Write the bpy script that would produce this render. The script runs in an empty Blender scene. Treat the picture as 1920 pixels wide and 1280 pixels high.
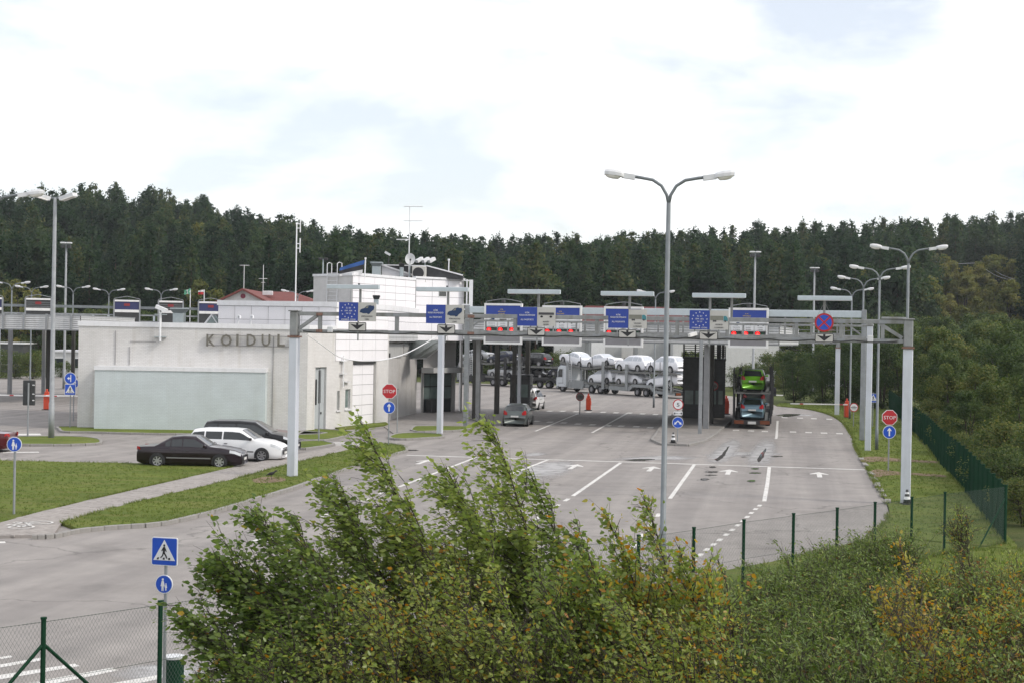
import bpy, math, random
import numpy as np
from math import sin, cos, pi, radians, atan2, hypot
from mathutils import Vector, Matrix

random.seed(7)
rng = np.random.default_rng(7)
SC = bpy.context.scene
COL = SC.collection

# ------------------------------------------------------------------ camera
FPX = 2775.0                                   # focal length in pixels of the 1920 px wide photograph
CAM_H = 6.0
ROLL = radians(1.0)
PITCH = radians(-0.165)
cam_data = bpy.data.cameras.new("camera")
cam = bpy.data.objects.new("camera", cam_data)
COL.objects.link(cam)
cam_data.sensor_width = 36.0
cam_data.lens = FPX / 1920.0 * 36.0
cam_data.clip_start = 0.1
cam_data.clip_end = 4000.0
CAM_R = Matrix.Rotation(pi / 2 + PITCH, 3, 'X') @ Matrix.Rotation(ROLL, 3, 'Z')
cam.matrix_world = Matrix.Translation((0, 0, CAM_H)) @ CAM_R.to_4x4()
SC.camera = cam

# ------------------------------------------------------------------ sky and sun
SUN_EL = radians(42.0)
SUN_DIR = Vector((0.92, -0.30, 0.0)).normalized()          # towards the sun, on the ground
SUN_VEC = Vector((SUN_DIR.x * cos(SUN_EL), SUN_DIR.y * cos(SUN_EL), sin(SUN_EL)))
world = bpy.data.worlds.new("World")
SC.world = world
world.use_nodes = True
wn, wl = world.node_tree.nodes, world.node_tree.links
wn.clear()
w_out = wn.new("ShaderNodeOutputWorld")
w_bg = wn.new("ShaderNodeBackground")
w_bg.inputs["Strength"].default_value = 0.12
w_sky = wn.new("ShaderNodeTexSky")
w_sky.sky_type = 'NISHITA'
w_sky.sun_disc = False
w_sky.sun_elevation = SUN_EL
w_sky.sun_rotation = atan2(SUN_DIR.x, SUN_DIR.y)
w_sky.air_density = 1.0
w_sky.dust_density = 1.5
w_sky.ozone_density = 1.0
w_co = wn.new("ShaderNodeTexCoord")
w_map = wn.new("ShaderNodeMapping")
w_map.inputs["Scale"].default_value = (1.0, 1.0, 2.6)
w_map.inputs["Location"].default_value = (0.35, 0.2, 0.1)
wl.new(w_co.outputs["Generated"], w_map.inputs["Vector"])
w_n1 = wn.new("ShaderNodeTexNoise")
w_n1.inputs["Scale"].default_value = 4.6
w_n1.inputs["Detail"].default_value = 9.0
w_n1.inputs["Roughness"].default_value = 0.55
w_n1.inputs["Distortion"].default_value = 0.25
wl.new(w_map.outputs["Vector"], w_n1.inputs["Vector"])
w_rmp = wn.new("ShaderNodeValToRGB")
w_rmp.color_ramp.elements[0].position = 0.37
w_rmp.color_ramp.elements[0].color = (0.31, 0.31, 0.31, 1)      # thin high veil even between the clouds
w_rmp.color_ramp.elements[1].position = 0.70
w_rmp.color_ramp.elements[1].color = (1, 1, 1, 1)
wl.new(w_n1.outputs["Fac"], w_rmp.inputs["Fac"])
w_mix = wn.new("ShaderNodeMix")
w_mix.data_type = 'RGBA'
wl.new(w_rmp.outputs["Color"], w_mix.inputs["Factor"])
w_hs = wn.new("ShaderNodeHueSaturation")
w_hs.inputs["Saturation"].default_value = 0.85
w_hs.inputs["Value"].default_value = 0.88
wl.new(w_sky.outputs["Color"], w_hs.inputs["Color"])
wl.new(w_hs.outputs["Color"], w_mix.inputs["A"])
w_mix.inputs["B"].default_value = (9.5, 9.35, 9.45, 1.0)
wl.new(w_mix.outputs["Result"], w_bg.inputs["Color"])
wl.new(w_bg.outputs["Background"], w_out.inputs["Surface"])

sun_data = bpy.data.lights.new("sun", 'SUN')
sun_data.energy = 1.5
sun_data.angle = radians(10.0)
sun_data.color = (1.0, 0.93, 0.84)
sun = bpy.data.objects.new("sun", sun_data)
COL.objects.link(sun)
sun.rotation_euler = SUN_VEC.to_track_quat('Z', 'Y').to_euler()

SC.view_settings.view_transform = 'Standard'
SC.view_settings.look = 'None'
SC.view_settings.exposure = 0.56
SC.view_settings.gamma = 1.0
SC.view_settings.use_curve_mapping = False
SC.render.engine = 'CYCLES'
SC.cycles.max_bounces = 6
SC.cycles.diffuse_bounces = 3
SC.cycles.glossy_bounces = 3
SC.cycles.transmission_bounces = 4
SC.cycles.transparent_max_bounces = 12
SC.cycles.caustics_reflective = False
SC.cycles.caustics_refractive = False
SC.cycles.use_adaptive_sampling = True
try:
    SC.cycles.use_denoising = True
    SC.cycles.denoiser = 'OPENIMAGEDENOISE'
except Exception:
    pass

# ------------------------------------------------------------------ surveying helpers: sight line of a point of the photograph
def ray(px, py):
    return CAM_R @ Vector(((px - 960.0) / FPX, -(py - 640.0) / FPX, -1.0))
def G(px, py, z=0.0):
    """the point of the plane at height z seen at px, py"""
    d = ray(px, py)
    t = (z - CAM_H) / d.z
    return Vector((d.x * t, d.y * t, z))
def AT(px, py, Y):
    """the point at distance Y seen at px, py"""
    d = ray(px, py)
    t = Y / d.y
    return Vector((d.x * t, Y, CAM_H + d.z * t))
def XA(px, Y, z=0.0):
    """the x of a column px at distance Y and height z"""
    py = 640.0
    for _ in range(4):
        p = AT(px, py, Y)
        py -= (z - p.z) * FPX / Y
    return AT(px, py, Y).x
def WALL(px, py, P0, P1):
    """distance along and height on the upright plane through P0 and P1"""
    d = ray(px, py)
    ux, uy = (P1.x - P0.x), (P1.y - P0.y)
    L = hypot(ux, uy)
    ux, uy = ux / L, uy / L
    # t*d = P0 + s*u
    det = d.x * (-uy) + ux * d.y
    t = (P0.x * (-uy) + ux * P0.y) / det
    s = (t * d.x - P0.x) * ux + (t * d.y - P0.y) * uy
    return s, CAM_H + d.z * t

# ------------------------------------------------------------------ materials
MATS = {}
def M(name, rgb, rough=0.6, metal=0.0, var=0.10, scale=3.0, bump=0.0, bscale=40.0, spec=0.4, coat=0.0, emit=0.0, dirt=0.0, alpha=1.0):
    if name in MATS:
        return MATS[name]
    m = bpy.data.materials.new(name)
    m.use_nodes = True
    n, l = m.node_tree.nodes, m.node_tree.links
    b = n["Principled BSDF"]
    b.inputs["Roughness"].default_value = rough
    b.inputs["Metallic"].default_value = metal
    b.inputs["Specular IOR Level"].default_value = spec
    b.inputs["Coat Weight"].default_value = coat
    b.inputs["Coat Roughness"].default_value = 0.06
    co = n.new("ShaderNodeTexCoord")
    nz = n.new("ShaderNodeTexNoise")
    nz.inputs["Scale"].default_value = scale
    nz.inputs["Detail"].default_value = 6.0
    nz.inputs["Roughness"].default_value = 0.6
    l.new(co.outputs["Object"], nz.inputs["Vector"])
    rp = n.new("ShaderNodeValToRGB")
    lo = tuple(max(0.0, c * (1 - var)) for c in rgb)
    hi = tuple(min(1.0, c * (1 + var)) for c in rgb)
    rp.color_ramp.elements[0].position = 0.32
    rp.color_ramp.elements[0].color = lo + (1,)
    rp.color_ramp.elements[1].position = 0.68
    rp.color_ramp.elements[1].color = hi + (1,)
    l.new(nz.outputs["Fac"], rp.inputs["Fac"])
    col = rp.outputs["Color"]
    if dirt > 0:                                   # streaky wear of its own shape
        mp = n.new("ShaderNodeMapping")
        mp.inputs["Scale"].default_value = (2.2, 2.2, 0.35)
        l.new(co.outputs["Object"], mp.inputs["Vector"])
        n2 = n.new("ShaderNodeTexNoise")
        n2.inputs["Scale"].default_value = 1.4
        n2.inputs["Detail"].default_value = 8.0
        l.new(mp.outputs["Vector"], n2.inputs["Vector"])
        r2 = n.new("ShaderNodeValToRGB")
        r2.color_ramp.elements[0].position = 0.50
        r2.color_ramp.elements[0].color = (0, 0, 0, 1)
        r2.color_ramp.elements[1].position = 0.75
        r2.color_ramp.elements[1].color = (dirt, dirt, dirt, 1)
        l.new(n2.outputs["Fac"], r2.inputs["Fac"])
        mx = n.new("ShaderNodeMix")
        mx.data_type = 'RGBA'
        l.new(r2.outputs["Color"], mx.inputs["Factor"])
        l.new(col, mx.inputs["A"])
        mx.inputs["B"].default_value = (rgb[0] * 0.45 + 0.02, rgb[1] * 0.43 + 0.018, rgb[2] * 0.38 + 0.012, 1)
        col = mx.outputs["Result"]
    l.new(col, b.inputs["Base Color"])
    if bump > 0:
        nb = n.new("ShaderNodeTexNoise")
        nb.inputs["Scale"].default_value = bscale
        nb.inputs["Detail"].default_value = 4.0
        l.new(co.outputs["Object"], nb.inputs["Vector"])
        bp = n.new("ShaderNodeBump")
        bp.inputs["Strength"].default_value = bump
        bp.inputs["Distance"].default_value = 0.02
        l.new(nb.outputs["Fac"], bp.inputs["Height"])
        l.new(bp.outputs["Normal"], b.inputs["Normal"])
    if emit > 0:
        l.new(col, b.inputs["Emission Color"])
        b.inputs["Emission Strength"].default_value = emit
    if alpha < 1.0:
        b.inputs["Alpha"].default_value = alpha
    MATS[name] = m
    return m

# ------------------------------------------------------------------ mesh building
class MB:
    def __init__(self):
        self.v, self.f, self.m = [], [], []
    def add(self, vs, fs, mi=0):
        o = len(self.v)
        self.v.extend([tuple(p) for p in vs])
        for f in fs:
            self.f.append(tuple(i + o for i in f))
            self.m.append(mi)
        return self
    def box(self, x0, x1, y0, y1, z0, z1, mi=0):
        vs = [(x0, y0, z0), (x1, y0, z0), (x1, y1, z0), (x0, y1, z0), (x0, y0, z1), (x1, y0, z1), (x1, y1, z1), (x0, y1, z1)]
        return self.add(vs, [(0, 3, 2, 1), (4, 5, 6, 7), (0, 1, 5, 4), (1, 2, 6, 5), (2, 3, 7, 6), (3, 0, 4, 7)], mi)
    def bbox(self, x0, x1, y0, y1, z0, z1, b=0.02, mi=0):
        """box with its upright and top edges chamfered"""
        b = min(b, (x1 - x0) * 0.45, (y1 - y0) * 0.45, (z1 - z0) * 0.45)
        def ring(i, z):
            return [(x0 + i, y0 + b, z), (x0 + b, y0 + i, z), (x1 - b, y0 + i, z), (x1 - i, y0 + b, z),
                    (x1 - i, y1 - b, z), (x1 - b, y1 - i, z), (x0 + b, y1 - i, z), (x0 + i, y1 - b, z)]
        vs = ring(b, z0) + ring(0, z0 + b) + ring(0, z1 - b) + ring(b, z1)
        fs = [tuple(range(7, -1, -1)), tuple(range(24, 32))]
        for r in range(3):
            for k in range(8):
                a, c = r * 8 + k, r * 8 + (k + 1) % 8
                fs.append((a, c, c + 8, a + 8))
        return self.add(vs, fs, mi)
    def bar(self, p0, p1, w, h, mi=0):
        p0, p1 = Vector(p0), Vector(p1)
        d = (p1 - p0).normalized()
        up = Vector((0, 0, 1)) if abs(d.z) < 0.95 else Vector((0, 1, 0))
        s = d.cross(up).normalized() * (w / 2)
        u = s.cross(d).normalized() * (h / 2)
        vs = [p0 - s - u, p0 + s - u, p0 + s + u, p0 - s + u, p1 - s - u, p1 + s - u, p1 + s + u, p1 - s + u]
        return self.add(vs, [(0, 1, 2, 3), (7, 6, 5, 4), (0, 4, 5, 1), (1, 5, 6, 2), (2, 6, 7, 3), (3, 7, 4, 0)], mi)
    def tube(self, pts, r, n=8, mi=0, caps=True):
        pts = [Vector(p) for p in pts]
        rs = r if isinstance(r, (list, tuple)) else [r] * len(pts)
        vs, fs = [], []
        ref = None
        for i, p in enumerate(pts):
            d = (pts[min(i + 1, len(pts) - 1)] - pts[max(i - 1, 0)]).normalized()
            if ref is None:
                a = Vector((1, 0, 0)) if abs(d.x) < 0.9 else Vector((0, 1, 0))
                ref = d.cross(a).normalized()
            ref = (ref - d * ref.dot(d)).normalized()
            b = d.cross(ref)
            for k in range(n):
                t = 2 * pi * k / n
                vs.append(p + (ref * cos(t) + b * sin(t)) * rs[i])
        for i in range(len(pts) - 1):
            for k in range(n):
                a, c = i * n + k, i * n + (k + 1) % n
                fs.append((a, c, c + n, a + n))
        if caps:
            fs.append(tuple(range(n - 1, -1, -1)))
            fs.append(tuple(range((len(pts) - 1) * n, len(pts) * n)))
        return self.add(vs, fs, mi)
    def cyl(self, c, r, z0, z1, n=12, r1=None, mi=0):
        return self.tube([(c[0], c[1], z0), (c[0], c[1], z1)], [r, r if r1 is None else r1], n, mi)
    def prism(self, poly, z0, z1, mi=0):
        """outline in x, y raised from z0 to z1"""
        a = sum(poly[i][0] * poly[(i + 1) % len(poly)][1] - poly[(i + 1) % len(poly)][0] * poly[i][1] for i in range(len(poly)))
        if a < 0:
            poly = list(poly)[::-1]
        n = len(poly)
        vs = [(p[0], p[1], z0) for p in poly] + [(p[0], p[1], z1) for p in poly]
        fs = [tuple(range(n - 1, -1, -1)), tuple(range(n, 2 * n))]
        fs += [(k, (k + 1) % n, (k + 1) % n + n, k + n) for k in range(n)]
        return self.add(vs, fs, mi)
    def plate(self, poly, y0, y1, mi=0):
        """outline in x, z with a thickness from y0 (front) to y1"""
        a = sum(poly[i][0] * poly[(i + 1) % len(poly)][1] - poly[(i + 1) % len(poly)][0] * poly[i][1] for i in range(len(poly)))
        if a < 0:
            poly = list(poly)[::-1]
        n = len(poly)
        vs = [(p[0], y0, p[1]) for p in poly] + [(p[0], y1, p[1]) for p in poly]
        fs = [tuple(range(n)), tuple(range(2 * n - 1, n - 1, -1))]
        fs += [((k + 1) % n, k, k + n, (k + 1) % n + n) for k in range(n)]
        return self.add(vs, fs, mi)
    def sheet(self, poly, z=None, mi=0):
        vs = [(p[0], p[1], p[2] if z is None else z) for p in poly]
        a = sum(vs[i][0] * vs[(i + 1) % len(vs)][1] - vs[(i + 1) % len(vs)][0] * vs[i][1] for i in range(len(vs)))
        if a < 0:
            vs = vs[::-1]
        return self.add(vs, [tuple(range(len(vs)))], mi)
    def mesh(self, name, mats, smooth=False):
        me = bpy.data.meshes.new(name)
        me.from_pydata(self.v, [], self.f)
        mats = mats if isinstance(mats, (list, tuple)) else [mats]
        for m in mats:
            me.materials.append(m)
        if len(mats) > 1:
            me.polygons.foreach_set("material_index", self.m)
        if smooth:
            me.polygons.foreach_set("use_smooth", [True] * len(me.polygons))
        me.update()
        return me
    def build(self, name, mats, parent=None, smooth=False, loc=(0, 0, 0), rz=0.0, label=None):
        return put(name, self.mesh(name, mats, smooth), parent, loc, rz, label)

def put(name, me, parent=None, loc=(0, 0, 0), rz=0.0, label=None):
    o = bpy.data.objects.new(name, me)
    COL.objects.link(o)
    o.location = loc
    o.rotation_euler = (0, 0, rz)
    if parent is not None:
        o.parent = parent
    if label:
        o["label"] = label
    return o
def tag(o, label, cat, group=None):
    o["label"] = label
    o["category"] = cat
    if group:
        o["group"] = group
    return o
def thing(name, label, cat, loc=(0, 0, 0), rz=0.0, group=None):
    return tag(put(name, None, None, loc, rz), label, cat, group)
def struct(o, kind="structure"):
    o["kind"] = kind
    return o
def copy_tree(o, parent=None):
    c = o.copy()
    COL.objects.link(c)
    if parent is not None:
        c.parent = parent
    for ch in list(o.children):
        copy_tree(ch, c)
    return c
def bevel(o, w=0.02, seg=2):
    b = o.modifiers.new("edge", 'BEVEL')
    b.width = w
    b.segments = seg
    b.limit_method = 'ANGLE'
    b.angle_limit = radians(35)
    return o
def along(pts, step):
    """even points on a polyline with the heading at each"""
    pts = [Vector((p[0], p[1], 0)) for p in pts]
    out = []
    for a, b in zip(pts, pts[1:]):
        L = (b - a).length
        n = max(1, round(L / step))
        for k in range(n):
            out.append((a + (b - a) * ((k + 0.5) / n), atan2((b - a).y, (b - a).x), L / n))
    return out
def smooth_line(pts, n=4):
    """Catmull-Rom through the points"""
    out = []
    P = [Vector((p[0], p[1], 0)) for p in pts]
    for i in range(len(P) - 1):
        p0, p1, p2, p3 = P[max(i - 1, 0)], P[i], P[i + 1], P[min(i + 2, len(P) - 1)]
        for k in range(n):
            t = k / n
            out.append(0.5 * ((2 * p1) + (p2 - p0) * t + (2 * p0 - 5 * p1 + 4 * p2 - p3) * t * t + (3 * p1 - p0 - 3 * p2 + p3) * t ** 3))
    out.append(P[-1])
    return out

# lettering: every string becomes a mesh once
TEXT = {}
def texts(items):
    obs = []
    for s, extr in items:
        c = bpy.data.curves.new("lettering", 'FONT')
        c.body = s
        c.size = 1.0
        c.align_x = 'CENTER'
        c.extrude = extr
        c.resolution_u = 2
        c.offset = 0.012 if extr > 0.02 else 0.0
        o = bpy.data.objects.new("lettering", c)
        COL.objects.link(o)
        obs.append((s, o))
    bpy.context.view_layer.update()
    dg = bpy.context.evaluated_depsgraph_get()
    for s, o in obs:
        TEXT[s] = bpy.data.meshes.new_from_object(o.evaluated_get(dg))
        c = o.data
        bpy.data.objects.remove(o)
        bpy.data.curves.remove(c)
def letter(s, name, mat, parent, x, y, z, size, width=None):
    """text standing upright, facing -y, fitted to a width"""
    me = TEXT[s].copy()
    me.materials.clear()
    me.materials.append(mat)
    xs = [v.co.x for v in me.vertices]
    w = max(xs) - min(xs)
    sx = size if width is None else width / w
    me.transform(Matrix.Rotation(pi / 2, 4, 'X') @ Matrix.Diagonal((sx, size, 1.0, 1.0)))
    return put(name, me, parent, (x, y, z))
# ================================================================== GROUND
def ground_material(name, kind):
    m = bpy.data.materials.new(name)
    m.use_nodes = True
    n, l = m.node_tree.nodes, m.node_tree.links
    b = n["Principled BSDF"]
    co = n.new("ShaderNodeTexCoord")
    def noise(scale, detail=5.0, vec=None, rough=0.6):
        t = n.new("ShaderNodeTexNoise")
        t.inputs["Scale"].default_value = scale
        t.inputs["Detail"].default_value = detail
        t.inputs["Roughness"].default_value = rough
        l.new(vec or co.outputs["Object"], t.inputs["Vector"])
        return t.outputs["Fac"]
    def ramp(fac, stops):
        r = n.new("ShaderNodeValToRGB")
        while len(r.color_ramp.elements) < len(stops):
            r.color_ramp.elements.new(0.5)
        for e, (p, c) in zip(r.color_ramp.elements, stops):
            e.position = p
            e.color = tuple(c) + (1,)
        l.new(fac, r.inputs["Fac"])
        return r.outputs["Color"]
    def mix(fac, a, bb, mode='MIX'):
        x = n.new("ShaderNodeMix")
        x.data_type = 'RGBA'
        x.blend_type = mode
        for k, s in (("Factor", fac), ("A", a), ("B", bb)):
            if isinstance(s, (int, float)):
                x.inputs[k].default_value = s
            elif isinstance(s, tuple):
                x.inputs[k].default_value = s + (1,)
            else:
                l.new(s, x.inputs[k])
        return x.outputs["Result"]
    def bump(fac, strength, dist):
        x = n.new("ShaderNodeBump")
        x.inputs["Strength"].default_value = strength
        x.inputs["Distance"].default_value = dist
        l.new(fac, x.inputs["Height"])
        l.new(x.outputs["Normal"], b.inputs["Normal"])
    if kind == 'asphalt':
        big = ramp(noise(0.09, 6), [(0.3, (0.262, 0.243, 0.228)), (0.7, (0.305, 0.285, 0.269))])
        mid = ramp(noise(0.9, 8), [(0.3, (0.85, 0.85, 0.85)), (0.7, (1.08, 1.075, 1.07))])
        c = mix(1.0, big, mid, 'MULTIPLY')
        fine = ramp(noise(26.0, 4, rough=0.8), [(0.3, (0.84, 0.84, 0.84)), (0.72, (1.12, 1.12, 1.11))])
        c = mix(1.0, c, fine, 'MULTIPLY')
        # darker wheel tracks that run with the lanes
        rot = n.new("ShaderNodeMapping")
        rot.inputs["Rotation"].default_value = (0, 0, radians(10.5))
        l.new(co.outputs["Object"], rot.inputs["Vector"])
        st = n.new("ShaderNodeMapping")
        st.inputs["Scale"].default_value = (0.75, 0.02, 1.0)
        l.new(rot.outputs["Vector"], st.inputs["Vector"])
        trk = ramp(noise(1.0, 4, st.outputs["Vector"]), [(0.40, (0.80, 0.80, 0.81)), (0.60, (1.04, 1.04, 1.04))])
        c = mix(0.8, c, mix(1.0, c, trk, 'MULTIPLY'))
        # tar sealed cracks
        vo = n.new("ShaderNodeTexVoronoi")
        vo.feature = 'DISTANCE_TO_EDGE'
        vo.inputs["Scale"].default_value = 0.11
        wv = n.new("ShaderNodeVectorMath")
        wv.operation = 'ADD'
        nv = n.new("ShaderNodeTexNoise")
        nv.inputs["Scale"].default_value = 0.7
        nv.inputs["Detail"].default_value = 5
        l.new(co.outputs["Object"], nv.inputs["Vector"])
        sc = n.new("ShaderNodeVectorMath")
        sc.operation = 'SCALE'
        sc.inputs["Scale"].default_value = 2.2
        l.new(nv.outputs["Color"], sc.inputs[0])
        l.new(co.outputs["Object"], wv.inputs[0])
        l.new(sc.outputs[0], wv.inputs[1])
        l.new(wv.outputs[0], vo.inputs["Vector"])
        crk = ramp(vo.outputs["Distance"], [(0.0, (0.40, 0.40, 0.40)), (0.008, (1, 1, 1))])
        c = mix(0.6, c, mix(1.0, c, crk, 'MULTIPLY'))
        oil = ramp(noise(0.33, 7), [(0.56, (1, 1, 1)), (0.74, (0.74, 0.735, 0.73))])
        c = mix(1.0, c, oil, 'MULTIPLY')
        l.new(c, b.inputs["Base Color"])
        b.inputs["Roughness"].default_value = 0.82
        b.inputs["Specular IOR Level"].default_value = 0.3
        bump(noise(60.0, 3), 0.5, 0.01)
    elif kind in ('lawn', 'rough'):
        if kind == 'lawn':
            c0, c1, dry = (0.090, 0.132, 0.020), (0.158, 0.205, 0.036), (0.23, 0.20, 0.075)
        else:
            c0, c1, dry = (0.050, 0.075, 0.020), (0.105, 0.125, 0.040), (0.165, 0.140, 0.062)
        c = ramp(noise(0.35, 7), [(0.3, c0), (0.7, c1)])
        str_ = n.new("ShaderNodeMapping")
        str_.inputs["Scale"].default_value = (0.6, 2.4, 1.0)
        l.new(co.outputs["Object"], str_.inputs["Vector"])
        c = mix(ramp(noise(0.55, 8, str_.outputs["Vector"], 0.7), [(0.48, (0, 0, 0)), (0.76, (0.8, 0.8, 0.8))]), c, dry)
        fine = ramp(noise(18.0, 6, rough=0.8), [(0.3, (0.62, 0.64, 0.6)), (0.7, (1.30, 1.28, 1.25))])
        c = mix(1.0, c, fine, 'MULTIPLY')
        l.new(c, b.inputs["Base Color"])
        b.inputs["Roughness"].default_value = 0.9
        b.inputs["Specular IOR Level"].default_value = 0.15
        bump(noise(30.0, 6, rough=0.8), 1.0, 0.06)
    elif kind == 'soil':
        c = ramp(noise(3.0, 7), [(0.3, (0.13, 0.085, 0.05)), (0.7, (0.25, 0.18, 0.11))])
        l.new(c, b.inputs["Base Color"])
        b.inputs["Roughness"].default_value = 0.95
        bump(noise(25.0, 5), 1.0, 0.05)
    elif kind == 'paver':
        at = n.new("ShaderNodeAttribute")
        at.attribute_name = "tint"
        c = ramp(at.outputs["Fac"], [(0.0, (0.268, 0.245, 0.228)), (0.6, (0.300, 0.276, 0.258)), (1.0, (0.325, 0.298, 0.278))])
        c = mix(1.0, c, ramp(noise(0.8, 7), [(0.3, (0.88, 0.88, 0.87)), (0.7, (1.06, 1.06, 1.05))]), 'MULTIPLY')
        l.new(c, b.inputs["Base Color"])
        b.inputs["Roughness"].default_value = 0.85
        bump(noise(50.0, 3), 0.4, 0.01)
    return m
M_ASPHALT = ground_material("asphalt", 'asphalt')
M_LAWN = ground_material("lawn_grass", 'lawn')
M_ROUGH = ground_material("rough_grass", 'rough')
M_SOIL = ground_material("bare_soil", 'soil')
M_PAVER = ground_material("paver_concrete", 'paver')
M_KERB = M("kerb_concrete", (0.27, 0.26, 0.245), 0.85, var=0.16, scale=2.0, bump=0.3, dirt=0.5)
M_PAINT = M("road_paint", (0.60, 0.59, 0.565), 0.7, var=0.16, scale=9.0, dirt=0.6)
M_CONC = M("concrete_slab", (0.235, 0.22, 0.205), 0.85, var=0.15, scale=1.2, bump=0.3, dirt=0.4)

def hill_height(x, y):
    """wooded ridge behind the border post: height of the land"""
    t = (x / max(y, 1.0) * FPX + 960.0)                       # bearing
    ridge = np.interp(t, [-900, 0, 250, 400, 520, 700, 950, 1150, 1400, 1700, 1950, 2900],
                      [20.5, 22, 22, 19, 15.8, 12.4, 10.6, 11.0, 15.0, 18.5, 20, 21])
    s = min(1.0, max(0.0, (y - 215.0) / 185.0))
    s = s * s * (3 - 2 * s)
    return ridge * s + 0.6 * sin(x * 0.05) * s

# the land itself: one sheet out to the horizon that rises into the ridge
def build_land():
    ys = [-60, 0, 30, 60, 100, 140, 180, 210] + list(range(220, 430, 14)) + [450, 500, 560, 640, 800]
    xs = np.linspace(-1, 1, 41)
    mb = MB()
    vs = []
    for y in ys:
        half = 160 + max(0, y) * 0.66
        for u in xs:
            x = u * half
            z = hill_height(x, y) - 0.08
            if y > 440:
                z -= (y - 440) * 0.02
            vs.append((x, y, max(z, -0.08) if y <= 440 else z))
    n = len(xs)
    fs = [(j * n + i, j * n + i + 1, (j + 1) * n + i + 1, (j + 1) * n + i) for j in range(len(ys) - 1) for i in range(n - 1)]
    mb.add(vs, fs)
    return struct(mb.build("ground", M_ROUGH, smooth=True))
build_land()

# asphalt: the whole yard as one sheet, right edge traced along the lawn
edge_r = [(1456, 761), (1513, 767), (1553, 777), (1578, 792), (1594, 813), (1603, 838), (1612, 856), (1626, 881), (1641, 907),
          (1654, 929), (1664, 950), (1665, 969), (1645, 995), (1593, 1021), (1484, 1047), (1382, 1066), (1315, 1081)]
er = [G(*p) for p in edge_r]
er_s = smooth_line(er, 3)
road_poly = [Vector((19.5, 185, 0)), Vector((24.5, 160, 0)), Vector((25.5, 145, 0))] + er_s + [Vector((0.5, 29.5, 0)), Vector((-3, 25.6, 0)), Vector((-7, 21.0, 0)), Vector((-13, 15, 0)),
             Vector((-45, 15, 0)), Vector((-62, 60, 0)), Vector((-62, 188, 0)), Vector((-10, 192, 0))]
road = struct(MB().sheet([(p.x, p.y, 0.0) for p in road_poly]).build("road", M_ASPHALT))

# raised lawns (0.10 m above the asphalt) behind kerb stones
def ring(px_pts, z=0.0):
    return [G(p[0], p[1], z) for p in px_pts]
def raised(name, px_pts, mat, h=0.10, parent=None):
    pts = ring(px_pts, 0.0)
    return struct(MB().prism([(p.x, p.y) for p in pts], -0.05, h).build(name, mat, parent))
stone_me = MB().bbox(-0.492, 0.492, -0.075, 0.075, -0.06, 0.13, 0.015).mesh("kerb_stone", M_KERB)
def kerb(line, parent, step=1.0):
    for p, a, L in along(line, step):
        o = put("kerb_stone", stone_me, parent, (p.x, p.y, random.uniform(-0.006, 0.006)), a + random.uniform(-0.008, 0.008))
        o.scale = (L * 0.996, 1, 1)
kerbs = struct(put("kerb", None))

path_up = [(-40, 997), (0, 984), (60, 967), (150, 945), (300, 910), (447, 876), (550, 855), (633, 838)]
path_lo = [(115, 983), (187, 962), (300, 933), (433, 902), (540, 873), (640, 848), (690, 836)]
kerb_px = [(60, 1010), (100, 1008), (147, 998), (220, 991), (300, 985), (400, 962), (467, 942), (547, 918), (600, 899), (640, 885), (734, 855), (758, 848)]
lawn_left_px = [(-260, 868), (0, 866), (190, 870), (390, 873), (446, 876), (300, 909.5), (150, 944.5), (60, 966.5), (0, 983.5), (-260, 1062)]
raised("lawn", lawn_left_px, M_LAWN, 0.09)
tip = [(762, 847), (763, 843), (752, 837), (722, 834), (690, 836)]
strip_px = [(115, 984), (187, 963), (300, 934), (433, 903), (540, 874), (640, 849), (690, 836), (722, 834), (752, 837), (761, 843), (757, 848),
            (734, 855), (640, 885), (600, 899), (547, 918), (467, 942), (400, 962), (300, 985), (220, 991), (150, 997)]
raised("verge", strip_px, M_LAWN, 0.10)
kerb(smooth_line(ring(kerb_px), 3), kerbs)
kerb(smooth_line(ring([(757, 848), (763, 844), (752, 837), (722, 833.5), (692, 835)]), 3), kerbs, 0.7)

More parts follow.
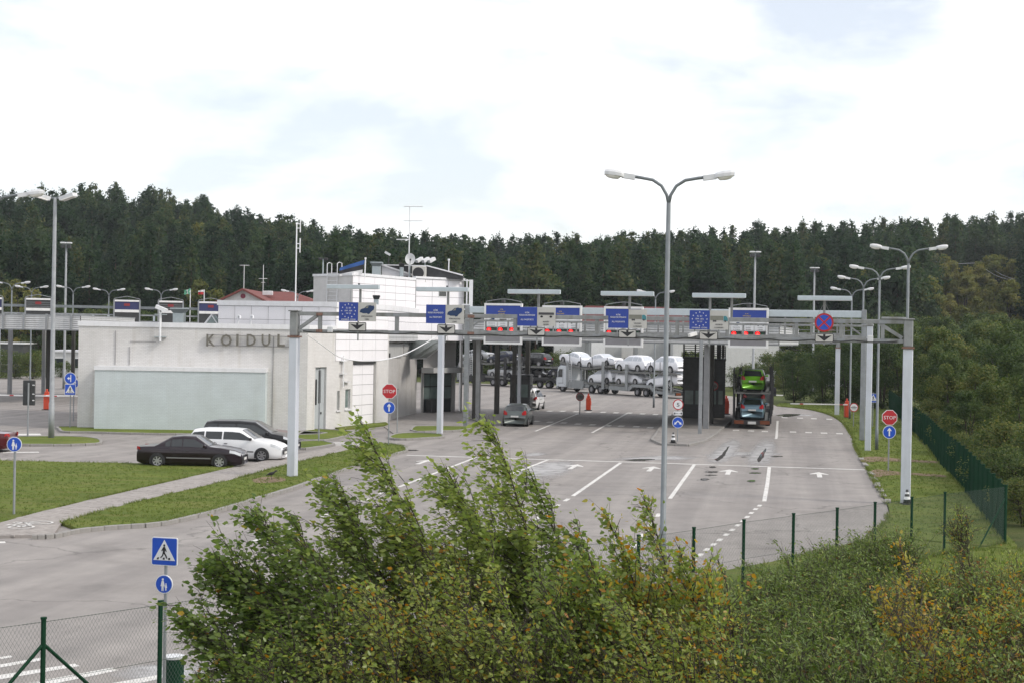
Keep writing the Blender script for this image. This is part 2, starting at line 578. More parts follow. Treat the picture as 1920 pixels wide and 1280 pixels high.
# paved footpath: bed plus pavers with open joints
bed = [G(*p) for p in path_up] + [G(*p) for p in reversed(path_lo)] + [G(100, 1007), G(-40, 1009)]
path = struct(MB().prism([(p.x, p.y) for p in bed], -0.05, 0.086).build("footpath", M("footpath_bed", (0.275, 0.252, 0.235), 0.9, var=0.08, scale=1.5, bump=0.2)))
def inside(poly, x, y):
    c = False
    j = len(poly) - 1
    for i in range(len(poly)):
        if (poly[i].y > y) != (poly[j].y > y) and x < (poly[j].x - poly[i].x) * (y - poly[i].y) / (poly[j].y - poly[i].y) + poly[i].x:
            c = not c
        j = i
    return c
def pavers():
    d = (G(447, 889) - G(60, 975)).normalized()
    nrm = Vector((-d.y, d.x, 0))
    o0 = G(0, 1000)
    spots = []
    for i in range(-60, 320):
        for j in range(-60, 60):
            s = (i + (0.5 if j % 2 else 0)) * 0.24
            p = o0 + d * s + nrm * (j * 0.16)
            if all(inside(bed, p.x + ax, p.y + ay) for ax, ay in ((0.05, 0.05), (-0.05, -0.05), (0.05, -0.05), (-0.05, 0.05))):
                spots.append(p)
    # the nearest ones in view are pieces of their own, the rest one mesh
    def view(p):
        return abs(p.x / p.y) < 0.35
    spots.sort(key=lambda p: (0 if view(p) else 1, p.y))
    a = atan2(d.y, d.x)
    mes = []
    for k in range(4):
        me = MB().bbox(-0.118, 0.118, -0.078, 0.078, 0.0, 0.06, 0.005).mesh("paver", M_PAVER)
        at = me.attributes.new("tint", 'FLOAT', 'FACE')
        at.data.foreach_set("value", [k / 3.0] * len(me.polygons))
        mes.append(me)
    for p in spots[:300]:
        put("paver", random.choice(mes), path, (p.x, p.y, 0.032 + random.uniform(-0.004, 0.004)), a + random.uniform(-0.01, 0.01))
    mb = MB()
    tint = []
    ca, sa = cos(a), sin(a)
    for p in spots[300:]:
        z = 0.092 + random.uniform(-0.004, 0.004)
        q = [(p.x + ca * u - sa * v, p.y + sa * u + ca * v) for u, v in ((-0.118, -0.078), (0.118, -0.078), (0.118, 0.078), (-0.118, 0.078))]
        vs = [(x, y, z) for x, y in q] + [(x, y, 0.07) for x, y in q]
        mb.add(vs, [(0, 1, 2, 3), (0, 4, 5, 1), (1, 5, 6, 2), (2, 6, 7, 3), (3, 7, 4, 0)])
        tint += [random.random()] * 5
    o = mb.build("paver", M_PAVER, path)
    at = o.data.attributes.new("tint", 'FLOAT', 'FACE')
    at.data.foreach_set("value", tint)
    o["kind"] = "stuff"
pavers()

# small lawns and islands by the building
isl = struct(put("island", None))
for px in ([(730, 820), (745, 815), (775, 813.5), (822, 815), (830, 818), (829, 821), (800, 823), (760, 825), (735, 824)],
           [(770, 808), (776, 802), (790, 800.5), (877, 801), (884, 804), (860, 808.5), (820, 810), (785, 811)],
           [(560, 815), (575, 808), (600, 806.5), (640, 809), (664, 812), (640, 821), (606, 827), (560, 825)],
           [(556, 830), (600, 828.5), (615, 831), (626, 834.5), (600, 839.5), (560, 843)],
           [(112, 806), (150, 801), (575, 811), (560, 817), (300, 815), (170, 812), (120, 811)],
           [(-30, 823), (20, 821), (100, 820), (150, 821), (180, 824), (189, 829), (178, 834), (100, 836), (-30, 834)]):
    pts = ring(px)
    sm = smooth_line(pts + [pts[0]], 3)[:-1]
    struct(MB().prism([(p.x, p.y) for p in sm], -0.05, 0.10).build("lawn", M_LAWN, isl))
    kerb(sm + [sm[0]], kerbs, 1.0)
gr = ring([(617, 800), (660, 794), (723, 792), (729, 797), (690, 802), (640, 806)])
struct(MB().prism([(p.x, p.y) for p in gr], -0.05, 0.09).build("lawn", M_LAWN, isl))
# the booth island with kerb under the canopy
isb = ring([(1222, 826), (1240, 800), (1262, 778), (1350, 779), (1374, 786), (1345, 812), (1322, 828), (1290, 836), (1240, 834)])
struct(MB().prism([(p.x, p.y) for p in isb], -0.05, 0.12).build("island", M_CONC))
kerb(isb + [isb[0]], kerbs, 1.0)
is2 = ring([(893, 795), (930, 770), (946, 758), (992, 757), (990, 768), (940, 797)])
struct(MB().prism([(p.x, p.y) for p in is2], -0.05, 0.12).build("island", M_CONC))
kerb(is2 + [is2[0]], kerbs, 1.0)
# apron in front of the entrance
ap = ring([(720, 800), (790, 774), (905, 770), (930, 785), (893, 800), (800, 808), (740, 815)])
struct(MB().prism([(p.x, p.y) for p in ap], -0.05, 0.06).build("pavement", M_CONC))

# right lawn between the road and the green fence
lawn_r = [Vector((26.3, 145, 0))] + er_s[:-5] + [G(1690, 1010), G(1888, 1030), Vector((15.2, 44.3, 0)), Vector((18.9, 61.7, 0)), Vector((21.9, 75.7, 0)), Vector((24.3, 87, 0)), Vector((34.3, 135, 0)), Vector((36, 145, 0))]
struct(MB().prism([(p.x + 0.03, p.y) for p in lawn_r], -0.06, 0.05).build("lawn", M_LAWN))
bank = [p + Vector((0.02, 0, 0)) for p in er_s[-8:]] + [Vector((0.5, 29.3, 0)), Vector((-3, 25.4, 0)), Vector((-2, 20, 0)), Vector((18, 20, 0)), Vector((17, 42, 0)), G(1690, 1012)]
struct(MB().prism([(p.x, p.y) for p in bank], -0.06, 0.04).build("bank", M_LAWN))
# two filled trenches across that lawn, and worn soil by the post
for px in ([(1612, 857), (1640, 855), (1700, 860), (1760, 864), (1762, 867), (1700, 864.5), (1650, 864), (1618, 866)],
           [(1630, 884), (1645, 879), (1690, 884), (1765, 889), (1768, 893), (1700, 889), (1668, 890), (1640, 893)]):
    pts = ring(px, 0.06)
    struct(MB().sheet([(p.x, p.y, 0.062) for p in smooth_line(pts + [pts[0]], 3)[:-1]]).build("soil", M_SOIL))
pts = ring([(472, 898), (500, 893), (530, 895), (535, 900), (510, 904), (480, 904)], 0.1)
struct(MB().sheet([(p.x, p.y, 0.105) for p in smooth_line(pts + [pts[0]], 3)[:-1]]).build("soil", M_SOIL))
# broken concrete edging along the right lawn
for k, (x, y, w) in enumerate(((1615, 861, 1), (1622, 872, 1), (1633, 889, 1), (1638, 898, .8), (1645, 911, 1), (1651, 920, .8), (1656, 930, .6), (1664, 942, .7))):
    p, q = G(x, y), G(x + 6, y + 9)
    o = put("kerb_stone", stone_me, kerbs, (p.x, p.y, random.uniform(-0.05, -0.01)), atan2((q - p).y, (q - p).x) + random.uniform(-0.1, 0.1))
    o.scale = (1.5 * w, 1.6, 1)

# ------------------------------------------------------------------ road markings (4 mm sheets, parts of the road)
def mark(name, px_poly, z=0.004, world=False):
    pts = px_poly if world else ring(px_poly)
    return MB().sheet([(p.x, p.y, z) for p in pts]).build(name, M_PAINT, road)
def stripe(p, q, w, name="lane_line", z=0.004):
    p, q = Vector((p.x, p.y, 0)), Vector((q.x, q.y, 0))
    d = (q - p).normalized()
    s = Vector((-d.y, d.x, 0)) * (w / 2)
    return mark(name, [p - s, q - s, q + s, p + s], z, True)
stripe(G(762.5, 852.6), G(1160, 864.8), 0.28, "stop_line")
stripe(G(1160, 864.8), G(1623, 880), 0.28, "stop_line")
for a, b in (((890.5, 857.5), (748, 912)), ((1028, 861), (960, 887)), ((1164, 866.5), (1074, 929)), ((1302, 870), (1256, 934)), ((1442.5, 875), (1439, 905)), ((1439, 905), (1433, 939)),
             ((1004, 807.5), (1084, 774.5)), ((1110, 810.5), (1176, 774)), ((1458, 788), (1456, 818)), ((1456, 818), (1455, 822))):
    stripe(G(*a), G(*b), 0.16)
for x, y in ((1425.7, 945.5), (1418.5, 952), (1410.7, 959), (1403, 966.5), (1395, 974), (1385.5, 982), (1375, 990.5), (1364, 999.5), (1352, 1009), (1340.5, 1017.5), (1328, 1027), (1316, 1037), (1303, 1047)):
    p, q = G(x, y), G(x - 7, y + 6)
    d = (q - p).normalized()
    stripe(p, p + d * 0.55, 0.15, "lane_dash")
for x, y, dx, dy in ((1066, 934, -8, 5), (1048, 945, -8, 5), (1030, 957, -8, 5), (1012, 968, -8, 5), (615, 963, -14, 6), (690, 934, -14, 6), (560, 985, -14, 6), (486, 1009, -14, 6), (722, 921, -12, 5),
                     (1236, 962, -6, 8), (1222, 980, -6, 8), (1206, 1000, -6, 8), (1192, 1018, -6, 8)):
    p, q = G(x, y), G(x + dx, y + dy)
    stripe(p, p + (q - p).normalized() * 0.9, 0.16, "lane_dash")
lane_dir = Vector((sin(radians(10.5)), cos(radians(10.5)), 0))
lane_side = Vector((lane_dir.y, -lane_dir.x, 0))
def arrow(px, py, k=1.0):
    c = G(px, py)
    shape = [(-0.11, -1.5), (0.11, -1.5), (0.11, 0.35), (0.42, 0.05), (0.42, 0.3), (0, 1.5), (-0.42, 0.3), (-0.42, 0.05), (-0.11, 0.35)]
    mark("arrow_marking", [c + lane_side * (u * k) + lane_dir * (v * k * 0.9) for u, v in shape], 0.004, True)
for x, y in ((1536, 889), (1366, 884), (1221, 878), (1076, 874), (795, 865)):
    arrow(x, y)
def block(px, py, w=0.55, l=0.55, name="crossing_block"):
    c = G(px, py)
    mark(name, [c + lane_side * (u * w / 2) + lane_dir * (v * l / 2) for u, v in ((-1, -1), (1, -1), (1, 1), (-1, 1))], 0.004, True)
for x, y in ((1471, 782), (1500, 783), (1526, 784), (1555, 785)):
    block(x, y, 0.45, 1.2)
for x, y in ((1487, 809), (1516, 810), (1545, 811), (1574, 812), (1380, 806), (1408, 807), (1434, 808)):
    block(x, y, 0.42, 1.1)
for x, y in ((1055, 770), (1080, 771), (1104, 771.5), (1131, 772), (1155, 773), (1180, 773.5), (1205, 775), (1229, 776), (1255, 777), (1031, 770), (1006, 769)):
    block(x, y, 0.42, 1.5)
for x, y in ((1006, 789), (1031, 790.5), (1057, 792), (1084, 794), (1111, 795.5), (1140, 797), (1165, 798), (1193, 799), (1219, 801)):
    block(x, y, 0.42, 1.3)
stripe(G(1000, 773), G(1245, 780), 0.12)
# zebra crossing at the bottom left and the one by the building
for q in ([(-30, 1250), (75, 1232.5), (80, 1237), (-30, 1256)], [(-30, 1269), (140, 1243.5), (150, 1248), (-30, 1278)],
          [(20, 1286), (210, 1251), (222, 1256), (60, 1290)], [(120, 1296), (300, 1264), (312, 1269), (160, 1302)],
          [(-30, 1236), (20, 1228), (24, 1231), (-30, 1241)]):
    mark("crossing_stripe", q)
for k in range(5):
    y0 = 827.6 + k * 1.75
    mark("crossing_stripe", [(612 + k * 4, y0), (690 + k * 3, y0 + 1.2), (694 + k * 3, y0 + 2.1), (616 + k * 4, y0 + 0.95)])
mark("crossing_stripe", [(-20, 813), (75, 812), (78, 815), (-20, 816)])
mark("lane_line", [(5, 846.5), (72, 846), (74, 847.6), (5, 848.5)])
mark("lane_line", [(-30, 1016), (9, 1014), (11, 1017), (-30, 1019)])
# bicycle painted on the footpath
def bike_mark():
    c = G(58, 983, 0.1)
    d = (G(447, 889) - G(60, 975)).normalized()
    nrm = Vector((-d.y, d.x, 0))
    mb = MB()
    def seg(a, b, w=0.07):
        a, b = Vector(a), Vector(b)
        t = (b - a).normalized()
        s = Vector((-t.y, t.x)) * w / 2
        mb.sheet([c + d * q.x + nrm * q.y for q in (a - s, b - s, b + s, a + s)], 0.104)
    for cx in (-0.55, 0.55):
        for k in range(12):
            seg((cx + 0.36 * cos(k * pi / 6), 0.36 * sin(k * pi / 6)), (cx + 0.36 * cos((k + 1) * pi / 6), 0.36 * sin((k + 1) * pi / 6)), 0.08)
    for a, b in (((-0.55, 0), (-0.2, 0.5)), ((-0.2, 0.5), (0.42, 0.5)), ((-0.2, 0.5), (0.0, 0)), ((0, 0), (0.45, 0.5)), ((0.55, 0), (0.36, 0.72)), ((-0.55, 0), (0, 0)), ((0.25, 0.74), (0.5, 0.74)), ((-0.35, 0.62), (-0.08, 0.62))):
        seg(a, b, 0.09)
    o = mb.build("bicycle_marking", M_PAINT, path)
bike_mark()

# standing water: thin glossy sheets in the wheel tracks of the truck lane
M_WATER = bpy.data.materials.new("puddle_water")
M_WATER.use_nodes = True
_b = M_WATER.node_tree.nodes["Principled BSDF"]
_b.inputs["Base Color"].default_value = (0.14, 0.135, 0.13, 1)
_b.inputs["Roughness"].default_value = 0.03
_b.inputs["Specular IOR Level"].default_value = 0.5
_b.inputs["IOR"].default_value = 1.33
M_PALEMARK = bpy.data.materials.new("pale_asphalt_mark")  # one pale tone on the asphalt, broken by noise and fading at the edges
M_PALEMARK.use_nodes = True
_b = M_PALEMARK.node_tree.nodes["Principled BSDF"]
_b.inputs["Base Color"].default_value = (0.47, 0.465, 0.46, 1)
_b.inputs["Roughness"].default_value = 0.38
_n, _l = M_PALEMARK.node_tree.nodes, M_PALEMARK.node_tree.links
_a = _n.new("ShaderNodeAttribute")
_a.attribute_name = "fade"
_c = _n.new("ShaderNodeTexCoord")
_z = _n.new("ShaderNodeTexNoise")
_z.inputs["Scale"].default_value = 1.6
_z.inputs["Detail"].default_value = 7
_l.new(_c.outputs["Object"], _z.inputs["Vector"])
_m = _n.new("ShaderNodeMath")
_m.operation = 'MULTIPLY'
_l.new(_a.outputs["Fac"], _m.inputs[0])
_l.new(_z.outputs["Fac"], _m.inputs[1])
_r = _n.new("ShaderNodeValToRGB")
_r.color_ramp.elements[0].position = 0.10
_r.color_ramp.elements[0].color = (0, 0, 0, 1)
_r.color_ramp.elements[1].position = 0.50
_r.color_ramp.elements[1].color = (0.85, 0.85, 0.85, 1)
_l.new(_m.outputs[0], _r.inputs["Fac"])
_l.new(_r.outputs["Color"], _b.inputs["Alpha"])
def blob(name, px_pts, mat, z, n=3):
    pts = ring(px_pts)
    sm = smooth_line(pts + [pts[0]], n)[:-1]
    return MB().sheet([(p.x + random.uniform(-.03, .03), p.y + random.uniform(-.1, .1), z) for p in sm]).build(name, mat, road)
def pale_strip(pts, z=0.002):
    """pale strip that thins out towards its edges: a ribbon along px, py, half width in metres"""
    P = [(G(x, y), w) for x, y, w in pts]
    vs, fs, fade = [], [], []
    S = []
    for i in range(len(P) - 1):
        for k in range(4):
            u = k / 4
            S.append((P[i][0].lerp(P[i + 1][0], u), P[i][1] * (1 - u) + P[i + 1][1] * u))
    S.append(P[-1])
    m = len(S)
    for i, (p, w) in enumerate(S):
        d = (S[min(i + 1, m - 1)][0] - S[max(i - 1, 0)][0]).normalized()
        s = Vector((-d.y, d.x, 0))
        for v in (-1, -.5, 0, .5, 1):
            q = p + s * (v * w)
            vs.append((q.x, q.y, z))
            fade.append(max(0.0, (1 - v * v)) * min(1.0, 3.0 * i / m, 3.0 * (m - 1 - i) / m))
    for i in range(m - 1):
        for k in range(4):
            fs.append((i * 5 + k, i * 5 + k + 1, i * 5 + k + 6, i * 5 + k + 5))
    o = MB().add(vs, fs).build("pale_patch", M_PALEMARK, road, smooth=True)
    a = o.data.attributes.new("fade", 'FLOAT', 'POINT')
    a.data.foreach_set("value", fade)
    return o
blob("puddle", [(1340, 860), (1348, 856), (1356, 848), (1364, 838), (1368, 836), (1362, 848), (1357, 856), (1350, 861), (1344, 864)], M_WATER, 0.006)
blob("puddle", [(1420, 861), (1424, 854), (1430, 846), (1435, 839), (1436, 842), (1434, 852), (1428, 860), (1422, 866)], M_WATER, 0.006)
for x, y, w, h in ((1336, 875, 6, 1.6), (1334, 884, 13, 1.5), (1416, 878, 8, 1.6), (1416, 886, 12, 1.4), (1321, 898, 8, 2.2), (1409, 901, 8, 2.2), (1456, 855, 12, 1.0), (1395, 856, 6, 0.7), (1333, 890, 12, 0.9)):
    blob("puddle", [(x + w * cos(k * pi / 4), y + h * sin(k * pi / 4)) for k in range(8)], M_WATER, 0.006)
blob("puddle", [(1455, 778), (1475, 775), (1500, 776), (1492, 779), (1470, 781)], M_WATER, 0.006)
blob("puddle", [(1168, 861.5), (1200, 859.5), (1228, 860), (1215, 862.5), (1190, 863.5)], M_WATER, 0.007)
pale_strip([(1318, 857, .5), (1350, 853, 1.6), (1385, 851, 2.0), (1420, 850, 2.2), (1445, 853, 1.4), (1476, 854, .3)])
pale_strip([(1330, 876, .6), (1345, 862, .9), (1362, 842, .9), (1375, 828, .7), (1384, 815, .5)], .0024)
pale_strip([(1412, 884, .6), (1421, 866, .9), (1431, 845, .9), (1438, 828, .7), (1440, 815, .5)], .0024)
pale_strip([(1452, 775, .8), (1480, 776, 1.6), (1510, 778, 1.2), (1535, 780, .4)])
pale_strip([(1140, 862, .4), (1190, 860, 1.3), (1260, 857, 1.8), (1320, 854, .8)], .0028)
pale_strip([(985, 908, .8), (1005, 890, 1.6), (1030, 875, 1.6), (1050, 866, 1.0), (1078, 862, .4)])
pale_strip([(985, 856, .5), (1003, 851, .8), (1018, 846, .3)])
pale_strip([(190, 1270, .3), (260, 1262, .8), (340, 1256, .8), (420, 1250, .4)])
mh = MB()
mh.cyl((0, 0), 0.36, 0.0, 0.012, 20)
for k in range(-3, 4):
    mh.box(-0.25, 0.25, k * 0.075 - 0.015, k * 0.075 + 0.015, 0.012, 0.02)
p = G(772, 843.5)
tag(mh.build("manhole_cover", M("cast_iron", (0.09, 0.085, 0.08), 0.7, 0.4, var=0.2), None, loc=(p.x, p.y, 0.004)), "round iron manhole cover in the asphalt beyond the tip of the grass verge", "manhole cover")
# ================================================================== STRUCTURES
M_GALV = M("galvanised_steel", (0.27, 0.285, 0.295), 0.55, 0.2, var=0.12, scale=4.0, dirt=0.35)
M_GALV_P = M("lamp_pole_steel", (0.17, 0.19, 0.20), 0.55, 0.15, var=0.12, scale=3.0, dirt=0.3)
M_POST = M("pale_painted_post", (0.58, 0.61, 0.66), 0.5, 0.1, var=0.05, scale=1.5, dirt=0.25)
M_BEAM = M("grey_painted_beam", (0.26, 0.268, 0.265), 0.6, 0.2, var=0.18, scale=2.5, dirt=0.75)
M_RUST = M("rusty_flange", (0.22, 0.13, 0.10), 0.8, 0.1, var=0.3, scale=12)
M_WHITEP = M("white_paint", (0.74, 0.74, 0.73), 0.5, var=0.04, dirt=0.15)
M_BLACK = M("black_plastic", (0.022, 0.022, 0.024), 0.5, var=0.1)
M_DARK = M("dark_grey_metal", (0.052, 0.054, 0.055), 0.55, 0.3, var=0.15, dirt=0.3)
M_SIGNBLUE = M("sign_blue", (0.022, 0.055, 0.30), 0.4, var=0.05)
M_ROADBLUE = M("road_sign_blue", (0.012, 0.075, 0.46), 0.4, var=0.05)
M_SIGNGREY = M("sign_pale_grey", (0.50, 0.49, 0.455), 0.5, var=0.05, dirt=0.15)
M_SIGNWHITE = M("sign_white", (0.70, 0.71, 0.72), 0.4, var=0.03)
M_SIGNRED = M("sign_red", (0.42, 0.018, 0.025), 0.4, var=0.06)
M_SIGNBLACK = M("sign_black", (0.018, 0.018, 0.02), 0.5, var=0.05)
M_YELLOW = M("sign_yellow", (0.62, 0.47, 0.06), 0.5, var=0.05)
M_LIGHTBAR = M("pale_blue_metal", (0.48, 0.54, 0.57), 0.45, 0.1, var=0.05)
M_LENS = M("red_lamp_lit", (0.95, 0.012, 0.014), 0.3, var=0.0, emit=0.9, spec=0.1)
M_LENSC = M("red_lamp_core", (1.0, 0.06, 0.05), 0.3, var=0.0, emit=1.2, spec=0.1)
M_GREENOFF = M("green_lens_off", (0.012, 0.05, 0.025), 0.2, var=0.0)
M_MESHGREY = M("perforated_panel", (0.24, 0.235, 0.245), 0.6, 0.2, var=0.06, scale=2)
M_GLASS = M("dark_window_glass", (0.035, 0.042, 0.045), 0.06, 0.0, var=0.15, scale=1.0, spec=0.6)
M_GLASSP = M("pale_window_glass", (0.16, 0.21, 0.20), 0.08, 0.0, var=0.25, scale=1.0, spec=0.6)
M_FRAME = M("white_frame", (0.66, 0.67, 0.67), 0.5, var=0.03)
M_PALEBLUE = M("pictogram_blue", (0.010, 0.034, 0.10), 0.4, var=0.1)
M_TEAL = M("pictogram_teal", (0.05, 0.22, 0.25), 0.4, var=0.1)
M_PICGREY = M("pictogram_grey", (0.20, 0.20, 0.165), 0.5, var=0.1)
M_PICDARK = M("pictogram_dark", (0.06, 0.06, 0.065), 0.5, var=0.1)
M_ORANGE = M("orange_red_paint", (0.56, 0.065, 0.025), 0.5, var=0.08, dirt=0.2)
M_GREENFENCE = M("green_coated_steel", (0.008, 0.040, 0.020), 0.75, 0.0, var=0.15, spec=0.12)
M_LAMPGREY = M("lamp_housing", (0.62, 0.63, 0.64), 0.45, 0.1, var=0.06, dirt=0.2)
M_LAMPGLASS = M("lamp_bowl", (0.82, 0.80, 0.77), 0.15, var=0.04)

texts([("KÕIK", .006), ("REISIDOKUMENDID", .006), ("ALL PASSPORTS", .006), ("SÕIDUAUTOD", .006), ("CARS", .006), ("BUSSID", .006), ("BUSES", .006),
       ("VEOKID", .006), ("LORRIES", .006), ("EL  EU", .006), ("EMP - EEA", .006), ("CH  CH", .006), ("KODANIKUD - CITIZENS", .006), ("STOP", .006), ("5", .006), ("50 m", .006),
       ("TOLL", .006), ("CUSTOMS", .006), ("K", .05), ("O", .05), ("I", .05), ("D", .05), ("U", .05), ("L", .05), ("A", .05)])

def frame_of(P0, P1):
    return atan2(P1.y - P0.y, P1.x - P0.x)
def car_picture(mb, x, z, w, mi0, mi1, y=-0.02):
    """little three quarter view of a saloon printed on the plate"""
    body = [(-.50, -.13), (-.47, .03), (-.36, .10), (-.20, .14), (-.02, .30), (.22, .34), (.36, .30), (.44, .33), (.50, .20), (.46, .05), (.24, -.13), (.18, -.22), (.06, -.25), (.0, -.19), (-.28, -.20), (-.36, -.16)]
    mb.plate([(x + u * w, z + v * w) for u, v in body], y, y + 0.008, mi0)
    win = [(-.15, .14), (-.01, .27), (.10, .29), (.06, .15)]
    mb.plate([(x + u * w, z + v * w) for u, v in win], y - 0.004, y, mi1)
def bus_picture(mb, x, z, w, mi0, mi1, y=-0.02):
    mb.plate([(x - w * .5, z + w * .02), (x - w * .5, z + w * .14), (x - w * .47, z + w * .17), (x + w * .47, z + w * .17), (x + w * .5, z + w * .14), (x + w * .5, z + w * .02)], y, y + 0.008, mi0)
    for cx in (-.30, .30):
        mb.plate([(x + w * cx + w * .09 * cos(k * pi / 5), z - w * .09 + w * .07 * sin(k * pi / 5)) for k in range(10)], y, y + 0.008, mi1)
def truck_picture(mb, x, z, w, mi0, mi1, mi2, y=-0.02):
    mb.plate([(x - w * .5, z - w * .10), (x - w * .5, z + w * .15), (x + w * .24, z + w * .15), (x + w * .24, z - w * .10)], y, y + 0.008, mi0)
    mb.plate([(x + w * .26, z - w * .15), (x + w * .26, z + w * .14), (x + w * .38, z + w * .15), (x + w * .47, z + w * .08), (x + w * .5, z - w * .02), (x + w * .5, z - w * .15)], y, y + 0.008, mi1)
    for cx in (-.30, -.20, .36):
        mb.plate([(x + w * cx + w * .055 * cos(k * pi / 5), z - w * .14 + w * .055 * sin(k * pi / 5)) for k in range(10)], y - 0.003, y + 0.005, mi2)
def rrect(x0, x1, z0, z1, r, n=4):
    out = []
    for cx, cz, a0 in ((x1 - r, z1 - r, 0), (x0 + r, z1 - r, 90), (x0 + r, z0 + r, 180), (x1 - r, z0 + r, 270)):
        for k in range(n + 1):
            a = radians(a0 + 90 * k / n)
            out.append((cx + r * cos(a), cz + r * sin(a)))
    return out
def disc(x, z, r, n=24):
    return [(x + r * cos(2 * pi * k / n), z + r * sin(2 * pi * k / n)) for k in range(n)]

# ------------------------------------------------------------------ lane gantry with the direction signs
A1, B1 = G(548, 896), G(1697.5, 944.5)
L1 = (B1 - A1).length
g1 = thing("sign_gantry", "long grey steel truss gantry spanning all lanes in front, pale square end posts", "gantry", (A1.x, A1.y, 0), frame_of(A1, B1), "gantries over the lanes")
def gantry_posts(g, L, top, joint, w=0.36):
    for x in (0, L):
        mb = MB()
        mb.bbox(x - w / 2, x + w / 2, -w / 2, w / 2, 0.0, joint, 0.03)
        mb.box(x - w / 2 - .06, x + w / 2 + .06, -w / 2 - .06, w / 2 + .06, 0.0, 0.05)
        p = mb.build("post", M_POST, g)
        MB().box(x - w / 2 - .05, x + w / 2 + .05, -w / 2 - .05, w / 2 + .05, joint, joint + 0.07).build("flange", M_RUST, p)
        MB().bbox(x - w / 2 + .01, x + w / 2 - .01, -w / 2 + .01, w / 2 - .01, joint + 0.07, top, 0.03).build("upper_post", M_BEAM, p)
        MB().bbox(x - w / 2 - .04, x + w / 2 + .04, -w / 2 - .04, w / 2 + .04, top, top + 0.05, 0.01).build("cap", M_BEAM, p)
gantry_posts(g1, L1, 6.90, 5.83)
MB().bbox(0.17, L1 - 0.17, -0.09, 0.09, 6.74, 6.90, 0.012).build("top_beam", M_BEAM, g1)
MB().bbox(0.17, L1 - 0.17, -0.09, 0.09, 6.02, 6.18, 0.012).build("bottom_beam", M_BEAM, g1)
for px in (600, 744, 884, 966, 1119, 1270, 1364, 1493, 1577, 1655):
    s, z = WALL(px, 620, A1, B1)
    MB().bbox(s - 0.07, s + 0.07, -0.08, 0.08, 6.18, 6.74, 0.01).build("strut", M_BEAM, g1)
MB().bar((0.22, 0, 6.22), (0.98, 0, 6.74), 0.13, 0.13).build("brace", M_BEAM, g1)
MB().bar((L1 - 0.22, 0, 6.22), (L1 - 1.05, 0, 6.74), 0.13, 0.13).build("brace", M_BEAM, g1)
MB().bbox(L1 - 1.0, L1 - 0.10, -0.12, 0.12, 6.905, 7.0, 0.02).build("sleeve", M_BEAM, g1)

# cables clipped along the truss, junction boxes and bolted plates
cb_ = []
nseg = 60
for k in range(nseg + 1):
    x = .4 + (L1 - .8) * k / nseg
    cb_.append((x, -.11, 6.10 - .05 * abs(sin(k * .5 * pi / 2)) + random.uniform(-.008, .008)))
MB().tube(cb_, .018, 5).build("cable", M_BLACK, g1)
MB().tube([(x, .13, z + .74 - .03 * (k % 2)) for k, (x, y, z) in enumerate(cb_)], .014, 5).build("cable", M_BLACK, g1)
for x in (1.5, L1 - 1.5):
    MB().bbox(x, x + .22, -.2, -.092, 6.06, 6.30, .02).build("junction_box", M_LAMPGREY, g1)
for px in (600, 744, 884, 966, 1119, 1270, 1364, 1493, 1577, 1655):
    s, z = WALL(px, 620, A1, B1)
    for zz in (6.12, 6.80):
        MB().bbox(s - .14, s + .14, -.105, -.0905, zz - .06, zz + .06, .004).build("joint_plate", M_RUST if px in (600, 884) else M_GALV, g1)
s, z = WALL(1300, 628, A1, B1)
cm = thing("security_camera", "small white camera on the gantry left of the star ring lorry sign arrow", "camera", (A1.x + cos(g1.rotation_euler.z) * s, A1.y + sin(g1.rotation_euler.z) * s, 0), g1.rotation_euler.z, "security cameras")
MB().bar((-.12, -.35, z - .02), (.12, -.12, z + .06), .14, .13).build("camera_body", M_WHITEP, cm)
MB().bar((.05, -.15, z), (.1, -.08, 6.15), .05, .05).build("camera_mount", M_DARK, cm)

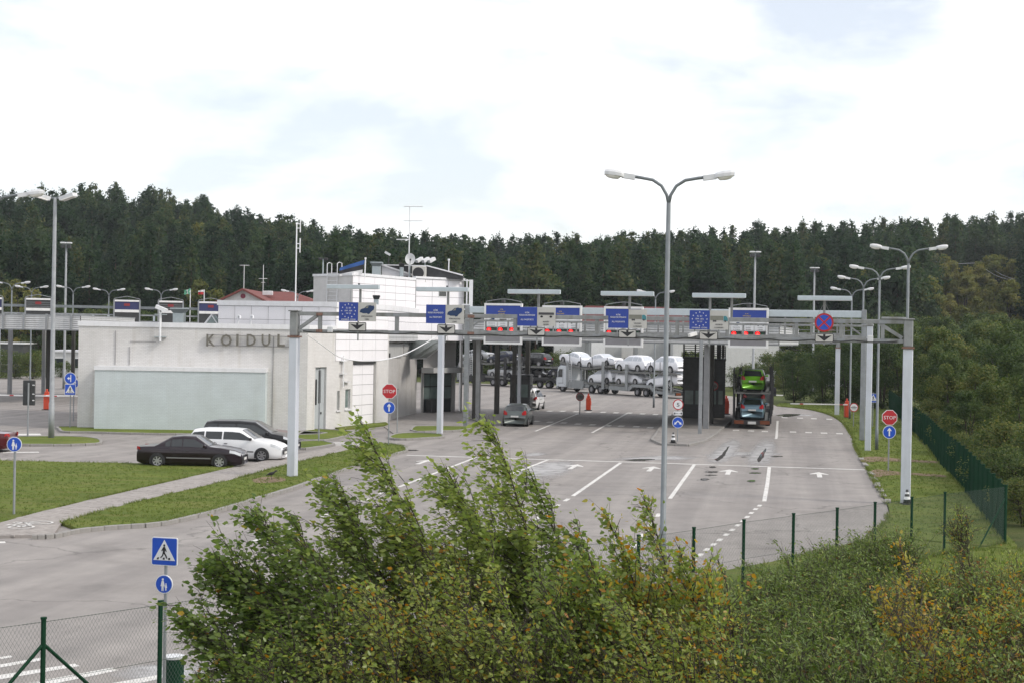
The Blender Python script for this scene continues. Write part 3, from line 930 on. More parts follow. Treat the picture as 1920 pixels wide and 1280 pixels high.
def sign_pair(px0, pxm, px1, py0, py1, kind, vehicle, label, arrow_px, bar_px, bar_y, mast_px):
    s0, zt = WALL(px0, py0, A1, B1)
    sm, zm = WALL(pxm, (py0 + py1) / 2, A1, B1)
    s1, zb = WALL(px1, py1, A1, B1)
    t = thing("lane_sign", label, "lane sign", (A1.x + cos(g1.rotation_euler.z) * sm, A1.y + sin(g1.rotation_euler.z) * sm, 0), g1.rotation_euler.z, "signs on the lane gantry")
    y = -0.14
    w0, w1 = sm - s0, s1 - sm
    blue = MB().plate(rrect(-w0, -0.004, zb, zt, 0.015), y, y + 0.02).build("blue_panel", M_SIGNBLUE, t)
    cx, cz = -w0 / 2, (zt + zb) / 2
    h = zt - zb
    if kind == 'EU':
        star = MB()
        for k in range(12):
            a = pi / 2 + k * pi / 6
            x, z = cx + 0.385 * h * cos(a), cz + 0.04 * h + 0.36 * h * sin(a)
            pts = []
            for j in range(10):
                r = 0.042 * h * (1.0 if j % 2 == 0 else 0.45)
                pts.append((x + r * cos(pi / 2 + j * pi / 5), z + r * sin(pi / 2 + j * pi / 5)))
            star.plate(pts, y - 0.006, y)
        struct(star.build("star_ring", M_SIGNWHITE, blue), "stuff")
        for s, dz in (("EL  EU", .16), ("EMP - EEA", .01), ("CH  CH", -.13)):
            letter(s, "lettering", M_SIGNWHITE, blue, cx, y - .005, cz + dz * h, 0.085 * h * 1.3, (0.26 if len(s) < 8 else 0.42) * h)
        letter("KODANIKUD - CITIZENS", "lettering", M_SIGNWHITE, blue, cx, y - .005, cz - .45 * h, 0.10 * h, 0.8 * h)
    else:
        for s, dz, w in (("KÕIK", .16, .24), ("REISIDOKUMENDID", .03, .86), ("ALL PASSPORTS", -.21, .70)):
            letter(s, "lettering", M_SIGNWHITE, blue, cx, y - .005, cz + dz * h, 0.12 * h, w * h)
    grey = MB().plate(rrect(0.004, w1, zb, zt, 0.015), y, y + 0.02).build("pale_panel", M_SIGNGREY, t)
    x = w1 / 2
    pic = MB()
    if vehicle == 'car':
        car_picture(pic, x, cz + .08 * h, 0.80 * w1, 0, 1, y - .009)
        pic.build("car_picture", [M_PALEBLUE, M_PICGREY], grey)
        tx = (("SÕIDUAUTOD", -.27, .62), ("CARS", -.43, .24))
    elif vehicle == 'bus':
        bus_picture(pic, x, cz + .08 * h, 0.84 * w1, 0, 1, y - .009)
        pic.build("bus_picture", [M_PICDARK, M_SIGNBLACK], grey)
        tx = (("BUSSID", -.30, .32), ("BUSES", -.45, .28))
    else:
        truck_picture(pic, x, cz + .08 * h, 0.94 * w1, 0, 1, 2, y - .009)
        pic.build("lorry_picture", [M_PICGREY, M_TEAL, M_PICDARK], grey)
        tx = (("VEOKID", -.27, .40), ("LORRIES", -.43, .46))
    for s, dz, w in tx:
        letter(s, "lettering", M_PICDARK, grey, x, y - .005, cz + dz * h, 0.10 * h, w * h)
    # hanger behind and mast with the lamp bar
    MB().box(-0.03, 0.03, -0.115, -0.095, 5.75, zt).build("hanger", M_BEAM, t)
    lamp_bar(bar_px, bar_y, mast_px, label)
    arrow_plate(arrow_px, label)
    return t
def lamp_bar(bar_px, bar_y, masts, label):
    a, zc = WALL(bar_px[0], bar_y, A1, B1)
    b, _ = WALL(bar_px[1], bar_y, A1, B1)
    t = thing("lamp_bar", "pale lamp bar on a mast above " + LAMP_OVER[label], "lamp bar", (A1.x + cos(g1.rotation_euler.z) * a, A1.y + sin(g1.rotation_euler.z) * a, 0), g1.rotation_euler.z, "lamp bars over the lane signs")
    w = b - a
    MB().bbox(0, w, -0.22, -0.02, zc - 0.085, zc + 0.085, 0.012).build("housing", M_LIGHTBAR, t)
    MB().box(0.03, w - 0.03, -0.20, -0.04, zc - 0.095, zc - 0.0855).build("diffuser", M_LAMPGLASS, t)
    for m in masts:
        s, _ = WALL(m, 600, A1, B1)
        MB().box(s - a - 0.045, s - a + 0.045, 0.093, 0.16, 6.74, zc + 0.06).build("mast", M_BEAM, t)
        MB().box(s - a - 0.03, s - a + 0.03, -0.018, 0.092, zc - 0.03, zc + 0.03).build("bracket", M_BEAM, t)
        MB().bbox(s - a - 0.03, s - a + 0.03, -0.1, 0.0, zc + 0.086, zc + 0.15, 0.01).build("sensor", M_BLACK, t)
def arrow_plate(px, label):
    s0, zt = WALL(px[0], px[2], A1, B1)
    s1, zb = WALL(px[1], px[3], A1, B1)
    sm = (s0 + s1) / 2
    t = thing("arrow_sign", "white plate with black downward arrow below " + LAMP_OVER[label], "arrow sign", (A1.x + cos(g1.rotation_euler.z) * sm, A1.y + sin(g1.rotation_euler.z) * sm, 0), g1.rotation_euler.z, "lane arrow signs on the gantry")
    w = (s1 - s0) / 2
    y = -0.15
    h = zt - zb
    MB().plate(rrect(-w, w, zb, zt, 0.05), y, y + 0.025).build("plate", M_SIGNBLACK, t)
    MB().plate(rrect(-w + .025, w - .025, zb + .025, zt - .025, 0.035), y - 0.004, y).build("face", M_SIGNGREY, t)
    ar = [(-.13, .40), (.13, .40), (.13, .16), (.86, .30), (0, -.36), (-.86, .30), (-.13, .16)]
    MB().plate([(u * w * .94, (zt + zb) / 2 + v * h * 1.0) for u, v in ar], y - 0.009, y - 0.004).build("arrow", M_SIGNBLACK, t)
    MB().box(-0.03, 0.03, -0.12, -0.095, zb - 0.1, zt).build("clamp", M_BEAM, t)
LAMP_OVER = {}
S = [("blue star ring citizens sign beside the pale car plate, leftmost on the gantry", "the leftmost sign with star ring and car"),
     ("blue all passports sign beside a pale car plate, second from left on the gantry", "the all passports sign with the car"),
     ("blue all passports sign beside a pale bus plate on the gantry", "the all passports sign with the bus"),
     ("blue all passports sign beside a pale lorry plate on the gantry", "the all passports sign with the lorry"),
     ("blue star ring citizens sign beside a pale lorry plate on the gantry", "the star ring sign with the lorry"),
     ("ns", "the round no stopping sign")]
for a, b in S:
    LAMP_OVER[a] = b
sign_pair(638, 673.5, 707, 567, 603, 'EU', 'car', S[0][0], (656, 688.5, 604, 621), (616, 713), 538, (673,))
sign_pair(801, 837, 871.5, 571.5, 607.5, 'ALL', 'car', S[1][0], (822, 855, 608.5, 626), (783, 880), 542.5, (838,))
sign_pair(972, 1008.5, 1042.5, 576, 612, 'ALL', 'bus', S[2][0], (990.5, 1023.5, 613.5, 629.5), (954, 1052), 547, (1008,))
sign_pair(1142, 1179.5, 1213.5, 580, 616, 'ALL', 'lorry', S[3][0], (1161, 1194, 617.5, 633.5), (1128, 1227), 550.5, (1179,))
sign_pair(1294, 1331.5, 1366, 582, 618.5, 'EU', 'lorry', S[4][0], (1312, 1346.5, 620.5, 637), (1299, 1399), 554, (1330, 1371))
# no stopping sign over the right lane
def round_sign_at(s, z, r):
    t = thing("no_stopping_sign", "round blue no stopping sign with red rim and cross on the gantry", "road sign", (A1.x + cos(g1.rotation_euler.z) * s, A1.y + sin(g1.rotation_euler.z) * s, 0), g1.rotation_euler.z)
    y = -0.14
    MB().plate(disc(0, z, r), y, y + 0.02).build("red_rim", M_SIGNRED, t)
    f = MB().plate(disc(0, z, r * 0.80), y - 0.004, y).build("blue_face", M_ROADBLUE, t)
    for k in (1, -1):
        d = r * 0.78 / math.sqrt(2)
        e = 0.022
        MB().plate([(-d * k - e, z - d + e), (-d * k + e, z - d - e), (d * k + e, z + d - e), (d * k - e, z + d + e)] if k == 1 else [(d - e, z - d - e), (d + e, z - d + e), (-d + e, z + d + e), (-d - e, z + d - e)],
                   y - (0.008 if k == 1 else 0.0095), y - 0.004).build("red_bar", M_SIGNRED, f)
    for sx in (-1, 1):
        MB().tube([(0, 0.03, z + r + 0.42), (sx * r * 0.8, -0.12, z + r * 0.55)], 0.006, 5).build("stay_wire", M_BEAM, t)
    MB().box(-0.03, 0.03, -0.12, -0.095, z - r, z + r).build("hanger", M_BEAM, t)
s, z = WALL(1545.5, 605, A1, B1)
round_sign_at(s, z, 0.355)
lamp_bar((1496, 1597.5), 559, (1545,), "ns")
arrow_plate((1528.5, 1563, 625, 642), "ns")

# ------------------------------------------------------------------ second and far gantries with white posts
A2, B2 = G(824.5, 815), G(1627, 845.5)
g2 = thing("sign_gantry", "pale gantry with white square posts just before the checkpoint canopy", "gantry", (A2.x, A2.y, 0), frame_of(A2, B2), "gantries over the lanes")
L2 = (B2 - A2).length
for x in (0, L2):
    p = MB().bbox(x - .16, x + .16, -.16, .16, 0, 6.95, 0.02).build("post", M_POST, g2)
    MB().bbox(x - .20, x + .20, -.20, .20, 6.95, 7.08, 0.02).build("cap", M_BEAM, p)
MB().bbox(0.17, L2 - 0.17, -0.07, 0.07, 6.24, 6.38, 0.01).build("bottom_beam", M_BEAM, g2)
MB().bbox(0.17, L2 - 0.17, -0.07, 0.07, 6.90, 7.02, 0.01).build("top_beam", M_BEAM, g2)
for k in range(1, 18):
    x = L2 * k / 18
    MB().box(x - .04, x + .04, -.05, .05, 6.38, 6.90).build("strut", M_BEAM, g2)
A4 = G(1569, 778)
g4 = thing("sign_gantry", "far pale gantry whose white post stands by the right lane barrier", "gantry", (A4.x - 30, A4.y + 6, 0), frame_of(Vector((A4.x - 30, A4.y + 6, 0)), A4), "gantries over the lanes")
L4 = hypot(30, 6)
for x in (0, L4):
    p = MB().bbox(x - .19, x + .19, -.19, .19, 0, 5.55, 0.02).build("post", M_POST, g4)
    MB().box(x - .24, x + .24, -.24, .24, 5.55, 5.63).build("flange", M_RUST, p)
    MB().bbox(x - .17, x + .17, -.17, .17, 5.63, 6.8, 0.02).build("upper_post", M_BEAM, p)
for z in (5.9, 6.65):
    MB().box(0.18, L4 - .18, -.07, .07, z, z + .15).build("beam", M_BEAM, g4)

# ------------------------------------------------------------------ gantry with the red signal boards
A3, B3 = G(873, 800), G(1616, 826)
A3 = Vector((A3.x, A3.y, 0))
r3 = frame_of(A3, B3)
L3 = (B3 - A3).length
g3 = thing("signal_gantry", "wide grey gantry carrying the four boards with red lights", "gantry", (A3.x, A3.y, 0), r3, "gantries over the lanes")
def z3(px, py):
    return WALL(px, py, A3, B3)
for x in (0, L3):
    MB().bbox(x - .15, x + .15, -.12, .12, 0, 8.05, 0.02).build("post", M_GALV, g3)
    MB().box(x - .25, x + .25, -.22, .22, 0, 0.05).build("foot_plate", M_GALV, g3)
MB().bbox(0.15, L3 - .15, -.11, .11, 7.55, 7.98, 0.02).build("top_beam", M_LIGHTBAR, g3)
MB().bbox(0.15, L3 - .15, -.09, .09, 6.30, 6.48, 0.02).build("bottom_beam", M_BEAM, g3)
for k in range(1, 16):
    x = L3 * k / 16
    MB().box(x - .05, x + .05, -.06, .06, 6.48, 7.55).build("strut", M_BEAM, g3)
for sx, x in ((1, 0.15), (-1, L3 - .15)):
    MB().bar((x, 0, 6.5), (x + sx * 1.3, 0, 7.5), 0.1, 0.1).build("brace", M_BEAM, g3)
# service walkway rails on it
for z in (6.75, 7.05, 7.3):
    MB().box(0.2, L3 - .2, .35, .38, z, z + .03).build("rail", M_GALV, g3)

def signal_board(px0, px1, py0, py1, lights, label, rear=False, frame=None, name="signal_board"):
    P0, P1, rr = frame
    s0, zt = WALL(px0, py0, P0, P1)
    s1, zb = WALL(px1, py1, P0, P1)
    sm, w, h = (s0 + s1) / 2, (s1 - s0) / 2, zt - zb
    t = thing(name, label, "signal board", (P0.x + cos(rr) * sm, P0.y + sin(rr) * sm, 0), rr, "signal boards over the lanes")
    y = -0.42
    fr = MB()
    fr.box(-w, w, y, y + .22, zt - .14, zt)
    fr.box(-w, w, y, y + .22, zb, zb + .14)
    fr.box(-w, -w + .12, y, y + .22, zb + .14, zt - .14)
    fr.box(w - .12, w, y, y + .22, zb + .14, zt - .14)
    fr.build("white_frame", M_WHITEP, t)
    zi0, zi1 = zb + .14, zt - .14
    H = zi1 - zi0
    MB().box(-w + .121, w - .121, y + .12, y + .15, zi0 + .001, zi1 - .001).build("back_panel", M_DARK if rear else M_WHITEP, t)
    bl = MB().box(-w + .122, w - .122, y + .03, y + .118, zi1 - .27 * H, zi1 - .002).build("blue_panel", M_SIGNBLUE, t)
    for s, k, ww in (("KÕIK", .55, .20), ("REISIDOKUMENDID", .33, .5), ("ALL PASSPORTS", .12, .42)):
        letter(s, "lettering", M_YELLOW, bl, -0.1, y + .028, zi1 - .27 * H + .27 * H * k, 0.10, ww)
    n = 3
    pw = (2 * w - .26) / n
    for k in range(n):
        x = -w + .13 + pw * (k + .5)
        pl = MB().box(x - pw * .46, x + pw * .46, y + .04, y + .118, zi1 - .58 * H, zi1 - .31 * H).build("pictogram_plate", M_SIGNWHITE, t)
        pic = MB()
        zc = zi1 - .40 * H
        if k == 0:
            car_picture(pic, x, zc, pw * .52, 0, 1, y + .030)
            pic.build("car_picture", [M_PALEBLUE, M_PICGREY], pl)
        elif k == 1:
            bus_picture(pic, x, zc, pw * .62, 0, 1, y + .030)
            pic.build("bus_picture", [M_PICDARK, M_SIGNBLACK], pl)
        else:
            truck_picture(pic, x, zc, pw * .66, 0, 1, 2, y + .030)
            pic.build("lorry_picture", [M_PICGREY, M_TEAL, M_PICDARK], pl)
        for s, dz in ((("SÕIDUAUTOD", "BUSSID", "VEOKID")[k], .50), (("CARS", "BUSES", "LORRIES")[k], .56)):
            letter(s, "lettering", M_PICDARK, pl, x, y + .037, zi1 - dz * H, .07, pw * (.6 if k == 0 else .42))
        box = MB().box(x - pw * .44, x + pw * .44, y - .03, y + .11, zi1 - .73 * H, zi1 - .60 * H).build("signal_lamp", M_SIGNBLACK, t)
        zc = zi1 - .665 * H
        if lights[k]:
            MB().plate(disc(x - pw * .20, zc, .150, 16), y - .045, y - .030).build("red_lens", M_LENS, box)
            MB().plate(disc(x - pw * .20, zc, .075, 12), y - .050, y - .045).build("lens_core", M_LENSC, box)
        MB().plate(disc(x + pw * .20, zc, .115, 16), y - .042, y - .030).build("green_lens", M_GREENOFF, box)
    MB().box(-w + .122, w - .122, y + .02, y + .118, zi0, zi0 + .24 * H).build("perforated_panel", M_MESHGREY, t)
    arch = [(-w + .1, y + .1, zt), (-w + .1, y + .1, zt + .12), (-w * .3, y + .1, zt + .26), (0, y + .1, zt + .29), (w * .3, y + .1, zt + .26), (w - .1, y + .1, zt + .12), (w - .1, y + .1, zt)]
    MB().tube(arch, .022, 6).build("arch_rail", M_GALV, t)
    MB().bbox(-.10, .10, y - .02, y + .2, zt + .02, zt + .24, .02).build("spotlight", M_DARK, t)
    MB().box(-w + .3, -w + .36, y + .221, -.09, 6.3, 7.6).build("hanger", M_GALV, t)
    MB().box(w - .36, w - .3, y + .221, -.09, 6.3, 7.6).build("hanger", M_GALV, t)
    return t
F3 = (A3, B3, r3)
signal_board(911.5, 981, 569, 646, (1, 1, 1), "white framed signal board, leftmost of the four with red lights", False, F3)
signal_board(1020, 1092, 573, 649, (1, 1, 1), "white framed signal board right of the bus lane sign, red lights on", False, F3)
signal_board(1135, 1207, 575, 651.5, (1, 0, 0), "white framed signal board mostly behind the lorry passport sign", False, F3)
signal_board(1368, 1441, 577.5, 653, (1, 1, 1), "white framed signal board above the green car, rightmost with red lights", False, F3)

# ------------------------------------------------------------------ checkpoint canopies
M_CORR = M("corrugated_fascia", (0.56, 0.57, 0.575), 0.5, 0.15, var=0.05, dirt=0.3)
M_SOFFIT = M("canopy_soffit", (0.16, 0.155, 0.15), 0.8, var=0.1)
M_COLDARK = M("dark_column", (0.055, 0.053, 0.048), 0.6, 0.2, var=0.15, dirt=0.4)
M_COLGREY = M("grey_column", (0.24, 0.245, 0.25), 0.6, 0.1, var=0.1, dirt=0.4)
def canopy(P0, P1, depth, z0, z1, label, waves=7):
    L = (P1 - P0).length
    r = frame_of(P0, P1)
    t = thing("checkpoint_canopy", label, "canopy", (P0.x, P0.y, 0), r, "checkpoint canopies")
    # corrugated boards: a row of ribs on every edge
    h = (z1 - z0) / waves
    for k in range(waves):
        mb = MB()
        zz = z0 + k * h
        prof = [(-.00, 0.0), (-.05, .12), (-.06, .5), (-.05, .82), (-.0, .97)]
        vs, fs = [], []
        for x in (0, L):
            for yy, u in prof:
                vs.append((x, yy, zz + u * h))
        n = len(prof)
        for q in range(n - 1):
            fs.append((q, q + n, q + n + 1, q + 1))
        mb.add(vs, fs)
        o = mb.build("fascia_board", M_CORR, t)
        put("fascia_board", o.data, t, (L, depth, 0), pi)
        mb2 = MB()
        mb2.add([(L - yy, x, zz + u * h) for x in (0.001, depth - .001) for yy, u in prof], [(q, q + n, q + n + 1, q + 1) for q in range(n - 1)])
        o2 = mb2.build("fascia_board", M_CORR, t)
        put("fascia_board", o2.data, t, (L, depth, 0), pi)
    MB().box(0.002, L - .002, 0.002, depth - .002, z0 + .02, z1 - .03).build("roof_slab", M_SOFFIT, t)
    MB().box(-.08, L + .08, -.09, depth + .09, z1 - .025, z1 + .06).build("roof_edge", M_GALV, t)
    MB().box(-.02, L + .02, -.03, depth + .03, z0 - .06, z0 + .018).build("drip_edge", M_GALV, t)
    return t, r, L
CA = AT(868, 640, 103.0)
CB = AT(1460, 640, 97.5)
CA.z = CB.z = 0
can, rcan, Lcan = canopy(CA, CB, 19.0, 5.80, 6.98, "long flat canopy with white corrugated fascia over the checkpoint lanes")
def can_pt(s, d):
    return Vector((CA.x + cos(rcan) * s - sin(rcan) * d, CA.y + sin(rcan) * s + cos(rcan) * d, 0))
def canopy_column(px, py, w, mat, t, r, P0, z=5.72):
    p = G(px, py)
    q = Matrix.Rotation(-r, 3, 'Z') @ (p - P0)
    o = MB().bbox(q.x - w / 2, q.x + w / 2, q.y - w / 2, q.y + w / 2, 0, z, 0.02).build("column", mat, t)
    return o
for px, py, w, m in ((895.5, 791, .30, M_COLGREY), (889.5, 786, .32, M_COLDARK), (931, 778, .34, M_COLDARK), (963, 772, .30, M_COLDARK), (988, 769, .34, M_COLDARK), (972.5, 783, .24, M_POST),
                     (1323.5, 806, .38, M_COLGREY), (1333, 796, .30, M_COLDARK), (1346, 784, .32, M_COLDARK), (1354, 779, .22, M_COLDARK)):
    canopy_column(px, py, w, m, can, rcan, CA)
# glazed inspection bay under its left end and lower canopy part
p = G(1312, 816)
tag(MB().bbox(-.11, .11, -.11, .11, 0, 6.4, .02).build("signal_mast", M_GALV, None, loc=(p.x, p.y, 0)), "grey steel mast standing left of the booth column on the kerbed island", "mast")

LA, LB = AT(-90, 620, 119.0), AT(150, 620, 119.0)
LA.z = LB.z = 0
can2, rcan2, _ = canopy(LA, LB, 17.0, 5.95, 7.10, "flat canopy with white corrugated fascia left of the brick building", 7)
for px, py, w, m in ((18, 738, .34, M_COLGREY), (90, 742, .34, M_COLDARK), (136, 738, .30, M_COLDARK), (-6, 725, .42, M_POST), (81, 738, .3, M_COLGREY)):
    canopy_column(px, py, w, m, can2, rcan2, LA, 5.88)
for px in (6, 44, 87, 133):
    q = Matrix.Rotation(-rcan2, 3, 'Z') @ (AT(px, 610, 118.8) - LA)
    MB().box(q.x - .08, q.x + .08, q.y - .08, q.y + .02, 5.95, 7.2).build("fascia_strut", M_GALV, can2)
# far left signal gantry seen from behind the canopy
A5, B5 = AT(-60, 640, 143.0), AT(620, 640, 150.0)
A5.z = B5.z = 0
r5 = frame_of(A5, B5)
L5 = (B5 - A5).length
g5 = thing("signal_gantry", "far grey gantry with dark boards seen above the left canopy", "gantry", (A5.x, A5.y, 0), r5, "gantries over the lanes")
for x in (0.5, L5 * .4, L5 - .5):
    MB().box(x - .15, x + .15, -.12, .12, 0, 8.4).build("post", M_GALV, g5)
MB().box(0, L5, -.1, .1, 8.10, 8.36).build("top_beam", M_GALV_P, g5)
MB().box(0, L5, -.08, .08, 7.42, 7.56).build("middle_beam", M_GALV, g5)
MB().box(0, L5, -.08, .08, 6.80, 6.94).build("bottom_beam", M_GALV, g5)
for k in range(1, 24):
    x = L5 * k / 24
    MB().box(x - .1, x + .1, -.09, .09, 6.94, 7.42).build("strut", M_LIGHTBAR, g5)
M_PICRED = M("dull_red", (0.23, 0.025, 0.03), 0.5, var=0.1)
def far_board(px0, px1, label, red):
    s0, zt = WALL(px0, 559 + (px0 - 50) * .02, A5, B5)
    s1, _ = WALL(px1, 559, A5, B5)
    sm, w = (s0 + s1) / 2, (s1 - s0) / 2
    t = thing("signal_board", label, "signal board", (A5.x + cos(r5) * sm, A5.y + sin(r5) * sm, 0), r5, "signal boards left of the building")
    y = -.30
    zb = zt - 2.35
    MB().box(-w, -w + .14, y, y + .18, zb, zt).build("side_frame", M_GALV, t)
    MB().box(w - .14, w, y, y + .18, zb, zt).build("side_frame", M_GALV, t)
    MB().box(-w + .141, w - .141, y, y + .18, zt - .17, zt).build("top_frame", M_WHITEP, t)
    MB().box(-w + .141, w - .141, y, y + .18, zt - 1.22, zt - .96).build("middle_frame", M_WHITEP, t)
    up = MB().box(-w + .141, w - .141, y + .06, y + .16, zt - .955, zt - .175).build("blue_panel", M("dull_navy", (0.030, 0.036, 0.11), 0.5, var=0.1) if red < 2 else M_DARK, t)
    if red == 2:
        for k in range(3):
            MB().box(-w + .15, w - .15, y + .04, y + .059, zt - .42 - k * .2, zt - .39 - k * .2).build("louvre", M_GALV, up)
    MB().plate(rrect(-.28, .28, zt - .60, zt - .34, .05), y + .02, y + .038).build("red_lamp", M_PICRED, up)
    MB().box(-w + .141, w - .141, y + .05, y + .16, zb, zt - 1.225).build("dark_panel", M_DARK, t)
    MB().tube([(-w + .05, y + .1, zt), (-w + .1, y + .1, zt + .12), (0, y + .1, zt + .36), (w - .1, y + .1, zt + .12), (w - .05, y + .1, zt)], .03, 6).build("arch_rail", M_GALV, t)
    MB().box(-.05, .05, y + .181, -.1, 7.4, 8.3).build("hanger", M_GALV, t)
far_board(-42, 7, "dark framed board cut by the left edge of the photo", 1)
far_board(47, 98, "louvred dark board with small red lamp beside the floodlight mast", 2)
far_board(213, 264, "blue topped dark board between two distant double lamps", 1)
far_board(296, 345, "dark board with red lamp behind the roof vent", 2)
far_board(371, 420, "blue topped dark board behind the glass skylight", 1)

# ------------------------------------------------------------------ booths
M_LOUVRE = M("booth_cladding", (0.075, 0.077, 0.078), 0.6, 0.2, var=0.15, dirt=0.25)
def booth(px, py, w, d, h, label, r, rail=0.0):
    p = G(px, py)
    t = thing("inspection_booth", label, "booth", (p.x, p.y, 0.12), r, "inspection booths under the canopy")
    MB().box(-w / 2, w / 2, 0, d, 0, h).build("body", M_LOUVRE, t)
    n = int(h / .2)
    zw0, zw1 = 1.05, 2.1
    for k in range(n):
        z = .1 + k * .2
        if zw0 - .12 < z < zw1:
            continue
        MB().box(-w / 2 - .02, w / 2 + .02, -.03, -.001, z, z + .10).build("slat", M_LOUVRE, t)
        MB().box(-w / 2 - .03, -w / 2 - .001, 0, d, z, z + .10).build("slat", M_LOUVRE, t)
        MB().box(w / 2 + .001, w / 2 + .03, 0, d, z, z + .10).build("slat", M_LOUVRE, t)
    for x0, x1 in ((-w / 2 + .15, -.08), (.08, w / 2 - .15)):
        f = MB().box(x0 - .04, x1 + .04, -.02, -.002, zw0 - .04, zw1 + .04).build("window", M_DARK, t)
        MB().box(x0, x1, -.03, -.021, zw0, zw1).build("pane", M_GLASSP, f)
    MB().box(-w / 2 - .03, -w / 2 - .002, .3, d - .3, zw0, zw1).build("window", M_GLASS, t)
    MB().box(w / 2 + .002, w / 2 + .03, .3, d - .3, zw0, zw1).build("window", M_GLASS, t)
    MB().box(-w / 2 - .06, w / 2 + .06, -.06, d + .06, h, h + .12).build("roof", M_DARK, t)
    if rail:
        rl = MB()
        for z in np.arange(h + .3, h + rail, .16):
            for y in (0, d):
                rl.box(-w / 2, w / 2, y - .015, y + .015, z, z + .03)
            for x in (-w / 2, w / 2):
                rl.box(x - .015, x + .015, 0, d, z, z + .03)
        for x in (-w / 2, 0, w / 2):
            for y in (0, d):
                rl.box(x - .03, x + .03, y - .03, y + .03, h + .12, h + rail)
        rl.build("roof_rail", M_DARK, t)
    return t
booth(1301, 786, 1.75, 3.2, 4.5, "dark slatted two storey booth with railing, left of the pale column", radians(-8), 1.1)
booth(1344, 786, 1.15, 3.2, 4.4, "dark slatted booth between the pale column and the car transporter", radians(-8), 1.1)
booth(974, 771, 1.6, 2.6, 2.75, "dark booth with windows in front of the grey hatchback", radians(-6), 0)
# round control sign on the right booth and inclined prop
M_SIGNDARK = M("dark_sign_face", (0.26, 0.235, 0.215), 0.6, var=0.15, dirt=0.4)  # streaked sign face, darker than the plain white one
# ================================================================== BORDER STATION BUILDING
def brick_material(name, c0, c1, mortar, bw=0.26, bh=0.088, streak=(0.85, 0.825, 0.78, 1)):
    m = bpy.data.materials.new(name)
    m.use_nodes = True
    n, l = m.node_tree.nodes, m.node_tree.links
    b = n["Principled BSDF"]
    co = n.new("ShaderNodeTexCoord")
    sp = n.new("ShaderNodeSeparateXYZ")
    l.new(co.outputs["Object"], sp.inputs[0])
    ad = n.new("ShaderNodeMath")
    l.new(sp.outputs["X"], ad.inputs[0])
    l.new(sp.outputs["Y"], ad.inputs[1])
    cb = n.new("ShaderNodeCombineXYZ")
    l.new(ad.outputs[0], cb.inputs["X"])
    l.new(sp.outputs["Z"], cb.inputs["Y"])
    br = n.new("ShaderNodeTexBrick")
    br.inputs["Scale"].default_value = 1.0
    br.inputs["Brick Width"].default_value = bw
    br.inputs["Row Height"].default_value = bh
    br.inputs["Mortar Size"].default_value = 0.010
    br.inputs["Mortar Smooth"].default_value = 0.2
    br.inputs["Color1"].default_value = c0 + (1,)
    br.inputs["Color2"].default_value = c1 + (1,)
    br.inputs["Mortar"].default_value = mortar + (1,)
    l.new(cb.outputs[0], br.inputs["Vector"])
    nz = n.new("ShaderNodeTexNoise")
    nz.inputs["Scale"].default_value = 0.8
    nz.inputs["Detail"].default_value = 8
    l.new(co.outputs["Object"], nz.inputs["Vector"])
    rp = n.new("ShaderNodeValToRGB")
    rp.color_ramp.elements[0].position = 0.3
    rp.color_ramp.elements[0].color = (0.94, 0.937, 0.928, 1)
    rp.color_ramp.elements[1].position = 0.7
    rp.color_ramp.elements[1].color = (1.05, 1.05, 1.05, 1)
    l.new(nz.outputs["Fac"], rp.inputs["Fac"])
    mx = n.new("ShaderNodeMix")
    mx.data_type = 'RGBA'
    mx.blend_type = 'MULTIPLY'
    mx.inputs["Factor"].default_value = 1.0
    l.new(br.outputs["Color"], mx.inputs["A"])
    l.new(rp.outputs["Color"], mx.inputs["B"])
    # rain streaks
    mp = n.new("ShaderNodeMapping")
    mp.inputs["Scale"].default_value = (1.6, 1.6, 0.16)
    l.new(co.outputs["Object"], mp.inputs["Vector"])
    n2 = n.new("ShaderNodeTexNoise")
    n2.inputs["Scale"].default_value = 1.2
    n2.inputs["Detail"].default_value = 7
    l.new(mp.outputs["Vector"], n2.inputs["Vector"])
    r2 = n.new("ShaderNodeValToRGB")
    r2.color_ramp.elements[0].position = 0.55
    r2.color_ramp.elements[0].color = (1, 1, 1, 1)
    r2.color_ramp.elements[1].position = 0.78
    r2.color_ramp.elements[1].color = streak
    l.new(n2.outputs["Fac"], r2.inputs["Fac"])
    m2 = n.new("ShaderNodeMix")
    m2.data_type = 'RGBA'
    m2.blend_type = 'MULTIPLY'
    m2.inputs["Factor"].default_value = 1.0
    l.new(mx.outputs["Result"], m2.inputs["A"])
    l.new(r2.outputs["Color"], m2.inputs["B"])
    l.new(m2.outputs["Result"], b.inputs["Base Color"])
    bp = n.new("ShaderNodeBump")
    bp.inputs["Strength"].default_value = 0.6
    bp.inputs["Distance"].default_value = 0.012
    bp.invert = True
    l.new(br.outputs["Fac"], bp.inputs["Height"])
    l.new(bp.outputs["Normal"], b.inputs["Normal"])
    b.inputs["Roughness"].default_value = 0.85
    return m
M_BRICK = brick_material("whitewashed_brick", (0.615, 0.605, 0.592), (0.665, 0.655, 0.642), (0.53, 0.52, 0.507))
M_BRICKB = brick_material("pale_blue_painted_brick", (0.525, 0.580, 0.592), (0.555, 0.61, 0.622), (0.46, 0.512, 0.524), streak=(0.95, 0.945, 0.93, 1))
M_PANEL = M("white_facade_panel", (0.80, 0.79, 0.81), 0.55, var=0.035, scale=0.7, dirt=0.12)
M_JOINT = M("panel_joint_wall", (0.22, 0.215, 0.22), 0.8, var=0.1)
M_COPING = M("white_coping", (0.72, 0.725, 0.74), 0.5, 0.1, var=0.04, dirt=0.2)
M_ROOFDARK = M("dark_roof_felt", (0.07, 0.068, 0.07), 0.8, var=0.2)
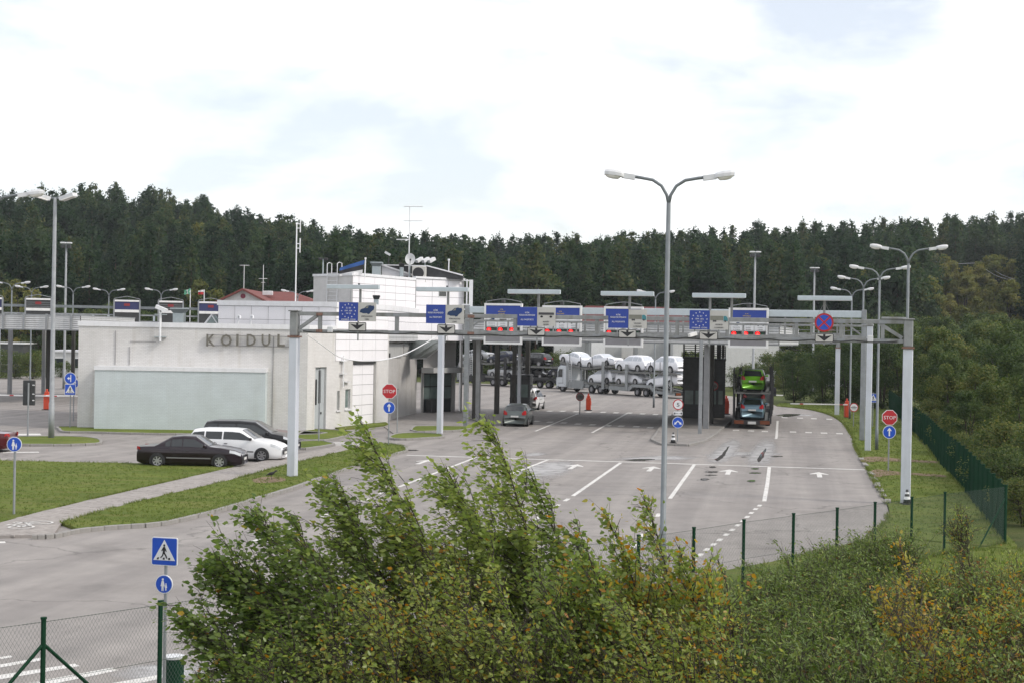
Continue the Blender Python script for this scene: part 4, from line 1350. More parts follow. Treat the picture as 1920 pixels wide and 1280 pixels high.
M_GREYWALL = M("grey_wall", (0.40, 0.405, 0.40), 0.8, var=0.06, dirt=0.2)  # even grey for panels, downpipe and far flat buildings
M_DOOR = M("grey_door", (0.40, 0.43, 0.44), 0.5, var=0.05)
M_METALW = M("white_metal", (0.76, 0.77, 0.78), 0.4, 0.2, var=0.04)
M_VENT = M("sheet_metal_vent", (0.40, 0.45, 0.46), 0.4, 0.6, var=0.1)

W0, W1 = G(144.5, 803), G(574.5, 809)
W2 = G(724, 792.5)                       # end of the side wall at the shaded porch
W3 = G(792, 774)
bld = thing("border_station", "white brick and panel border station building with tower and flat roofs", "building", (W1.x, W1.y, 0))
def loc(p, z=0.0):
    return Vector((p.x - W1.x, p.y - W1.y, z))
def wall_frame(P0, P1, name, parent):
    """an upright wall from P0 to P1 whose local x runs along it and -y faces out; returns its object factory"""
    return (P0.x - W1.x, P0.y - W1.y, 0), frame_of(P0, P1), (P1 - P0).length
def wall_mesh(L, z0, z1, holes=(), t=0.30):
    """wall with rectangular openings (s0, s1, z0, z1)"""
    xs = sorted({0.0, L, *[h[0] for h in holes], *[h[1] for h in holes]})
    zs = sorted({z0, z1, *[h[2] for h in holes], *[h[3] for h in holes]})
    mb = MB()
    for a, b in zip(xs, xs[1:]):
        for c, d in zip(zs, zs[1:]):
            if any(h[0] - 1e-6 <= a and b <= h[1] + 1e-6 and h[2] - 1e-6 <= c and d <= h[3] + 1e-6 for h in holes):
                continue
            mb.add([(a, 0, c), (b, 0, c), (b, 0, d), (a, 0, d)], [(0, 1, 2, 3)])
    for s0, s1, a, b in holes:
        mb.add([(s0, 0, a), (s0, t, a), (s0, t, b), (s0, 0, b)], [(0, 1, 2, 3)])
        mb.add([(s1, 0, a), (s1, t, a), (s1, t, b), (s1, 0, b)], [(3, 2, 1, 0)])
        mb.add([(s0, 0, b), (s1, 0, b), (s1, t, b), (s0, t, b)], [(3, 2, 1, 0)])
        mb.add([(s0, 0, a), (s1, 0, a), (s1, t, a), (s0, t, a)], [(0, 1, 2, 3)])
    return mb
H0 = 6.22
# ---- front brick wall with the name letters
l0, r0, Lf = wall_frame(W0, W1, 0, 0)
front = wall_mesh(Lf, 0, H0).build("front_wall", M_BRICK, bld, loc=l0, rz=r0)
MB().box(-.05, Lf + .05, -.06, .30, H0, H0 + .30).build("coping", M_COPING, bld, loc=l0, rz=r0)
# ---- lower pale blue block in front of it
sb0, zb0 = WALL(185.5, 686, W0, W1)
sb1, _ = WALL(502, 690, W0, W1)
pro = 1.1
blk = MB()
blk.box(0, sb1 - sb0, 0, pro, 0, 3.62)
blk_o = blk.build("annex_wall", M_BRICKB, bld, loc=(l0[0] + cos(r0) * sb0 + sin(r0) * pro, l0[1] + sin(r0) * sb0 - cos(r0) * pro, 0), rz=r0)
MB().box(-.04, sb1 - sb0 + .04, -.05, pro, 3.62, 3.86).build("annex_coping", M_COPING, blk_o)
# thin conduit runs, expansion joints and brackets on the wall
for px, py0, py1 in ((217, 620, 683), (513, 631, 800), (243, 650, 684)):
    s, za = WALL(px, py0, W0, W1)
    _, zb = WALL(px, py1, W0, W1)
    MB().tube([(s, -.03, zb), (s, -.03, za)], .018, 6).build("conduit", M_MESHGREY, front)
s, z = WALL(244, 640, W0, W1)
MB().tube([(s, -.03, z), (s + 1.55, -.03, z)], .015, 6).build("conduit", M_MESHGREY, front)
# ---- side wall with recessed door, windows and the panelled garage bay
l1, r1, Ls = wall_frame(W1, W2, 0, 0)
def side(px, py):
    return WALL(px, py, W1, W2)
sd0, zd1 = side(591.5, 688)
sd1, _ = side(612.5, 688)
sg0, zg1 = side(662, 673)
sg1, _ = side(706, 673)
wa0, wz1 = side(632, 732)
wa1, wz0 = side(636.5, 768)
wb0, wbz1 = side(647.5, 729)
wb1, wbz0 = side(656.5, 765)
ss, _ = side(629, 650)
holes = [(sd0, sd1, 0.0, zd1), (wa0, wa1, wz0, wz1), (wb0, wb1, wbz0, wbz1), (sg0, sg1, 0.0, zg1)]
zup = 4.30
sidew = wall_mesh(Ls, 0, zup, [(a, b, c, min(d, zup - .01)) for a, b, c, d in holes]).build("side_wall", M_BRICK, bld, loc=l1, rz=r1)
wall_mesh(ss, zup, H0).build("side_wall_top", M_BRICK, bld, loc=l1, rz=r1)
MB().box(0.06, ss, -.06, .30, H0, H0 + .30).build("coping", M_COPING, bld, loc=l1, rz=r1)
dr = MB().box(sd0, sd1, .18, .24, 0, zd1).build("door", M_DOOR, sidew)
MB().box((sd0 + sd1) / 2 + .2, sd1 - .02, .14, .179, 0.02, zd1 - .02).build("door_leaf", M_DOOR, dr)
MB().bbox(sd0 + .3, sd0 + .42, .08, .17, 1.6, 3.2, .03).build("door_lamp", M_BLACK, dr)
MB().bbox(sd1 - .5, sd1 - .4, .08, .139, 1.0, 1.15, .02).build("door_handle", M_BLACK, dr)
for a, b, c, d in ((wa0, wa1, wz0, wz1), (wb0, wb1, wbz0, wbz1)):
    f = MB().box(a, b, .16, .20, c, d).build("window", M_FRAME, sidew)
    MB().box(a + .06, b - .06, .14, .159, c + .08, d - .08).build("pane", M_GLASSP, f)
    MB().box(a - .1, b + .1, -.08, .12, c - .10, c - .02).build("sill", M_COPING, f)
# vent pipes and a rack of small fittings above the windows
for px, py in ((641, 676), (641, 700), (647, 715)):
    s, z = side(px, py)
    MB().box(s - .35, s + .35, -.22, -.01, z - .03, z + .03).build("bracket", M_METALW, sidew)
s, z = side(640, 690)
MB().tube([(s, -.15, z - 1.2), (s, -.15, z + .8)], .05, 8).build("downpipe", M_METALW, sidew)
# garage bay: sunk panels, each a piece
panel_cache = {}
def panel(parent, x0, x1, z0, z1, y=-0.025, t=0.025):
    key = (round(x1 - x0, 3), round(z1 - z0, 3))
    if key not in panel_cache:
        w, h = (x1 - x0) / 2, (z1 - z0) / 2
        panel_cache[key] = MB().bbox(-w, w, 0, t + .001, -h, h, 0.006).mesh("panel", M_PANEL)
    return put("panel", panel_cache[key], parent, ((x0 + x1) / 2, y + random.uniform(-.003, .003), (z0 + z1) / 2))
def panel_grid(parent, x0, x1, z0, z1, nx, nz, y=-0.025, skip=()):
    dx, dz = (x1 - x0) / nx, (z1 - z0) / nz
    for i in range(nx):
        for j in range(nz):
            if (i, j) in skip:
                continue
            panel(parent, x0 + i * dx + .012, x0 + (i + 1) * dx - .012, z0 + j * dz + .012, z0 + (j + 1) * dz - .012, y)
gar = MB().box(sg0, sg1, .22, .30, 0, zg1).build("garage_wall", M_JOINT, bld, loc=l1, rz=r1)
panel_grid(gar, sg0 + .05, sg1 - .02, 0.02, zg1 - .35, 2, 6, .19)
MB().box(sg0 + .02, sg1 - .01, .05, .219, zg1 - .30, zg1 - .02).build("shutter_box", M_DARK, gar)
# ---- first floor clad in panels
Z2 = 8.0
up = wall_mesh(Ls - ss, zup, Z2).build("upper_side_wall", M_JOINT, bld, loc=(l1[0] + cos(r1) * ss, l1[1] + sin(r1) * ss, 0), rz=r1)
panel_grid(up, 0.0, Ls - ss, zup, Z2 - .35, 4, 5)
MB().box(-.06, Ls - ss + .06, -.07, .30, Z2 - .34, Z2 + .02).build("coping", M_COPING, up)
U1 = Vector((W1.x + cos(r1) * ss, W1.y + sin(r1) * ss, 0))
U0 = AT(409, 600, U1.y + 1.4)
U0.z = 0
lu, ru, Lu = wall_frame(U0, U1, 0, 0)
upf = wall_mesh(Lu, H0 - .3, Z2).build("upper_front_wall", M_JOINT, bld, loc=lu, rz=ru)
panel_grid(upf, 0.0, Lu, H0 - .25, Z2 - .30, 7, 2)
MB().box(-.06, Lu - .02, -.08, .30, Z2 - .29, Z2 + .03).build("coping", M_COPING, upf)
# floor between them (flat roofs)
rp = [loc(W0) + Vector((.15, .15, 0)), loc(W1) + Vector((-.15, .15, 0)), loc(U1) + Vector((-.15, .1, 0)), loc(U1) + Vector((1.0, 6, 0)), loc(AT(150, 640, W0.y + 18)) + Vector((.4, 0, 0))]
MB().prism([(p.x, p.y) for p in rp], H0 - .4, H0 - .15).build("lower_roof", M_ROOFDARK, bld)
rp2 = [loc(U0), loc(U1), loc(W2) + Vector((-.2, 0, 0)), loc(W3) + Vector((-.2, 0, 0)), loc(AT(800, 640, W3.y + 5)), loc(AT(420, 640, U0.y + 13))]
MB().prism([(p.x + .02, p.y + .05) for p in rp2], Z2 - .5, Z2 - .2).build("upper_roof", M_ROOFDARK, bld)
wl_ = MB()
a, b = loc(W0), loc(AT(150, 640, W0.y + 18))
wl_.add([(a.x, a.y, 0), (b.x, b.y, 0), (b.x, b.y, H0), (a.x, a.y, H0)], [(0, 1, 2, 3)])
wl_.build("end_wall", M_BRICK, bld)
a, b = loc(U0), loc(AT(420, 640, U0.y + 13))
MB().add([(a.x, a.y, H0 - .3), (b.x, b.y, H0 - .3), (b.x, b.y, Z2), (a.x, a.y, Z2)], [(0, 1, 2, 3)]).build("upper_end_wall", M_JOINT, bld)
# ---- shaded wall behind the porch, going back from the corner
l2, r2, Lp = wall_frame(W2, W3, 0, 0)
pw_ = WALL(723, 735, W2, W3)
M_BRICKG = brick_material("grey_shaded_brick", (0.46, 0.45, 0.44), (0.50, 0.49, 0.48), (0.38, 0.37, 0.36))  # grey paint, with part of the porch shade put into the colour
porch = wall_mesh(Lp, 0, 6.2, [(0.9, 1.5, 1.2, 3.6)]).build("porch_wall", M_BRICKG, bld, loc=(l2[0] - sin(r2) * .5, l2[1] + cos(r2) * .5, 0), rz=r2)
over = MB().box(0, Lp, 0, .3, 6.2, Z2).build("overhang_wall", M_JOINT, bld, loc=l2, rz=r2)
panel_grid(over, 0.02, Lp - .02, 6.22, Z2 - .35, 7, 2)
MB().box(.02, Lp + .06, -.07, .30, Z2 - .34, Z2 + .02).build("coping", M_COPING, over)
MB().box(0, .5, .0, .5, 0, 6.19).build("corner_pier", M_BRICK, bld, loc=l2, rz=r2)
pf = MB().box(0.9, 1.5, .1, .14, 1.2, 3.6).build("window", M_DARK, porch)
MB().box(.96, 1.44, .08, .099, 1.26, 3.54).build("pane", M_GLASS, pf)
MB().bbox(0.5, Lp + .5, -.5, .0, 5.55, 6.15, .02).build("porch_beam", M_CORR, porch)
MB().box(0.5, Lp + .5, -.52, -.505, 5.83, 5.86).build("beam_groove", M_BEAM, porch)
MB().bbox(.6, Lp * .55, -.06, -.001, 4.4, 5.4, .01).build("service_panel", M_GREYWALL, porch)
MB().bbox(Lp * .6, Lp * .98, -.05, -.001, 4.5, 5.5, .01).build("service_panel", M_GREYWALL, porch)
for x in (1.0, 2.4):
    MB().bbox(x, x + .22, -.2, -.062, 4.45, 4.75, .02).build("wall_lamp", M_DARK, porch)
# end wall facing the camera beyond the porch (light grey, then glazed entrance)
E0, E1 = Vector((W3.x, W3.y, 0)), G(853, 771)
l3, r3_, Le = wall_frame(E0, E1, 0, 0)
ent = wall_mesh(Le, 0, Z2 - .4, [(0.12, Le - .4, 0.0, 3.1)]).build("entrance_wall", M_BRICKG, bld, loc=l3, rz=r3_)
gl = MB().box(.12, Le - .4, .12, .16, 0, 3.1).build("entrance_glazing", M_DARK, ent)
nx, nz = 4, 3
for i in range(nx):
    for j in range(nz):
        a = .16 + (Le - .56) * i / nx
        b = .16 + (Le - .56) * (i + 1) / nx - .07
        c, d = .1 + 3.0 * j / nz, .1 + 3.0 * (j + 1) / nz - .09
        MB().box(a, b, .09, .119, c, d).build("pane", M_GLASSP if j else M_GLASS, gl)
MB().box(-.2, Le + .2, -1.2, -.001, 3.15, 3.55).build("entrance_canopy", M_GREYWALL, ent)
MB().bbox(.2, .75, -.75, -.2, 0.02, 1.1, .04).build("waste_cabinet", M_DARK, ent)
MB().box(-.02, Le + .02, -.05, .2, Z2 - .4, Z2 - .05).build("coping", M_COPING, ent)

# ---- tower
T0, T1, T2 = AT(586, 640, U1.y + 13.0), AT(659, 640, U1.y + 10.0), AT(777, 640, U1.y + 18.0)
for p in (T0, T1, T2):
    p.z = 0
T3 = AT(868, 640, U1.y + 21.0)
T3.z = 0
def top_z(P, py_px):
    px, py = py_px
    return CAM_H + (AT(px, py, P.y).z - CAM_H)
ZT = (top_z(T1, (659, 519)) + top_z(T2, (777, 519))) / 2
la, ra, La = wall_frame(T0, T1, 0, 0)
ta = wall_mesh(La, Z2 - .3, ZT - .12).build("tower_brick_wall", M_BRICK, bld, loc=la, rz=ra)
MB().box(-.05, La + .03, -.06, .30, ZT - .12, ZT + .05).build("coping", M_COPING, ta)
lb, rb, Lb = wall_frame(T1, T2, 0, 0)
tb = wall_mesh(Lb, Z2 - .3, ZT - .1).build("tower_wall", M_JOINT, bld, loc=lb, rz=rb)
panel_grid(tb, 0.02, Lb, Z2 + .04, ZT - .12, 6, 4)
MB().box(0.05, Lb + .02, -.06, .30, ZT - .1, ZT + .10).build("coping", M_COPING, tb)
lc, rc, Lc = wall_frame(T2, T3, 0, 0)
ZT2 = top_z(T3, (868, 524))
tc = wall_mesh(Lc, 5.6, ZT2 - .1).build("tower_wall", M_JOINT, bld, loc=(lc[0], lc[1] + .25, 0), rz=rc)
sw, zw = WALL(822, 546, T2, T3)
sw2, zw2 = WALL(836, 556.5, T2, T3)
panel_grid(tc, 0.02, Lc, 5.62, ZT2 - .12, 3, 7)
wf = MB().box(sw - .04, sw2 + .04, -.05, -.031, zw2 - .05, zw + .04).build("window", M_FRAME, tc)
MB().box(sw + .02, sw2 - .02, -.06, -.0505, zw2 + .02, zw - .02).build("pane", M_GLASS, wf)
MB().box(-.05, Lc + .05, -.10, .30, ZT2 - .1, ZT2 + .06).build("coping", M_COPING, tc)
# recess and soffit strip below
rs, rz_ = WALL(777, 597, T2, T3)
tp = [loc(T0), loc(T1), loc(T2), loc(T3), loc(AT(862, 640, T3.y + 6)), loc(AT(590, 640, T0.y + 7))]
MB().prism([(p.x, p.y + .35) for p in tp], ZT - .5, ZT - .25).build("tower_roof", M_ROOFDARK, bld)
a, b = loc(T3), loc(AT(862, 640, T3.y + 6))
MB().add([(a.x, a.y, 0), (b.x, b.y, 0), (b.x, b.y, ZT2), (a.x, a.y, ZT2)], [(0, 1, 2, 3)]).build("tower_end_wall", M_BRICK, bld)
# sloped dark monitor roof on the tower
def pt(px, py, Y):
    p = AT(px, py, Y)
    return (p.x - W1.x, p.y - W1.y, p.z)
Ya = T2.y + 2.0
ms = MB()
front_ = [pt(714, 496, Ya), pt(800, 498, Ya), pt(868, 517, Ya), pt(868, 524, Ya), pt(777, 521, Ya), pt(716, 517, Ya)]
back_ = [(x, y + 4.0, z) for x, y, z in front_]
n = len(front_)
ms.add(front_ + back_, [tuple(range(n)), tuple(range(2 * n - 1, n - 1, -1))] + [(k, (k + 1) % n, (k + 1) % n + n, k + n) for k in range(n)])
ms.build("monitor_roof", M_DARK, bld)
ms = MB()
wv = [pt(716, 497, Ya - .06), pt(776, 517.5, Ya - .06), pt(716, 518, Ya - .06)]
ms.add(wv + [(x, y + .05, z) for x, y, z in wv], [(0, 1, 2), (5, 4, 3), (0, 3, 4, 1), (1, 4, 5, 2), (2, 5, 3, 0)])
ms.build("gable_panel", M_PANEL, bld)
ms = MB()
ms.bar(pt(716, 497, Ya - .12), pt(777, 517, Ya - .12), .1, .12)
ms.bar(pt(716, 497, Ya - .1), pt(800, 499, Ya - .1), .1, .08)
ms.bar(pt(800, 498.5, Ya - .1), pt(868, 516.5, Ya - .1), .1, .10)
ms.build("verge_trim", M_COPING, bld)
# white steel frame right of the tower
Yf = T3.y - .2
fr = MB()
for px0, px1, py0, py1 in ((880, 887, 525, 640), (874.5, 877, 524, 600)):
    a, b = pt(px0, py0, Yf), pt(px1, py0, Yf)
    zlow = pt(px0, py1, Yf)[2]
    fr.box(a[0], b[0], a[1] - .1, a[1] + .1, min(zlow, 5.9), a[2])
for py in (525, 570, 579):
    a, b = pt(866, py, Yf), pt(884, py, Yf)
    fr.box(a[0], b[0], a[1] - .05, a[1] + .05, a[2] - .1, a[2])
fr.build("steel_frame", M_METALW, bld)
# ladder on the tower's brick face
sl0, zl1 = WALL(616, 497, T0, T1)
sl1, _ = WALL(635, 497, T0, T1)
lad = MB()
for s in (sl0, sl1):
    lad.tube([(s, -.12, Z2), (s, -.12, ZT + .75), (s, .05, ZT + .85), (s, .3, ZT + .8), (s, .3, ZT - .2)], .03, 6)
for k in range(11):
    z = Z2 + .15 + k * .27
    if z < ZT + .3:
        lad.tube([(sl0, -.12, z), (sl1, -.12, z)], .018, 5)
lad.build("ladder", M_METALW, bld, loc=la, rz=ra)
MB().tube([(La - .02, -.06, Z2), (La - .02, -.06, ZT - .3)], .06, 8).build("downpipe", M_GREYWALL, bld, loc=la, rz=ra)

# ---- name letters
sgn = thing("building_sign", "tall weathered metal letters KOIDULA on rails along the brick wall", "sign", (W0.x, W0.y, 0), r0)
M_LETTER = M("weathered_letter", (0.155, 0.148, 0.125), 0.7, 0.2, var=0.3, scale=6)
for ch, px in zip("KOIDULA", (394.5, 424.5, 445.5, 471, 499, 526.5, 551)):
    s, z0_ = WALL(px, 648.5, W0, W1)
    _, z1_ = WALL(px, 626.5, W0, W1)
    me = TEXT[ch]
    h = max(v.co.y for v in me.vertices)
    letter(ch, "letter", M_LETTER, sgn, s, -.16, z0_, (z1_ - z0_) / h, {"I": .13, "K": .52, "O": .66, "D": .55, "U": .52, "L": .46, "A": .56}[ch])
s0, z0_ = WALL(387, 646.5, W0, W1)
s1, _ = WALL(560, 646.5, W0, W1)
_, z1_ = WALL(387, 627.5, W0, W1)
for z in (z0_, z1_):
    MB().tube([(s0, -.09, z), (s1, -.09, z - .03)], .022, 6).build("rail", M_MESHGREY, sgn)

# ---- things standing on the roofs and walls
def at_roof(px, py, Y):
    return AT(px, py, Y)
Yr = W0.y + 3.5
def vent(px, py_top, py_b, w_px, Y, label, cap=True, mat=M_VENT):
    a = AT(px, py_b, Y)
    zt = AT(px, py_top, Y).z
    w = w_px / FPX * Y / 2
    t = thing("roof_vent", label, "roof vent", (a.x, a.y, 0), 0, "vents on the flat roofs")
    z0v = H0 - .15 if a.z < 7.3 else (Z2 - .2 if a.z < ZT - .8 else ZT - .25)
    h = zt - z0v
    MB().bbox(-w * .75, w * .75, -w * .75, w * .75, z0v, zt - .3 * min(1, h), .03).build("duct", mat, t)
    if cap:
        mb = MB()
        zc = zt - .3 * min(1, h)
        mb.add([(-w * .75, -w * .75, zc), (w * .75, -w * .75, zc), (w * .75, w * .75, zc), (-w * .75, w * .75, zc), (-w * 1.1, -w * 1.1, zt - .08), (w * 1.1, -w * 1.1, zt - .08), (w * 1.1, w * 1.1, zt - .08), (-w * 1.1, w * 1.1, zt - .08)],
               [(0, 1, 5, 4), (1, 2, 6, 5), (2, 3, 7, 6), (3, 0, 4, 7), (3, 2, 1, 0), (4, 5, 6, 7)])
        mb.bbox(-w * 1.1, w * 1.1, -w * 1.1, w * 1.1, zt - .08, zt, .02)
        mb.build("hood", M_DARK if cap == 2 else mat, t)
    return t
vent(336, 578, 607, 27, Yr + 3, "sheet metal vent with flared hood behind the wall camera")
vent(706, 492, 515, 21, Ya - .8, "bright sheet metal duct on the tower beside the flag")
vent(753, 494, 515, 10, Ya - .9, "slim dark capped vent in front of the monitor roof slope", 2)
vent(705.5, 554, 575, 12, T1.y - 1.2, "short dark capped vent standing before the tower wall", 2)
# glazed skylight
a = AT(375, 609, W0.y + 6)
b = AT(441, 612, W0.y + 6)
sk = thing("skylight", "small pitched glass skylight on the flat brick building roof", "skylight", (a.x, a.y, 0))
w = b.x - a.x
z0s, z1s = 6.1, AT(395, 591, W0.y + 7.5).z
dp = 2.6
gx = w * .30
MB().add([(0, 0, z0s), (w * .62, 0, z0s), (gx, .3, z1s), (0.0, .1, z0s)], [(0, 1, 2)]).build("gable_glass", M_GLASSP, sk)
M_SKYGLASS = M("skylight_glass", (0.42, 0.52, 0.50), 0.1, var=0.06)
v0, v1, v2, v3 = Vector((w * .62, 0, z0s)), Vector((w, dp, z0s)), Vector((gx + w * .45, dp, z1s)), Vector((gx, .3, z1s))
MB().add([v0, v1, v2, v3], [(0, 1, 2, 3)]).build("glass_slope", M_SKYGLASS, sk)
MB().add([(0, 0, z0s), tuple(v3), tuple(v2), (w * .3, dp, z0s)], [(0, 1, 2, 3)]).build("rear_slope", M_SKYGLASS, sk)
for k in range(8):
    u = k / 7
    MB().bar(v0.lerp(v1, u), v3.lerp(v2, u), .06, .06).build("glazing_bar", M_METALW, sk)
MB().bar(v3, v2, .1, .1).build("ridge_bar", M_METALW, sk)
MB().bar((0, 0, z0s), v3, .1, .1).build("edge_bar", M_METALW, sk)
MB().bar(v0, v1, .1, .12).build("edge_bar", M_METALW, sk)
# CCTV camera on a pole
s, z0_ = WALL(301.5, 640, W0, W1)
_, zc = WALL(301.5, 585, W0, W1)
def world_on(P0, r, s, y, z):
    return (P0.x + cos(r) * s - sin(r) * y, P0.y + sin(r) * s + cos(r) * y, z)
x, y, _ = world_on(W0, r0, s, -.25, 0)
cc = thing("security_camera", "white security camera on a pole bracketed to the KOIDULA wall", "camera", (x, y, 0), r0, "security cameras")
MB().tube([(0, 0, z0_), (0, 0, zc)], .07, 10).build("pole", M_METALW, cc)
for z in (z0_ + .25, z0_ + 1.6):
    MB().box(-.35, .35, -.04, .245, z, z + .05).build("wall_bracket", M_VENT, cc)
MB().bar((-.25, -.1, zc + .32), (.42, -.2, zc + .05), .26, .22).build("camera_body", M_METALW, cc)
MB().box(-.05, .05, -.05, .05, zc, zc + .2).build("camera_mount", M_DARK, cc)
# outdoor unit, dish, aerials, lights, flag on the tower
a = AT(786, 516, Ya - .9)
z1_ = AT(786, 500, Ya - .9).z
ac = thing("air_conditioner", "white outdoor air conditioner unit on the tower roof under the dish", "air conditioner", (a.x, a.y, 0))
w = 13 / FPX * Ya
MB().bbox(-w, w, -.3, .3, ZT - .2, z1_, .03).build("casing", M_SIGNGREY, ac)
MB().plate(disc(-w * .1, (ZT + z1_) / 2, (z1_ - ZT) * .42, 20), -.312, -.301).build("fan_grille", M_BLACK, ac)
a = AT(769, 486, Ya - 1.0)
dish = thing("satellite_dish", "pale grey satellite dish on the tower mast", "dish", (a.x, a.y, 0), radians(8))
r = 9.4 / FPX * Ya
mb = MB()
rings = [(0, .22), (.35, .17), (.7, .07), (1.0, 0)]
vs, fs = [], []
for k, (u, d) in enumerate(rings):
    for j in range(20):
        vs.append((r * u * cos(j * pi / 10), d * r * 1.3, a.z + r * 1.15 * u * sin(j * pi / 10)))
for k in range(3):
    for j in range(20):
        fs.append((k * 20 + j, k * 20 + (j + 1) % 20, (k + 1) * 20 + (j + 1) % 20, (k + 1) * 20 + j))
mb.add(vs, fs)
mb.build("reflector", M_LAMPGREY, dish, smooth=True)
MB().tube([(0, r * .3, a.z), (0, r * .3, ZT - .2)], .05, 8).build("dish_post", M_VENT, dish)
MB().tube([(0, r * .2, a.z - r), (0, -r * .8, a.z - .1)], .02, 6).build("feed_arm", M_DARK, dish)
MB().bbox(-.06, .06, -r * .8 - .12, -r * .8, a.z - .14, a.z, .02).build("receiver", M_DARK, dish)
def aerial(px, py_top, py_b, Y, label, yagis, rad=.03, base=None, name="aerial"):
    t0 = AT(px, py_top, Y)
    zb = AT(px, py_b, Y).z if base is None else base
    t = thing(name, label, "aerial", (t0.x, t0.y, 0), 0, "aerials")
    MB().tube([(0, 0, zb), (0, 0, t0.z)], rad, 6).build("mast", M_METALW, t)
    for py, dx0, dx1, n in yagis:
        z = AT(px, py, Y).z
        x0, x1 = dx0 / FPX * Y, dx1 / FPX * Y
        mb = MB()
        mb.tube([(x0, 0, z), (x1, 0, z + .02)], rad * .8, 5)
        for k in range(n):
            x = x0 + (x1 - x0) * k / max(1, n - 1)
            mb.tube([(x, -.35, z), (x, .35, z)], .012, 4)
        mb.build("antenna", M_METALW, t)
    return t
aerial(768.5, 388, 510, Ya - .5, "tall white aerial mast with two long antennas on the tower", ((387.5, -11, 24, 9), (414.5, -11, 24, 7), (450, -24, -1, 5)), .045, ZT - .2)
t = aerial(556.5, 420, 585, W1.y + 4.0, "radio mast with stacked vertical dipoles above the brick roof", (), .045, H0 - .15)
for py0, py1, dx in ((410, 436, 7), (447, 474, 7)):
    p0, p1 = AT(556, py0, W1.y + 4), AT(556, py1, W1.y + 4)
    d = dx / FPX * W1.y
    mb = MB()
    mb.tube([(d, 0, p1.z), (d, 0, p0.z)], .04, 6)
    for k in (.3, .62):
        z = p1.z + (p0.z - p1.z) * k
        mb.tube([(0, 0, z), (d, 0, z)], .03, 6)
    mb.build("dipole", M_METALW, t)
for px, py in ((446, 600), (470, 598)):
    a = AT(px, 608, U0.y - 1.2)
    t = thing("vent_pipe", "bent white vent pipe in front of the panel wall, " + ("left" if px < 460 else "right") + " of the two", "vent pipe", (a.x, a.y, 0), 0, "vent pipes on the brick roof")
    z = AT(px, 592, U0.y - 1.2).z
    MB().tube([(0, 0, H0 - .15), (0, 0, z - .12), (.05, -.03, z), (.15, -.08, z - .02), (.16, -.1, z - .2)], .06, 8).build("pipe", M_METALW, t)
# flag
a, b = AT(684.5, 486, T1.y + .6), AT(684.5, 517, T1.y + .6)
fl = thing("flag", "blue, black and white flag drooping from a slanted pole on the tower", "flag", (a.x, a.y, 0), 0, "flags")
MB().tube([(0, 0, ZT - .2), (.03, 0, a.z)], .045, 8).build("flagpole", M_METALW, fl)
MB().tube([(0.03, 0, a.z), (.03, 0, a.z + .1)], .07, 8).build("finial", M_METALW, fl)
M_FBLUE = M("flag_blue", (0.035, 0.10, 0.30), 0.8, var=0.1)
M_FBLACK = M("flag_black", (0.03, 0.03, 0.035), 0.8, var=0.1)
M_FWHITE = M("flag_white", (0.66, 0.66, 0.66), 0.8, var=0.04)
M_FGREEN = M("flag_green", (0.10, 0.36, 0.22), 0.8, var=0.06)
M_FRED = M("flag_red", (0.45, 0.03, 0.04), 0.8, var=0.06)
def cloth(name, corners, mat, parent, amp=.06, n=10):
    """waving cloth between four corners (top hoist, top fly, bottom fly, bottom hoist)"""
    c = [Vector(p) for p in corners]
    vs, fs = [], []
    for i in range(n + 1):
        for j in range(4):
            u, v = i / n, j / 3
            p = (c[0] * (1 - v) + c[3] * v) * (1 - u) + (c[1] * (1 - v) + c[2] * v) * u
            vs.append(p + Vector((0, amp * sin(u * 9 + v) * u, 0)))
    for i in range(n):
        for j in range(3):
            k = i * 4 + j
            fs.append((k, k + 4, k + 5, k + 1))
    o = MB().add(vs, fs).build(name, mat, parent, smooth=True)
    return o
k = T1.y / FPX
cloth("blue_stripe", [(0, 0, a.z - .05), (-47 * k, 0, a.z - 17 * k), (-48 * k, 0, a.z - 23 * k), (-2 * k, 0, a.z - 10 * k)], M_FBLUE, fl)
cloth("black_stripe", [(-2 * k, 0, a.z - 10.1 * k), (-48 * k, 0, a.z - 23.1 * k), (-48 * k, 0, a.z - 29 * k), (-4 * k, 0, a.z - 20 * k)], M_FBLACK, fl)
cloth("white_stripe", [(-4 * k, 0, a.z - 20.1 * k), (-48 * k, 0, a.z - 29.1 * k), (-47 * k, 0, a.z - 33 * k), (-5 * k, 0, a.z - 29 * k)], M_FWHITE, fl)
a = AT(841.5, 489, T3.y)
t = thing("flagpole", "short bare white pole on the right end of the tower roof", "pole", (a.x, a.y, 0))
MB().tube([(0, 0, ZT2 - .2), (0, 0, a.z)], .05, 8).build("shaft", M_METALW, t)
MB().tube([(0, 0, a.z), (0, 0, a.z + .14)], .09, 8).build("finial", M_METALW, t)
def spot_cluster(px, py, Y, label, base):
    a = AT(px, py, Y)
    t = thing("floodlight", label, "floodlight", (a.x, a.y, 0), 0, "floodlights")
    MB().tube([(0, 0, base), (0, 0, a.z)], .05, 6).build("stand", M_VENT, t)
    for x, rz in ((-.5, -.3), (.0, 0), (.45, .3)):
        MB().bar((x - .15, -.2, a.z - .05), (x + .25, .15, a.z + .22), .34, .24).build("lamp_head", M_LAMPGREY, t)
    return t
spot_cluster(797, 490, Ya + .5, "cluster of pale floodlights above the tower air conditioner", ZT)
a = AT(729, 476, Ya)
t = thing("security_camera", "small camera on a thin post above the tower roof left of the dish", "camera", (a.x, a.y, 0), 0, "security cameras")
MB().tube([(0, 0, ZT), (0, 0, a.z)], .045, 6).build("pole", M_DARK, t)
MB().bar((-.3, 0, a.z + .12), (.12, 0, a.z - .1), .2, .18).build("camera_body", M_LAMPGREY, t)
a = AT(606, 486, T0.y + 1)
